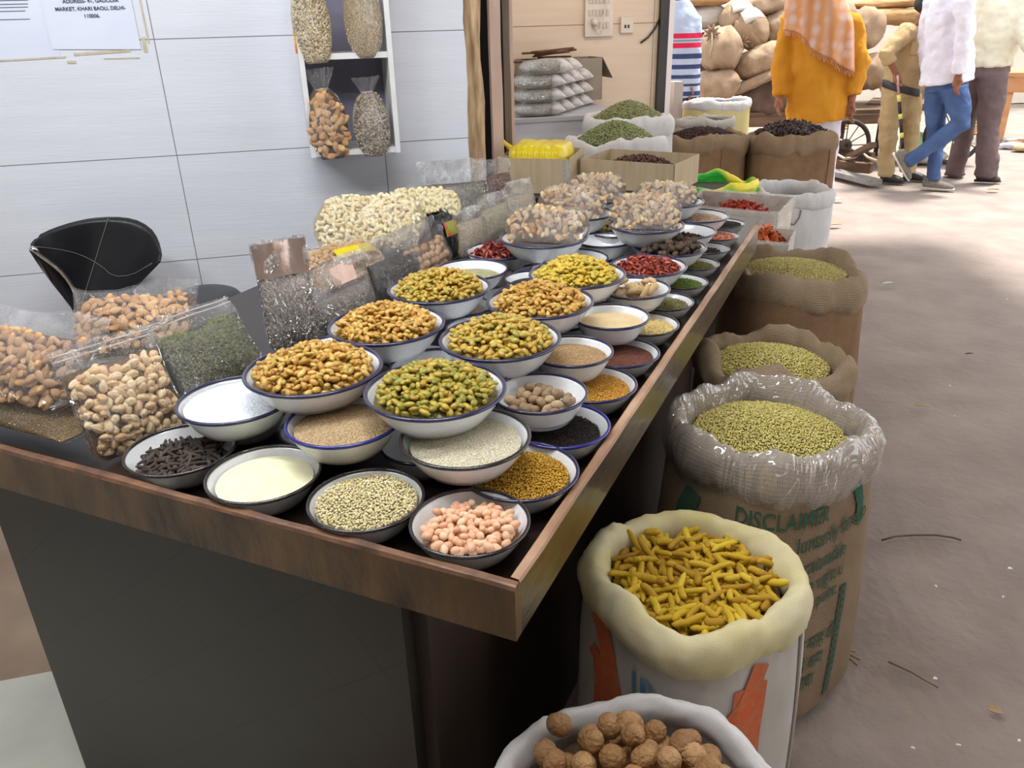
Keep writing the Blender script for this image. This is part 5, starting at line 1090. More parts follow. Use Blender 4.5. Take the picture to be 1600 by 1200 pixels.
# ------------------------------------------------------------------ cartons
M_card = pm('brown_cardboard', s(194, 174, 144), s(178, 158, 128), scale=14, rough=.85, bump=.06, bscale=90, stretch=(3, 3, .3))
M_cardin = pm('cardboard_inside', s(180, 162, 134), s(160, 142, 116), scale=16, rough=.9)
M_cardwhite = pm('white_lined_card', s(206, 196, 186), s(190, 178, 168), scale=12, rough=.6)
def carton(label, c, w, d, h, rz, mat=M_card, inner=M_cardin, flaps=None, zb=0.0, taper=0.0, tape=None, liner=None, name='carton'):
    """open box: four walls, floor; c is the middle of its base"""
    t = thing(name, label, 'carton', (c[0], c[1], zb), rz); th = .004; k = 1 + taper
    def wall(a, b):
        a, b = np.array(a), np.array(b); u = (b - a) / np.linalg.norm(b - a); nn = np.array([u[1], -u[0], 0]); mb = []
        for (p, q) in ((a, b),):
            for z, kk in ((0, 1), (h, k)):
                for off in (0, -th): mb += [np.array([p[0] * kk, p[1] * kk, z]) + nn * off, np.array([q[0] * kk, q[1] * kk, z]) + nn * off]
        obj('side_wall', mb, [(0, 1, 5, 4), (3, 2, 6, 7), (4, 5, 7, 6), (0, 4, 6, 2), (1, 3, 7, 5), (0, 2, 3, 1)], mat, t, False)
    P = [(-w / 2, -d / 2, 0), (w / 2, -d / 2, 0), (w / 2, d / 2, 0), (-w / 2, d / 2, 0)]
    for i in range(4): wall(P[i], P[(i + 1) % 4])
    box_obj('bottom', (0, 0, .004), (w - .01, d - .01, .005), inner, t)
    if flaps:
        for (side, ang, L_) in flaps:
            i = {'front': 0, 'right': 1, 'back': 2, 'left': 3}[side]; a, b = np.array(P[i]) * k, np.array(P[(i + 1) % 4]) * k; u = (b - a) / np.linalg.norm(b - a); nn = np.array([u[1], -u[0], 0]); d_ = nn * math.sin(ang) + np.array([0, 0, math.cos(ang)])
            Q = [a, b, b + d_ * L_ - u * .012, a + d_ * L_ + u * .012]; Q = [q + np.array([0, 0, h]) for q in Q]; o = obj('flap', Q, [(0, 1, 2, 3)], mat, t, False); m = o.modifiers.new('solid', 'SOLIDIFY'); m.thickness = .004
    if tape: box_obj('tape', *tape, t)
    if liner:
        V = []; per = []
        for i in range(4):
            a, b = np.array(P[i]), np.array(P[(i + 1) % 4]); per += [a + (b - a) * q / 14 for q in range(14)]
        n = len(per); prof = [(1.03, h - .06), (1.035, h - .015), (1.02, h + .010), (.99, h + .006), (.97, h - .03), (.95, h - .14)]
        for j, (kk, z) in enumerate(prof):
            for i, p in enumerate(per): V.append((p[0] * kk * k + .006 * nz((i * .5, j, w), 1), p[1] * kk * k + .006 * nz((i * .5, j, d), 1), z + .006 * nz((i * .4, j, 3), 1)))
        obj('plastic_liner', V, gridF(n, len(prof), True), liner, t)
    return t
M_cleartape = film('packing_tape', haze=.5, hazec=(.7, .66, .6), gloss=.8)
ZC = .92
pL, pR = at(778, 297, ZC + .012), at(889, 300, ZC + .012); cw = np.linalg.norm(pR - pL); ang = math.atan2(*(pR - pL)[[1, 0]]); mid = (pL + pR) / 2 + np.array([-math.sin(ang), math.cos(ang), 0]) * .17
carton('brown open carton of yellow plastic packets behind the bagged seeds', mid, cw, .34, .150, ang, zb=ZC + .002, tape=((cw / 2 - .012, -.171, .075), (.03, .003, .14), M_cleartape))
M_ypack = pm('yellow_plastic_packet', s(240, 222, 40), s(226, 196, 30), scale=14, rough=.3, bump=.5, bscale=30)
yb_ = thing('yellow_packet', 'ribbed yellow plastic bundle lying in the brown carton by the posts', 'packet', (mid[0], mid[1], ZC + .012), ang)
nx_, ny_, V = 70, 22, []
for j in range(ny_):
    b = 2 * PI * j / ny_; cb_, sb_ = math.cos(b), math.sin(b)
    for i in range(nx_):
        u = -1 + 2 * i / (nx_ - 1); e = max(.02, 1 - abs(u) ** 8) ** .5; rib = .0045 * math.cos(34 * u) * (1 if sb_ < .75 else .15)
        V.append((u * cw * .44, (.13 * math.copysign(abs(cb_) ** .45, cb_) + rib * cb_) * e, .105 + (.085 * math.copysign(abs(sb_) ** .5, sb_) + .010 * nz((u * 4, cb_ * 2, 1), 1)) * e))
obj('wrapped_bundle', V, [(j * nx_ + i, j * nx_ + i + 1, ((j + 1) % ny_) * nx_ + i + 1, ((j + 1) % ny_) * nx_ + i) for j in range(ny_) for i in range(nx_ - 1)], M_ypack, yb_)
V = []
for j in range(8):
    for i in range(12): a = 2 * PI * i / 12; r = (.06, .040, .024, .020, .034, .05, .055, .045)[j]; V.append((-cw * .42 - .012 * j + .01 * math.sin(j), .6 * r * math.cos(a) * (1 + .35 * nz((i, j, 1), .9)), .13 + .016 * j + r * math.sin(a) * .6))
obj('twisted_end', V, gridF(12, 8, True), M_ypack, yb_)
pL, pR = at(906, 288, ZC + .012), at(1052, 300, ZC + .012); cw2 = np.linalg.norm(pR - pL); ang2 = math.atan2(*(pR - pL)[[1, 0]]); mid2 = (pL + pR) / 2 + np.array([-math.sin(ang2), math.cos(ang2), 0]) * .16
carton('shallow open carton of star anise beside the yellow packets', mid2, cw2, .32, .125, ang2, zb=ZC + .002)
heap('star_anise', 'dark brown star anise lying in the shallow carton', 'spice', mid2[:2], .155, ZC + .075, .045, protos=[P_petal(0, .022), P_lump(4, .010, .007, .006, .4)], sp=.012, tilt=.8, layers=2, cols=[s(92, 52, 42), s(66, 38, 34), s(120, 72, 56)], rough=.6)
# two tall cartons with plastic lining full of red chillies, beyond the rail
CH = [s(206, 106, 56), s(184, 80, 46), s(222, 132, 76), s(166, 66, 44)]
for (pxl, pxr, yb, z_, dd, lab, sdn, hl) in (((1128, 374), (1232, 382), 0, .745, .27, 'white lined carton of orange chillies beside the rail end', 1, 'orange red chillies in the carton beside the rail end'), ((1062, 322), (1216, 334), 0, .80, .40, 'white lined carton of red chillies behind the kernel bowls', 2, 'red chillies in the carton behind the kernel bowls')):
    a_, b_ = at(*pxl, z_), at(*pxr, z_); wv = np.linalg.norm(b_ - a_); an = math.atan2(*(b_ - a_)[[1, 0]]); m_ = (a_ + b_) / 2 + np.array([-math.sin(an), math.cos(an), 0]) * dd / 2
    carton(lab, m_, wv / 1.04, dd / 1.04, z_ - .002, an, mat=M_cardwhite, inner=M_cardin, zb=.002, taper=.04, liner=F_milky)
    heap('red_chillies', hl, 'chillies', m_[:2] + (np.array([math.cos(an), math.sin(an)]) * .02), min(wv, dd) * .44, z_ - .12 if sdn == 1 else z_ - .15, .10, protos=[P_petal(0, .055), P_petal(1.2, .045), P_stick(.055, .006, .3, 5, .1, 3)], sp=.017, tilt=.5, layers=3, lift=.8, cols=CH if sdn == 1 else [s(188, 76, 56), s(160, 58, 46), s(204, 104, 72)], mkey='chilli%d' % sdn, rough=.35, basek=.2)
# ------------------------------------------------------------------ neighbour's counter, bags, box and switch board
BN = 6.0
M_counter = pm('white_counter', s(226, 224, 228), s(208, 206, 212), scale=4, rough=.5); M_ctop = pm('grey_counter_top', s(178, 176, 178), rough=.5)
ca, cz = W(800, 184, 5.0); cb, _ = W(932, 158, 5.62); ctop = onwall(864, 182, 5.05)[2]
ct = thing('shop_counter', 'white counter in the neighbouring shop under stacked bags', 'counter', wallpt((ca - .1 + cb) / 2, 0, 5.0), WALL_A); cwid = cb - ca + .1
box_obj('body', (0, .48, ctop / 2 - .01), (cwid, .92, ctop - .03), M_counter, ct); box_obj('top_board', (0, .48, ctop - .012), (cwid + .02, .96, .024), M_ctop, ct)
bx0, bx1 = W(822, 150, 5.62)[0], W(941, 150, 5.62)[0]; bz0, bz1 = onwall(905, 158, 5.62)[2], onwall(905, 92, 5.62)[2]
bxc = wallpt((bx0 + bx1) / 2, 0, 5.62 + .15); box_ct = carton('grey brown carton of cinnamon bark on the white counter', bxc, bx1 - bx0, .28, bz1 - max(bz0, ctop), WALL_A, mat=pm('grey_cardboard', s(150, 136, 122), s(136, 122, 108), scale=9, rough=.85), zb=max(bz0, ctop) + .002, flaps=[('right', 2.6, .16)])
M_bark = pm('cinnamon_bark', s(124, 84, 54), s(84, 56, 38), scale=20, rough=.8)
for k in range(9):
    a_ = wallpt((bx0 + bx1) / 2 + rng.uniform(-.18, .06), bz1 - .03 + .010 * k, 5.66 + rng.uniform(0, .2)); L_ = rng.uniform(.2, .36); tz = rng.uniform(-.02, .12); mb = MB()
    V, F = loft([(-L_ * .5 + L_ * q / 5, .008 * math.sin(q + k), tz * L_ * q / 5) for q in range(6)], [(.030, .007)] * 6, 8, ref=(0, 0, 1)); o = obj('bark_strip', V, F, M_bark); place(o, a_, WALL_A + rng.uniform(-.3, .3)); tag(o, 'dark cinnamon bark strip sticking out of the counter carton', 'bark', 'bark strips in the counter carton')
F_filmend = film('white_film_end', haze=.55, hazec=(.95, .88, .86), gloss=.8, bscale=24)
def lying_bag(label, c, L_, w, h, rz, mat, group, seed, fm=None, cone=None):
    V = []; nu, nv = 16, 18
    for j in range(nv):
        t = -1 + 2 * j / (nv - 1); e = max(.05, 1 - abs(t) ** 3.2) ** .5
        for i in range(nu): a = 2 * PI * i / nu; V.append((t * L_ / 2, w / 2 * e * math.copysign(abs(math.cos(a)) ** .7, math.cos(a)) * (1 + .05 * nz((t * 3, i, seed), 1)), h / 2 + h / 2 * e * math.copysign(abs(math.sin(a)) ** .8, math.sin(a)) * (1 + .08 * nz((t * 3, i * .7, seed + 3), 1))))
    F = gridF(nu, nv, True) + [tuple(range(nu))[::-1], tuple(range((nv - 1) * nu, nv * nu))]
    t_ = thing('packed_bag', label, 'bag', c, rz, group); obj('filling', V, F, mat, t_); obj('film_end', *loft([(L_ * .30, 0, h * .5), (L_ * .42, .0, h * .52), (L_ * .52, 0, h * .45), (L_ * .62, 0, h * .35)], [(w * .50, h * .52), (w * .50, h * .50), (w * .42, h * .36), (w * .36, h * .10)], 14, ref=(0, 0, 1)), F_filmend, t_); V2 = [(x * 1.04, y * 1.05, h / 2 + (z - h / 2) * 1.08 + .002) for x, y, z in V]; obj('film', V2, F, fm or F_crinkly, t_); return t_
GB = [grain('gb%d' % k, c_, .007) for k, c_ in enumerate(([s(178, 166, 140), s(150, 140, 116), s(200, 188, 162)], [s(214, 192, 164), s(190, 168, 140), s(230, 212, 186)], [s(176, 126, 104), s(150, 100, 82), s(200, 150, 126)]))]
k = 0
for lv in range(4):
    for cnum in range(4 if lv < 3 else 2):
        a_ = W(842 + 17 * cnum, 160, 5.05 + .13 * cnum)[0] + (.05 if lv == 3 else 0); c_ = wallpt(a_, ctop + .003 + .083 * lv, 5.12 + .15 * cnum)
        lying_bag('packed clear bag in the neighbour counter pile, level %s, %s' % (('one', 'two', 'three', 'four')[lv], ('nearest', 'second back', 'third back', 'farthest')[cnum]), c_, .30, .145, .080, WALL_A + rng.uniform(-.05, .05), GB[(k * 7 + lv) % 3 if cnum else 0], 'packed bags on the counter', k); k += 1
M_board = pm('cream_switch_plate', s(226, 212, 196), s(214, 200, 184), scale=9, rough=.45); M_hole = pm('socket_hole', s(40, 34, 32), rough=.6); M_sw = pm('cream_switch', s(204, 190, 174), rough=.4)
s0, s1 = W(912, 58, BN), W(957, 0, BN); sw_ = thing('switch_board', 'cream electric switch board on the beige wall', 'switch board', wallpt(s0[0], s0[1], BN), WALL_A); ww_, hh_ = s1[0] - s0[0], .32
box_obj('plate', (ww_ / 2, -.014, hh_ / 2), (ww_, .026, hh_), M_board, sw_, bevel=.004)
for r in range(3):
    for q in range(6):
        x = ww_ * (.17 + .125 * q); z = hh_ * (.24 + .26 * r)
        if r == 0 and q < 2: continue
        box_obj('switch', (x, -.030, z), (ww_ * .085, .010, hh_ * .13), M_sw, sw_)
obj('plug', [(x + ww_ * .30, y - .045, z + .075) for x, y, z in lathe([(0, 0), (.018, .0), (.022, .02), (.016, .045), (0, .046)], 14)[0]], lathe([(0, 0), (.018, .0), (.022, .02), (.016, .045), (0, .046)], 14)[1], M_board, sw_)
MB().tube([(ww_ * .30, -.05, .075), (ww_ * .40, -.075, .02), (ww_ * .52, -.06, .06), (ww_ * .70, -.05, .22), (ww_ * .85, -.04, .40)], .006, 8).out('plug_cord', M_board, sw_, True)
q0 = W(968, 52, BN); sk = thing('wall_socket', 'small cream socket beside the switch board', 'socket', wallpt(q0[0], q0[1], BN), WALL_A); box_obj('plate', (.05, -.012, .055), (.10, .022, .11), M_board, sk, bevel=.004)
for x in (.035, .06): box_obj('socket_hole', (x, -.0245, .045), (.013, .004, .022), M_hole, sk)
pts = [wallpt(W(x, y, BN)[0], W(x, y, BN)[1], BN - .012) for x, y in ((1000, 67), (1012, 58), (1022, 45), (1028, 32), (1034, 12), (1036, -20))]
o = MB().tube(pts, .006, 8).out('loose_cable', M_hole, None, True); tag(o, 'loose dark cable curving down the beige wall beside the post', 'cable')
# ------------------------------------------------------------------ litter and marks on the street
M_leaf = pm('green_leaf', s(168, 196, 150), s(130, 168, 110), scale=20, rough=.5); M_dry = pm('dry_leaf', s(176, 150, 110), s(140, 112, 78), scale=20, rough=.7); M_white = pm('white_scrap', s(226, 226, 224), rough=.7); M_dark = pm('dark_scrap', s(70, 48, 44), rough=.8)
def scrap(label, px, py, L_, w, rz, mat, name, cat, bend=.15, group=None):
    p = at(px, py, .012); nu, nv = 5, 11; V = []
    for j in range(nv):
        t = j / (nv - 1) - .5; hw = w / 2 * math.cos(PI * t) ** .7 if abs(t) < .5 else 0
        for i in range(nu): u = i / (nu - 1) * 2 - 1; V.append((t * L_, u * hw, .003 + bend * L_ * (.25 - t * t) * .5 + abs(u) * hw * .4))
    n = len(V); V += [(x, y, z + .0012) for x, y, z in V]; F = gridF(nu, nv); o = obj(name, V, [f[::-1] for f in F] + [tuple(i + n for i in f) for f in F], mat); place(o, p, rz); return tag(o, label, cat, group)
scrap('pale green leaf lying on the street right of the tall jute sack', 1388, 444, .085, .035, .1, M_leaf, 'leaf', 'leaf')
scrap('dark red scrap on the open street', 1514, 554, .05, .014, .05, M_dark, 'paper_scrap', 'scrap')
scrap('brown crumpled scrap on the street beside the sack with green print', 1440, 636, .06, .03, -.3, M_dry, 'dry_leaf', 'leaf', .4)
scrap('dry curled leaf lying in the street crack', 1554, 1113, .035, .028, -.4, M_dry, 'dry_leaf', 'leaf', .5)
scrap('white scrap on the street near the white sack', 1310, 312, .10, .06, 0, M_white, 'paper_scrap', 'scrap'); scrap('pale yellow scrap before the grey trousers', 1552, 297, .12, .06, 0, M_dry, 'paper_scrap', 'scrap')
scrap('pale chip on the street by the jute sack corner', 1461, 1062, .012, .010, 0, M_white, 'pale_chip', 'chip'); scrap('pale chip of stone on the street near the twig', 1578, 890, .016, .012, 0, M_white, 'pale_chip', 'chip')
scrap('cream card scrap beside the white plastic sack', 1303, 352, .14, .05, .1, M_dry, 'paper_scrap', 'scrap')
M_twig = pm('grey_twig', s(110, 100, 92), s(84, 76, 70), scale=20, rough=.8)
o = MB().tube([at(x, y, .012) for x, y in ((1378, 844), (1400, 838), (1430, 836), (1462, 836), (1490, 840), (1502, 844))], .0035, 7).out('twig', M_twig, None, True); tag(o, 'thin curved twig on the street beside the printed jute sack', 'twig')
o = MB().tube([at(x, y, .012) for x, y in ((1388, 1034), (1406, 1042), (1424, 1050), (1444, 1062), (1466, 1074))], .0028, 7).out('jute_twine', M_juteg, None, True); tag(o, 'loose jute twine trailing from the sack corner onto the street', 'twine')
for k in range(36):
    px, py = rng.uniform(1330, 1598), rng.uniform(330, 1180)
    if px < 1400 and py > 380: px += 90
    scrap('tiny pale crumb scattered on the dusty street', px, py, rng.uniform(.006, .014), rng.uniform(.004, .008), rng.uniform(0, 3), M_dry if k % 4 else M_white, 'crumb', 'crumb', .2, 'crumbs on the street')
# ------------------------------------------------------------------ burlap bales on the hand cart
M_bale = burlap('bale_jute', s(200, 176, 150), s(168, 142, 118), .012, .3); M_baled = burlap('bale_dark_jute', s(134, 114, 104), s(106, 90, 82), .012, .3); M_balew = burlap('bale_white_plastic', s(226, 222, 216), s(204, 200, 194), .012, .2); M_balet = burlap('bale_tan', s(206, 168, 122), s(186, 146, 102), .012, .2)
M_string = pm('pale_string', s(206, 190, 166), rough=.8)
def bale(label, px, py, wpx, hpx, Y, ang, mat, seed, deep=.42, tie=None, whitecap=None):
    c = aty(px, py, Y); zc = depth(c); w, h = wpx * zc / FPX, hpx * zc / FPX; az = math.atan2(-c[0], c[1])
    t = thing('jute_bale', label, 'bale', c, az); nu, nv = 40, 34; V = []; U = []
    for j in range(nv):
        q = -1 + 2 * j / (nv - 1); e = max(.03, 1 - abs(q) ** 2.8) ** .55
        for i in range(nu + 1):
            a = 2 * PI * i / nu; k = 1 + .15 * nz((q * 2, math.cos(a) * 1.2, math.sin(a) * 1.2), 1.2, seed) + .06 * nz((q * 6, math.cos(a) * 4, math.sin(a) * 4), 1.1, seed)
            V.append((q * w / 2 * (1 + .04 * nz((math.cos(a), math.sin(a), q), 2, seed)), deep / 2 * e * k * math.cos(a), h / 2 * e * k * math.copysign(abs(math.sin(a)) ** .85, math.sin(a)))); U.append((q * w / 2, a * h / 2))
    ca_, sa_ = math.cos(ang), math.sin(ang); V = [(x * ca_ - z * sa_, y, x * sa_ + z * ca_) for x, y, z in V]
    obj('bale_body', V, gridF(nu + 1, nv), mat, t, uv=U)
    if tie:
        mb = MB()
        for k in range(9):
            a = 2 * PI * k / 9; P = [np.array([tie[0] * w / 2, -deep * .40, tie[1] * h / 2]) + np.array([math.cos(a), -.25, math.sin(a)]) * r_ * np.array([1, 1, 1]) for r_ in (.01, .05, .085)]; mb.tube(P, [.010, .016, .006], 6)
        mb.out('gathered_neck', mat, t, True); x0, z0 = tie[0] * w / 2, tie[1] * h / 2
        MB().tube([(x0, -deep * .46, z0), (x0 + .01, -deep * .52, z0 - .10), (x0 - .005, -deep * .50, z0 - .24)], .005, 5).out('tie_string', M_string, t, True)
    if whitecap is not None:
        V2 = []; U2 = []
        for j in range(12):
            for i in range(16):
                q = -.96 + 1.1 * i / 15 if whitecap < 0 else -.15 + 1.1 * i / 15; a = .35 * PI + .9 * PI * j / 11 - .45; e = max(.03, 1 - abs(q) ** 2.8) ** .55; a2 = .1 * PI + .8 * PI * j / 11
                x, y, z = q * w / 2, -deep / 2 * e * 1.06 * math.cos(a2 - .1), h / 2 * e * 1.07 * math.sin(a2); V2.append((x * ca_ - z * sa_, y, x * sa_ + z * ca_)); U2.append((x, a2 * h / 2))
        o = obj('white_patch', V2, gridF(16, 12), M_balew, t, uv=U2); m = o.modifiers.new('solid', 'SOLIDIFY'); m.thickness = .006
    return t
bale('round jute bale with a knotted top, beside the striped sweater', 1126, 78, 66, 66, 9.10, .1, M_bale, 1, .5, tie=(-.45, .75))
bale('jute bale at the bottom of the pile beside the striped sweater', 1120, 132, 72, 48, 9.05, .10, M_bale, 2, .5)
bale('long tilted jute bale in the middle of the pile', 1188, 96, 84, 46, 9.20, .42, M_bale, 3, .5)
bale('upright jute bale with pale string tied at its neck', 1174, 46, 52, 62, 9.35, .55, M_bale, 4, .45, tie=(-.45, -.55), whitecap=1)
bale('jute bale with a white plastic top left of the upright one', 1151, 26, 56, 40, 9.50, .25, M_bale, 5, .45, whitecap=1)
bale('jute bale at the top of the pile near the orange shawl', 1206, 6, 78, 34, 9.55, .15, M_bale, 6, .45)
bale('jute bale pointing left beside the orange shawl', 1222, 40, 72, 46, 9.45, .35, M_bale, 7, .45)
bale('dark brown sack under the long tilted bale', 1196, 150, 96, 72, 9.35, .25, M_baled, 8, .6)
bale('folded pale flap bale beneath the long tilted bale', 1180, 128, 92, 16, 9.03, .42, M_bale, 9, .2)
bale('long tan bale above the white bundle behind the striped sweater', 1094, 1, 92, 18, 9.65, 0, M_balet, 10, .4)
bale('white plastic bundle behind the striped sweater', 1098, 26, 76, 36, 9.70, .05, M_balew, 11, .4)
bale('dark bale deep in the pile', 1094, 82, 70, 62, 9.70, .0, M_baled, 12, .4)
bale('jute bale with fraying net behind the orange sleeve', 1352, 46, 58, 62, 9.65, -.3, M_bale, 13, .45)
bale('pale jute bale on the cart beside the khaki trousers', 1360, 112, 62, 52, 9.55, .1, M_bale, 14, .45)
bale('long tan bale at the top behind the khaki uniform', 1388, 6, 112, 16, 9.95, .02, M_balet, 15, .4)
bale('second long tan bale behind the khaki uniform', 1392, 26, 106, 26, 9.85, -.02, M_balet, 16, .4)
bale('grey bale behind the khaki uniform', 1420, 110, 90, 96, 10.15, .1, M_bale, 17, .4)
bale('brown jute bale low behind the orange kurta', 1270, 110, 120, 110, 9.95, .1, M_baled, 18, .5)
bale('tan jute bale behind the orange shawl', 1280, 30, 110, 60, 10.05, .05, M_bale, 19, .5)
# ------------------------------------------------------------------ hand cart and clutter on the street
M_cartw = pm('old_cart_wood', s(120, 92, 72), s(86, 66, 52), scale=9, rough=.85, bump=.3, bscale=40, stretch=(.3, 1, 1)); M_tyre = pm('black_rubber', s(46, 42, 42), s(62, 56, 54), scale=9, rough=.8); M_iron = pm('rusty_iron', s(88, 74, 66), s(64, 54, 50), scale=20, rough=.7)
M_steelgrey = pm('grey_steel_bar', s(150, 146, 142), s(120, 116, 112), scale=10, rough=.5)
def wheel(parent, loc, r, az, nm='wheel'):
    e = []; V = []; F = []; n, m = 40, 8
    R = np.array(Matrix.Rotation(az, 3, 'Z'))
    def tor(R0, q, ky=1.0):
        V = []
        for k in range(n):
            w = 2 * PI * k / n
            for j in range(m): b = 2 * PI * j / m; V.append(R @ np.array([(R0 + q * math.cos(b)) * math.cos(w), q * ky * math.sin(b), (R0 + q * math.cos(b)) * math.sin(w)]) + loc)
        return V, [(k * m + j, ((k + 1) % n) * m + j, ((k + 1) % n) * m + (j + 1) % m, k * m + (j + 1) % m) for k in range(n) for j in range(m)]
    w_ = obj(nm, *tor(r - .025, .025), M_tyre, parent); obj('wheel_hub', *tor(.035, .035, 1.6), M_iron, w_)
    mb = MB()
    for k in range(12): a = 2 * PI * k / 12; mb.tube([R @ np.array([.04 * math.cos(a), 0, .04 * math.sin(a)]) + loc, R @ np.array([(r - .04) * math.cos(a), 0, (r - .04) * math.sin(a)]) + loc], .006, 6)
    mb.out('spokes', M_iron, w_, True); return w_
cz_ = aty(1310, 166, 9.5)[2]; cc_ = aty(1246, 168, 9.6); caz = 0.0
ht = thing('hand_cart', 'old wooden hand cart loaded with jute bales behind the orange kurta', 'cart', (cc_[0], cc_[1], 0), caz)
for k in range(5): box_obj('bed_plank', (-.15, -.40 + .2 * k, cz_ - .03), (2.5, .19, .05), M_cartw, ht)
box_obj('side_beam', (-.15, -.50, cz_ - .10), (2.5, .06, .10), M_cartw, ht); box_obj('side_beam', (-.15, .50, cz_ - .10), (2.5, .06, .10), M_cartw, ht)
wr = .28
for x in (.36,):
    for y in (-.62, .62): wheel(ht, np.array([x, y, wr]), wr, 0)
box_obj('axle', (.36, 0, wr), (.05, 1.2, .05), M_iron, ht)
for y in (-.45, .45): box_obj('wheel_strut', (.36, y, (wr + cz_ - .1) / 2 + .05), (.06, .05, cz_ - .1 - wr), M_iron, ht)
for x in (-1.2, .95): box_obj('support_leg', (x, -.42, (cz_ - .1) / 2), (.07, .06, cz_ - .1), M_cartw, ht)
def beam(label, a, b, w, h, mat, name, cat, group=None):
    a, b = np.array(a), np.array(b); d = b - a; L_ = np.linalg.norm(d); x = d / L_; y = np.cross([0, 0, 1], x); y /= np.linalg.norm(y); z = np.cross(x, y)
    o = MB().box((0, 0, 0), (L_, w, h), R=np.column_stack([x, y, z])).out(name, mat); place(o, (a + b) / 2); return tag(o, label, cat, group)
P_ = lambda x, y, z: at(x, y, z)
beam('slanting wooden shaft leaning on the clutter left of the khaki trousers', P_(1306, 256, .05), P_(1364, 226, .40), .07, .05, M_cartw, 'wooden_shaft', 'shaft')
beam('dark wooden frame beam lying on the street left of the khaki trousers', P_(1304, 258, .10), P_(1362, 263, .10), .10, .10, M_cartw, 'frame_beam', 'beam')
beam('upper dark frame beam lying behind the khaki trousers', P_(1312, 240, .14), P_(1364, 246, .14), .08, .10, M_cartw, 'frame_beam', 'beam')
beam('pale steel plank lying on the street before the dark frame beams', P_(1300, 268, .05), P_(1368, 285, .05), .16, .05, M_steelgrey, 'steel_plank', 'plank')
o = MB().tube([P_(x, y, .20) for x, y in ((1306, 240), (1320, 248), (1336, 246), (1346, 238), (1356, 246), (1372, 252))], .014, 7).out('rope_coil', M_string, None, True); tag(o, 'old rope lying over the dark frame beams', 'rope')
MB_ = [(1345, 226), (1352, 236), (1342, 246)]
M_green2 = pm('pale_green_plastic', s(150, 214, 160), s(180, 226, 190), scale=9, rough=.4); gp = P_(1466, 262, .0); V, F = P_lump(3, .20, .13, .17, .3); o = obj('green_plastic_bag', V + np.array([0, 0, .14]), F, M_green2); place(o, gp + np.array([.0, .55, 0])); tag(o, 'pale green plastic bag on the street between the blue jeans and grey trousers', 'bag')
gp = P_(1486, 274, 0); V, F = P_lump(5, .22, .15, .09, .3); o = obj('white_bundle', V + np.array([0, 0, .08]), F, M_balew); place(o, gp + np.array([.1, .75, 0])); tag(o, 'white crumpled bundle on the street behind the grey trousers', 'bundle')
# second cart with big wheel, and the trestle table at the right
c2_ = at(1516, 276, 0); ht2 = thing('barrow', 'barrow with a spoked wheel standing behind the grey trousers', 'barrow', (c2_[0] + .15, c2_[1] + .75, 0), -.5)
wheel(ht2, np.array([0, 0, .33]), .33, .35); box_obj('tray', (-.35, .25, .62), (1.2, .7, .07), M_cartw, ht2); box_obj('axle', (0, .15, .33), (.04, .5, .04), M_iron, ht2)
for x in (-.8, .1): box_obj('support_leg', (x, .3, .30), (.05, .05, .58), M_iron, ht2)
M_tt = pm('tan_trestle_wood', s(204, 150, 104), s(176, 122, 82), scale=8, rough=.7, stretch=(.3, 1, 1))
c3_ = at(1580, 222, 0); tt = thing('trestle_table', 'tan wooden trestle table with papers at the right edge', 'table', (c3_[0] + .35, c3_[1] + .1, 0), -.5); th_ = aty(1582, 116, c3_[1])[2]
box_obj('table_top', (.3, 0, th_), (1.7, .9, .05), M_tt, tt); box_obj('apron', (.3, -.42, th_ - .12), (1.6, .04, .18), M_tt, tt)
for x in (-.4, .95):
    for y in (-.38, .38): box_obj('leg', (x, y, th_ / 2 - .02), (.07, .07, th_ - .05), M_tt, tt)
beam_l = MB().box((-.62, -.38, th_ * .45), (.05, .05, th_ * .95), R=np.array(Matrix.Rotation(.35, 3, 'Y'))).out('brace', M_tt, tt)
o = box_obj('paper_stack', (0, 0, .05), (.7, .5, .10), M_paper); place(o, (c3_[0] + .55, c3_[1], th_ + .026), -.5); tag(o, 'white paper stack lying on the tan trestle table', 'paper')
for k, (px, py) in enumerate(((1340, 196), (1334, 200), (1350, 200), (1346, 206), (1568, 236), (1580, 232), (1590, 240), (1572, 228))):
    p = at(px, py + (20 if px < 1400 else 0), 0); V, F = P_lump(k, .16, .10, .04, .4); o = obj('crumpled_paper', V + np.array([0, 0, .035]), F, [M_dry, M_paper, M_balet][k % 3]); place(o, p + np.array([.2, 1.4 if px < 1400 else .2, 0])); tag(o, 'crumpled paper heap on the far street ' + ('behind the hand cart' if px < 1400 else 'below the trestle table'), 'paper', 'crumpled papers ' + ('behind the cart' if px < 1400 else 'below the trestle table'))

# ------------------------------------------------------------------ people
M_skin = pm('brown_skin', s(150, 98, 72), s(134, 84, 62), scale=9, rough=.55, sss=.05); M_hair = pm('black_hair', s(26, 22, 20), s(40, 34, 30), scale=40, rough=.5, stretch=(1, 1, .2))
TEXC = bpy.data.textures.new('cloth_folds', 'CLOUDS'); TEXC.noise_scale = .11; TEXC.noise_depth = 4
def finish(o, vox, smooth=3, disp=0.0):
    m = o.modifiers.new('remesh', 'REMESH'); m.mode = 'VOXEL'; m.voxel_size = vox; m.use_smooth_shade = True
    m = o.modifiers.new('smooth', 'SMOOTH'); m.factor = .5; m.iterations = smooth
    disp *= 1.7
    if disp: m = o.modifiers.new('folds', 'DISPLACE'); m.texture = TEXC; m.strength = disp; m.mid_level = .5; m.texture_coords = 'LOCAL'
    return o
def ball(c, r, sub=2):
    V, F = ICO[sub]; return V * np.array(r if hasattr(r, '__len__') else [r] * 3) + np.array(c), F
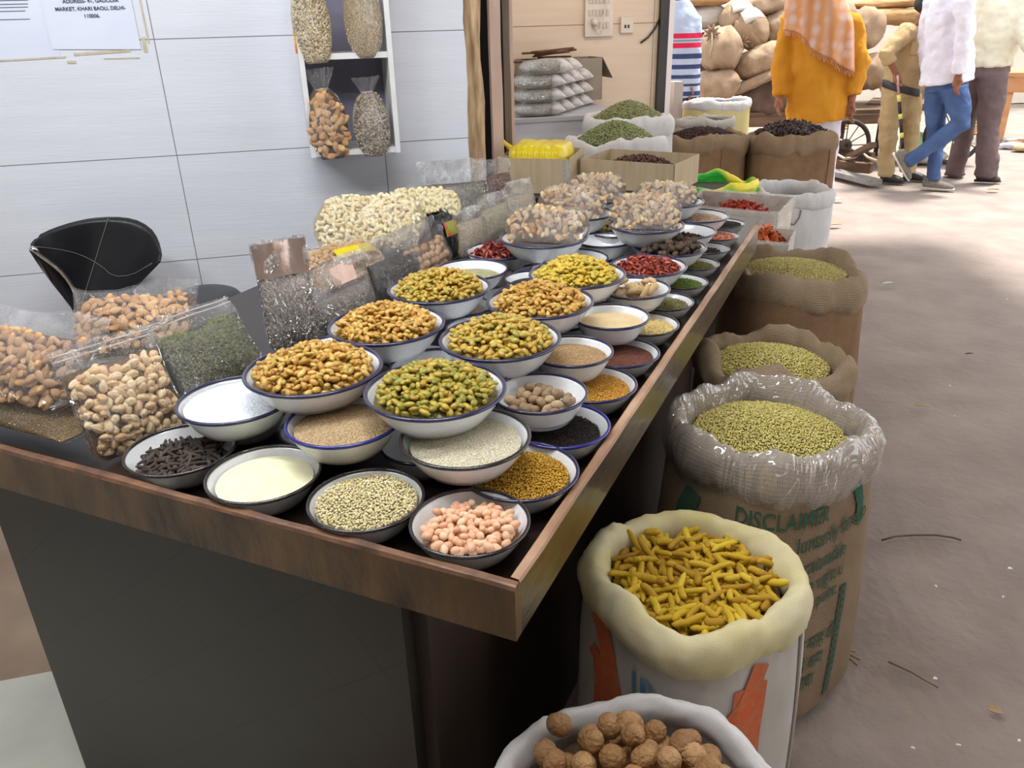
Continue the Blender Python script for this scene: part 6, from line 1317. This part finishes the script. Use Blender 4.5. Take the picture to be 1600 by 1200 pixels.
class Person:
    """figure laid out in its own upright plane: J(px, py, away) gives a joint; x to the right, y away, z up"""
    def __init__(self, label, px, py):
        g = at(px, py, 0); self.g = g; self.az = math.atan2(-g[0], g[1]); self.t = thing('person', label, 'person', g, self.az)
        self.n = np.array([-math.sin(self.az), math.cos(self.az), 0]); self.x = np.array([math.cos(self.az), math.sin(self.az), 0])
    def J(self, px, py, dy=0.0):
        P = onplane(px, py, self.g + self.n * dy, self.n); d = P - self.g; return np.array([d @ self.x, d @ self.n, d[2]])
    def cloth(self, name, pieces, mat, vox=.014, smooth=4, disp=.02, parent=None):
        mb = MB()
        for pts, rads in pieces: mb.add(*loft(pts, [(r, r) if not hasattr(r, '__len__') else r for r in rads], 18))
        return finish(mb.out(name, mat, parent or self.t, True), vox, smooth, disp)
    def body(self, chains, balls, mat=None):
        mb = MB()
        for pts, rads in chains:
            mb.add(*loft(pts, [(r, r) if not hasattr(r, '__len__') else r for r in rads], 12))
        for c, r in balls: mb.add(*ball(c, r))
        return finish(mb.out('body', mat or M_skin, self.t, True), .0065, 3)
def hand(chains, balls, wrist, d, side, curl=.5, L=.19, spread=None):
    """palm plus five fingers; d = direction of the hand, side = across the knuckles, curl bends the fingers towards palm normal"""
    d = d / np.linalg.norm(d); side = side - d * (side @ d); side /= np.linalg.norm(side); nn = np.cross(d, side); w = np.array(wrist)
    chains.append(([w - d * .02, w + d * .02, w + d * L * .36, w + d * L * .48], [(.026, .02), (.034, .018), (.040, .016), (.036, .013)]))
    for k, (o_, l_) in enumerate(((-.031, .36), (-.011, .42), (.010, .40), (.030, .32))):
        p = w + d * L * .46 + side * o_; pts = [p]; dd = d.copy()
        for q in range(3):
            dd = dd * math.cos(curl * (.4 + .5 * q)) + nn * math.sin(curl * (.4 + .5 * q)); dd /= np.linalg.norm(dd); p = p + dd * L * l_ * (.42, .33, .25)[q]; pts.append(p)
        chains.append((pts, [.0098, .0092, .0085, .0068]))
    p = w + d * L * .12 - side * .030; q1 = p - side * .022 + d * .035 + nn * .012; q2 = q1 + d * .032 + nn * .012 - side * .004; chains.append(([p, q1, q2], [.013, .011, .008]))
def head(p, chin_z, top_z, x, y, face, hair_mat, neck_from, chains, balls):
    """skull, jaw, nose, ears, eyes; face = unit vector the head looks along (local)"""
    h = top_z - chin_z; c = np.array([x, y, (chin_z + top_z) / 2 + .01]); f = np.array(face) / np.linalg.norm(face); sd_ = np.cross(f, [0, 0, 1])
    balls += [(c + np.array([0, 0, h * .12]) - f * .01, (h * .36, h * .36, h * .37)), (c + f * h * .10 - np.array([0, 0, h * .16]), (h * .27, h * .27, h * .33)), (c + f * h * .24 - np.array([0, 0, h * .40]), (h * .13, h * .13, h * .10)),
              (c + f * h * .42 - np.array([0, 0, h * .06]), (h * .06, h * .06, h * .10)), (c + f * h * .36 - np.array([0, 0, h * .26]), (h * .09, h * .09, h * .04))]
    for sg in (-1, 1): balls.append((c + sd_ * sg * h * .35 - np.array([0, 0, h * .02]) - f * .01, (h * .05, h * .05, h * .12)))
    chains.append(([neck_from, c - np.array([0, 0, h * .30]) - f * .015], [.062, .055]))
    V, F = ICO[3]; V = V.copy(); V2 = []
    for v in V:
        q = v.copy(); fz = q @ f
        k = 1.0 if (q[2] > .25 and fz < .62) or fz < -.05 else .90
        V2.append(c + np.array([0, 0, h * .13]) - f * .012 + q * h * .385 * k * (1 + .03 * nz(q, 6)) * np.array([1, 1, 1.02 if q[2] > -.6 else .9]))
    obj('hair', V2, F, hair_mat, p.t)
    eyes = MB()
    for sg in (-1, 1): eyes.add(*ball(c + f * h * .325 + sd_ * sg * h * .14 + np.array([0, 0, h * .03]), h * .045))
    eyes.out('eyes', M_hair, p.t, True)
def shoe(p, heel, toe, mat, sole, hgt=.085, lift=0.0):
    heel, toe = np.array(heel), np.array(toe); d = toe - heel; L_ = np.linalg.norm(d); d /= L_; mid = heel + d * L_ * .5; up = np.array([0, 0, 1.0]); up = up - d * (up @ d); up /= np.linalg.norm(up)
    mb = MB(); mb.add(*loft([heel + up * .045, heel + d * L_ * .12 + up * .055, mid + up * .045, heel + d * L_ * .78 + up * .036, toe - d * .01 + up * .028], [(.030, .036), (.040, .050), (.044, .046), (.047, .034), (.026, .020)], 14, ref=up))
    mb.add(*loft([heel + d * L_ * .16 + up * .06, heel + d * L_ * .14 + up * .115], [.040, .043], 12, ref=d)); o = finish(mb.out('shoe', mat, p.t, True), .010, 3)
    mb = MB(); mb.add(*loft([heel - d * .006 + up * .012, heel + d * L_ * .1 + up * .012, mid + up * .012, heel + d * L_ * .8 + up * .012, toe + up * .014], [(.030, .013), (.042, .013), (.044, .013), (.049, .013), (.022, .010)], 14, ref=up)); mb.out('shoe_sole', sole, p.t, True)
M_bsh = pm('black_shoe_leather', s(38, 36, 38), s(54, 50, 48), scale=12, rough=.4); M_gsh = pm('grey_trainer', s(134, 126, 116), s(104, 98, 92), scale=24, rough=.8); M_wsole = pm('pale_sole', s(206, 200, 190), rough=.7); M_dsole = pm('dark_sole', s(40, 36, 34), rough=.8)
def cloth_mat(name, a, b, sc_=5, rough=.85): return pm(name, a, b, scale=sc_, rough=rough, bump=.5, bscale=14, spec=.2)

# man in khaki uniform
p = Person('person in a khaki uniform and dark belt standing with a banded cane', 1400, 284); J = p.J
M_khaki = cloth_mat('khaki_cloth', s(190, 166, 126), s(172, 148, 108)); M_belt = pm('dark_belt', s(54, 54, 58), rough=.5)
sh1, el1, wr1 = J(1416, 50, -.12), J(1384, 84, -.26), J(1400, 114, -.22); sh2, el2, wr2 = J(1446, 52, .18), J(1460, 92, .20), J(1466, 122, .26)
hipc = J(1412, 150); chest = J(1426, 78); neckp = J(1438, 40)
k1, a1 = J(1388, 205, -.05), J(1384, 268, -.06); k2, a2 = J(1422, 205, .12), J(1420, 262, .14)
ch_, bl_ = [], []
ch_ += [([hipc, chest, neckp - np.array([0, 0, .06]), neckp], [(.13, .10), (.15, .10), (.10, .08), .055]), ([sh1, el1, wr1], [.05, .04, .030]), ([sh2, el2, wr2], [.05, .04, .030]), ([J(1398, 150, -.03), k1, a1], [.065, .05, .04]), ([J(1418, 150, .06), k2, a2], [.065, .05, .04])]
hand(ch_, bl_, wr1, J(1404, 132, -.24) - wr1, np.array([.6, .8, 0]), .8); hand(ch_, bl_, wr2, np.array([.2, .3, -1]), np.array([0, 1, 0]), .5)
hz_ = J(1440, 34)[2]; head(p, hz_ + .0, hz_ + .235, J(1444, 20)[0], .02, (1, .25, 0), M_hair, neckp, ch_, bl_)
p.body(ch_, bl_)
p.cloth('shirt', [([J(1406, 150), J(1411, 126), J(1420, 90), J(1428, 58), J(1436, 42)], [(.175, .13), (.18, .14), (.20, .145), (.185, .12), (.08, .075)]), ([sh1 + np.array([.03, .05, 0]), sh1, (sh1 + el1) / 2, el1, el1 * .55 + wr1 * .45], [.09, .085, .078, .075, .062]), ([sh2 - np.array([.03, .04, 0]), sh2, (sh2 + el2) / 2, el2], [.085, .085, .078, .07])], M_khaki, disp=.03)
p.cloth('trousers', [([J(1406, 134), J(1406, 152)], [(.165, .135), (.175, .14)]), ([J(1398, 150, -.03), J(1392, 180, -.04), k1, a1, a1 - np.array([0, 0, .05])], [.12, .112, .092, .080, .084]), ([J(1418, 150, .06), J(1422, 180, .10), k2, a2, a2 - np.array([0, 0, .05])], [.12, .112, .092, .080, .084])], M_khaki, disp=.028)
V, F = loft([J(1405, 137), J(1408, 129)], [(.186, .152), (.188, .154)], 28); 
bA, bB = J(1384, 128), J(1432, 146); V = []; n = 30
for k in range(n):
    a = 2 * PI * k / n; cx_ = (bA + bB) / 2; r1, r2 = .180, .148
    for dz in (-.035, .035): q = cx_ + np.array([r1 * math.cos(a), r2 * math.sin(a), dz + (bB[2] - bA[2]) * .45 * math.cos(a)]); V.append(q)
o = obj('belt', V, [(2 * k, (2 * k + 2) % (2 * n), (2 * k + 3) % (2 * n), 2 * k + 1) for k in range(n)], M_belt, p.t); m = o.modifiers.new('solid', 'SOLIDIFY'); m.thickness = .012
MB().box(J(1432, 76, -.142) , (.10, .012, .11)).out('pocket', M_khaki, p.t, False, .004)
g1 = J(1372, 279, -.06); shoe(p, (g1[0] + .02, -.06, 0), (g1[0] + .25, -.10, 0), M_bsh, M_dsole); shoe(p, (a2[0] - .04, .14, 0), (a2[0] + .20, .10, 0), M_bsh, M_dsole)
# cane
cz0 = thing('cane', 'cane with black and yellow bands held by the person in khaki', 'cane', p.g, p.az); A_, B_ = J(1402, 118, -.27), J(1412, 252, -.30); M_cb = pm('cane_black', s(44, 34, 44), rough=.5); M_cy = pm('cane_yellow', s(226, 216, 110), rough=.5); M_cp = pm('cane_pink_wood', s(186, 150, 142), rough=.5)
bands = [(0, .22, M_cp, .011), (.22, .30, M_cy, .018), (.30, .44, M_cb, .016), (.44, .50, M_cy, .018), (.50, .66, M_cb, .016), (.66, .72, M_cy, .018), (.72, .86, M_cb, .016), (.86, .93, M_cy, .018), (.93, 1.0, M_cb, .014)]
for i, (t0, t1_, mt, r_) in enumerate(bands): MB().tube([A_ + (B_ - A_) * t0, A_ + (B_ - A_) * t1_], r_, 10).out('grip' if i == 0 else 'cane_tip' if i == 8 else 'band', mt, cz0, True)

# walking man in white shirt and jeans
p = Person('person in white shirt and blue jeans walking with one foot lifted', 1455, 297); J = p.J
M_wshirt = cloth_mat('white_shirt_cloth', s(232, 230, 240), s(218, 216, 230)); M_jean = cloth_mat('blue_denim', s(84, 108, 154), s(58, 78, 116), 4)
hipc = J(1480, 132); chest = J(1484, 40); neckp = J(1490, -14)
kn, an = J(1462, 210, .06), J(1459, 278, .05); kl, al = J(1501, 194, -.10), J(1418, 254, -.08)
sh1, el1, wr1 = J(1508, 4, -.20), J(1504, 76, -.22), J(1498, 116, -.22); sh2, el2, wr2 = J(1456, 2, .22), J(1440, 70, .26), J(1452, 118, .22)
ch_, bl_ = [], []
ch_ += [([hipc, J(1482, 90), chest, neckp - np.array([0, 0, .08]), neckp], [(.13, .10), (.14, .10), (.15, .10), (.10, .08), .055]), ([sh1, el1, wr1], [.05, .04, .030]), ([sh2, el2, wr2], [.05, .04, .030]), ([J(1468, 140, .06), kn, an], [.075, .055, .04]), ([J(1490, 140, -.07), kl, al], [.075, .055, .04])]
hand(ch_, bl_, wr1, J(1491, 148, -.22) - wr1, np.array([-.5, .85, 0]), .38, .22); hand(ch_, bl_, wr2, np.array([.1, 0, -1]), np.array([0, 1, 0]), .4)
hz_ = neckp[2] + .05; head(p, hz_, hz_ + .235, neckp[0] + .03, 0, (1, -.1, 0), M_hair, neckp, ch_, bl_); p.body(ch_, bl_)
p.cloth('shirt', [([J(1479, 130), J(1480, 112), J(1482, 70), J(1485, 24), J(1488, -2), J(1490, -14)], [(.225, .17), (.22, .165), (.21, .155), (.20, .14), (.17, .11), (.08, .075)]), ([sh1 + np.array([-.05, .06, .01]), sh1, (sh1 + el1) / 2, el1, wr1], [.085, .085, .076, .070, .056]), ([sh2 - np.array([-.04, .05, 0]), sh2, el2, wr2], [.085, .08, .065, .05])], M_wshirt, disp=.03)
p.cloth('jeans', [([J(1480, 118), J(1480, 140)], [(.17, .13), (.18, .14)]), ([J(1466, 136, .06), J(1462, 170, .06), kn, J(1461, 250, .05), an - np.array([0, 0, .02])], [.115, .10, .078, .066, .066]), ([J(1491, 138, -.07), J(1498, 168, -.09), kl, kl * .55 + al * .45, al], [.118, .105, .088, .074, .062])], M_jean, disp=.02)
fx = an[0]; shoe(p, (fx - .09, .05, 0), (fx + .20, .03, 0), M_gsh, M_wsole)
fh = J(1402, 250, -.08); ft_ = J(1398, 282, -.08); shoe(p, J(1402, 246, -.08) + np.array([-.05, 0, .03]), J(1418, 284, -.08), M_gsh, M_wsole)

# man in cream shirt and grey brown trousers, seen from behind
p = Person('person in cream shirt and grey brown trousers seen from behind', 1515, 282); J = p.J
M_cshirt = cloth_mat('cream_shirt_cloth', s(230, 226, 206), s(214, 208, 184)); M_gt = cloth_mat('grey_brown_trousers', s(118, 100, 100), s(96, 82, 82), 4)
hipc = J(1546, 108); chest = J(1562, 24); neckp = J(1566, -36)
k1, a1 = J(1510, 196, .16), J(1492, 266, .20); k2, a2 = J(1545, 190, -.06), J(1541, 266, -.06)
sh1, el1, wr1 = J(1596, -8, 0), J(1600, 60, -.14), J(1618, 84, -.26); sh2, el2, wr2 = J(1532, -10, .05), J(1524, 46, .16), J(1540, 80, .26)
ch_, bl_ = [], []
ch_ += [([hipc, chest, neckp - np.array([0, 0, .08]), neckp], [(.14, .11), (.16, .11), (.10, .08), .055]), ([sh1, el1, wr1], [.05, .04, .030]), ([sh2, el2, wr2], [.05, .04, .030]), ([J(1526, 120, .06), k1, a1], [.075, .055, .04]), ([J(1550, 120, -.04), k2, a2], [.075, .055, .04])]
hand(ch_, bl_, wr1, np.array([.5, -.6, -.3]), np.array([0, 0, 1]), .6); hand(ch_, bl_, wr2, np.array([.3, .6, -.2]), np.array([0, 0, 1]), .6)
hz_ = neckp[2] + .05; head(p, hz_, hz_ + .235, neckp[0], .03, (.1, 1, 0), M_hair, neckp, ch_, bl_); p.body(ch_, bl_)
p.cloth('shirt', [([J(1546, 104), J(1552, 70), J(1560, 20), J(1564, -16), J(1566, -34)], [(.20, .16), (.225, .17), (.235, .165), (.20, .13), (.08, .075)]), ([sh1 - np.array([.06, 0, 0]), sh1, el1, wr1], [.09, .088, .072, .06]), ([sh2 + np.array([.05, 0, 0]), sh2, el2, wr2], [.09, .085, .07, .055])], M_cshirt, disp=.03)
p.cloth('trousers', [([J(1544, 92), J(1544, 118)], [(.17, .14), (.19, .155)]), ([J(1526, 116, .06), J(1518, 150, .12), k1, a1 + np.array([0, 0, .02]), a1 - np.array([0, 0, .05])], [.12, .108, .086, .090, .098]), ([J(1552, 114, -.05), J(1550, 150, -.06), k2, a2 + np.array([0, 0, .02]), a2 - np.array([0, 0, .06])], [.135, .125, .102, .105, .112])], M_gt, disp=.024)
shoe(p, (a1[0] - .08, .22, 0), (a1[0] + .10, .28, 0), M_bsh, M_dsole); shoe(p, (a2[0] - .08, -.05, 0), (a2[0] + .15, -.02, 0), M_bsh, M_dsole)

# orange kurta and shawl
p = Person('person in an orange kurta and checked orange shawl seen from behind', 1286, 338); J = p.J
M_kurta = cloth_mat('orange_kurta_cloth', s(214, 150, 48), s(192, 126, 34), 3)
M_pale = cloth_mat('pale_trouser_cloth', s(214, 210, 222), s(198, 194, 208))
def shawl_mat():
    m = pm('checked_orange_shawl', s(204, 132, 70), s(212, 150, 96), scale=6, rough=.9, bump=.2, bscale=14); nt = m.node_tree; N = nt.nodes; L = nt.links; pr = N['Principled BSDF']
    tc = N.new('ShaderNodeTexCoord'); v = N.new('ShaderNodeTexVoronoi'); v.inputs['Scale'].default_value = 11; v.inputs['Randomness'].default_value = .5; L.new(tc.outputs['Object'], v.inputs['Vector'])
    w1_ = N.new('ShaderNodeTexWave'); w1_.inputs['Scale'].default_value = 3.2; w1_.inputs['Distortion'].default_value = 3; L.new(tc.outputs['Object'], w1_.inputs['Vector'])
    c1_ = N.new('ShaderNodeMapRange'); c1_.inputs[1].default_value = .18; c1_.inputs[2].default_value = .5; c1_.inputs[3].default_value = .5; c1_.inputs[4].default_value = 0; L.new(v.outputs[0], c1_.inputs[0])
    mu = N.new('ShaderNodeMath'); mu.operation = 'MULTIPLY_ADD'; mu.inputs[1].default_value = .30; L.new(w1_.outputs[0], mu.inputs[0]); L.new(c1_.outputs[0], mu.inputs[2])
    src = pr.inputs['Base Color'].links[0].from_socket; mx = N.new('ShaderNodeMix'); mx.data_type = 'RGBA'; mx.clamp_factor = True; L.new(mu.outputs[0], mx.inputs[0]); L.new(src, mx.inputs[6]); mx.inputs[7].default_value = (*s(214, 196, 196), 1); L.new(mx.outputs[2], pr.inputs['Base Color']); return m
M_shawl = shawl_mat()
hipc = J(1280, 170); chest = J(1280, 70); neckp = J(1280, 8)
sh1, el1, wr1 = J(1238, 34, 0), J(1220, 104, -.03), J(1219, 150, -.10); sh2, el2, wr2 = J(1330, 34, 0), J(1341, 98, .0), J(1330, 160, -.05)
k1, a1 = J(1265, 250, 0), J(1264, 330, 0); k2, a2 = J(1288, 250, 0), J(1286, 330, .02)
ch_, bl_ = [], []
ch_ += [([hipc, chest, neckp - np.array([0, 0, .08]), neckp], [(.15, .11), (.17, .11), (.10, .08), .06]), ([sh1, el1, wr1], [.05, .04, .030]), ([sh2, el2, wr2], [.05, .04, .030]), ([J(1266, 180), k1, a1], [.08, .058, .042]), ([J(1298, 180), k2, a2], [.08, .058, .042])]
hand(ch_, bl_, wr1, J(1214, 182, -.12) - wr1, np.array([-.3, 1, 0]), .55, .20); hand(ch_, bl_, wr2, J(1327, 194, -.08) - wr2, np.array([-.3, 1, 0]), .4, .20)
hz_ = neckp[2] + .06; head(p, hz_, hz_ + .24, neckp[0], .03, (0, 1, 0), M_hair, neckp, ch_, bl_); p.body(ch_, bl_)
p.cloth('kurta', [([J(1277, 190), J(1277, 168), J(1279, 110), J(1281, 60), J(1283, 28), J(1282, 8)], [(.25, .17), (.248, .17), (.232, .16), (.24, .15), (.20, .12), (.09, .08)]), ([sh1 + np.array([.06, 0, 0]), sh1, (sh1 + el1) / 2, el1, wr1], [.09, .092, .085, .080, .066]), ([sh2 - np.array([.06, 0, 0]), sh2, (sh2 + el2) / 2, el2, wr2 + np.array([0, 0, .06])], [.09, .092, .088, .086, .072])], M_kurta, disp=.025)
p.cloth('trousers', [([J(1266, 182), k1, a1], [.12, .105, .075]), ([J(1294, 182), k2, a2], [.12, .095, .075])], M_pale, disp=.02)
for a_, dy in ((a1, -.02), (a2, 0)): shoe(p, (a_[0], -.06, 0), (a_[0] + .01, .20, 0), M_bsh, M_dsole)
def shawl_pt(u, v):
    """u across the back, v from the head down to the hem"""
    cx_ = 1281; yy = -44 + v * (112 + 22 * math.sin(2.5 * u + .6) + (44 if u > .45 else 0) * (u - .45) * 1.8); hw = (22 + 30 * min(1, v * 1.9) ** .8 + 2 * v); xx = cx_ + u * hw + 3 * math.sin(9 * u) * v
    bulge = (.20 if v > .3 else .15 + .16 * v); q = J(xx, yy, 0); q[1] = -bulge * math.sqrt(max(0, 1 - (u * .96) ** 2)) - .02 - .012 * math.sin(14 * u + 2 * v) * v; return q
V = []; nu, nv = 48, 30
for j in range(nv):
    for i in range(nu): V.append(shawl_pt(-1 + 2 * i / (nu - 1), j / (nv - 1)))
o = obj('shawl', V, gridF(nu, nv), M_shawl, p.t); m = o.modifiers.new('solid', 'SOLIDIFY'); m.thickness = .006; m.offset = 0
mb = MB()
for i in range(60):
    q = shawl_pt(-.97 + 1.94 * i / 59, 1.0); mb.tube([q, q + np.array([.004 * math.sin(i), -.004, -.022]), q + np.array([.008 * math.sin(i * 2), -.002, -.045])], .0022, 4)
fr_ = mb.out('fringe', M_shawl, o, True)

# striped sweater, half hidden by the white edged post
p = Person('person in a striped sweater half hidden behind the white edged post', 1066, 312); J = p.J
def stripe_mat(zs):
    m = cloth_mat('striped_knit', s(190, 206, 234), s(178, 194, 224), 5); nt = m.node_tree; N = nt.nodes; L = nt.links; pr = N['Principled BSDF']; tc = N.new('ShaderNodeTexCoord'); sx = N.new('ShaderNodeSeparateXYZ'); L.new(tc.outputs['Object'], sx.inputs[0])
    cur = pr.inputs['Base Color'].links[0].from_socket
    for z0, z1, c in zs:
        a = N.new('ShaderNodeMath'); a.operation = 'COMPARE'; L.new(sx.outputs[2], a.inputs[0]); a.inputs[1].default_value = (z0 + z1) / 2; a.inputs[2].default_value = abs(z1 - z0) / 2
        mx = N.new('ShaderNodeMix'); mx.data_type = 'RGBA'; L.new(a.outputs[0], mx.inputs[0]); L.new(cur, mx.inputs[6]); mx.inputs[7].default_value = (*c, 1); cur = mx.outputs[2]
    L.new(cur, pr.inputs['Base Color']); return m
zz = lambda y: float(J(1070, y, -.12)[2])
RED, NAV, GRY = s(214, 44, 84), s(62, 76, 122), s(140, 146, 160)
M_strip = stripe_mat([(zz(52), zz(60), RED), (zz(62), zz(65), GRY), (zz(67), zz(75), RED), (zz(84), zz(92), NAV), (zz(101), zz(108), NAV), (zz(117), zz(123), NAV), (zz(131), zz(135), NAV), (zz(143), zz(150), NAV)])
hipc = J(1062, 140); chest = J(1062, 50); neckp = J(1062, -2)
sh1, el1, wr1 = J(1083, 30, 0), J(1084, 90, -.03), J(1080, 132, -.08); sh2, el2, wr2 = J(1036, 32, 0), J(1028, 90, 0), J(1030, 132, -.06)
ch_, bl_ = [], []
ch_ += [([hipc, chest, neckp - np.array([0, 0, .08]), neckp], [(.14, .10), (.15, .10), (.10, .08), .055]), ([sh1, el1, wr1], [.05, .04, .030]), ([sh2, el2, wr2], [.05, .04, .030]), ([J(1056, 160), J(1056, 235), J(1056, 300)], [.08, .06, .04]), ([J(1068, 160), J(1070, 235), J(1070, 300)], [.08, .06, .04])]
hand(ch_, bl_, wr1, J(1074, 158, -.10) - wr1, np.array([-.3, 1, 0]), .5, .20); hand(ch_, bl_, wr2, np.array([0, 0, -1]), np.array([0, 1, 0]), .5)
hz_ = neckp[2] + .06; head(p, hz_, hz_ + .235, neckp[0], .02, (.2, 1, 0), M_hair, neckp, ch_, bl_); p.body(ch_, bl_)
p.cloth('sweater', [([J(1061, 152), J(1061, 110), J(1061, 60), J(1062, 22), J(1062, 0)], [(.19, .14), (.19, .14), (.20, .145), (.16, .11), (.075, .07)]), ([sh1 - np.array([.06, 0, 0]), sh1, el1, wr1], [.085, .08, .068, .056]), ([sh2 + np.array([.06, 0, 0]), sh2, el2, wr2], [.085, .08, .068, .056])], M_strip, disp=.015)
M_dkt = cloth_mat('dark_blue_trousers', s(70, 84, 112), s(52, 62, 88)); p.cloth('trousers', [([J(1055, 146), J(1056, 235), J(1056, 305)], [.12, .09, .075]), ([J(1068, 146), J(1069, 235), J(1070, 305)], [.12, .09, .075])], M_dkt)
for x in (1056, 1070): q = J(x, 312); shoe(p, (q[0], -.08, 0), (q[0] + .02, .18, 0), M_bsh, M_dsole)
q = aty(1055, 160, 6.55); o = box_obj('grey_pillar_board', (0, 0, .58), (.075, .10, 1.16), pm('grey_weathered_board', s(196, 182, 172), s(176, 162, 152), scale=9, rough=.8, stretch=(1, 1, .2))); place(o, (q[0], q[1], 0), WALL_A); tag(o, 'grey weathered board standing by the white edged post', 'board')
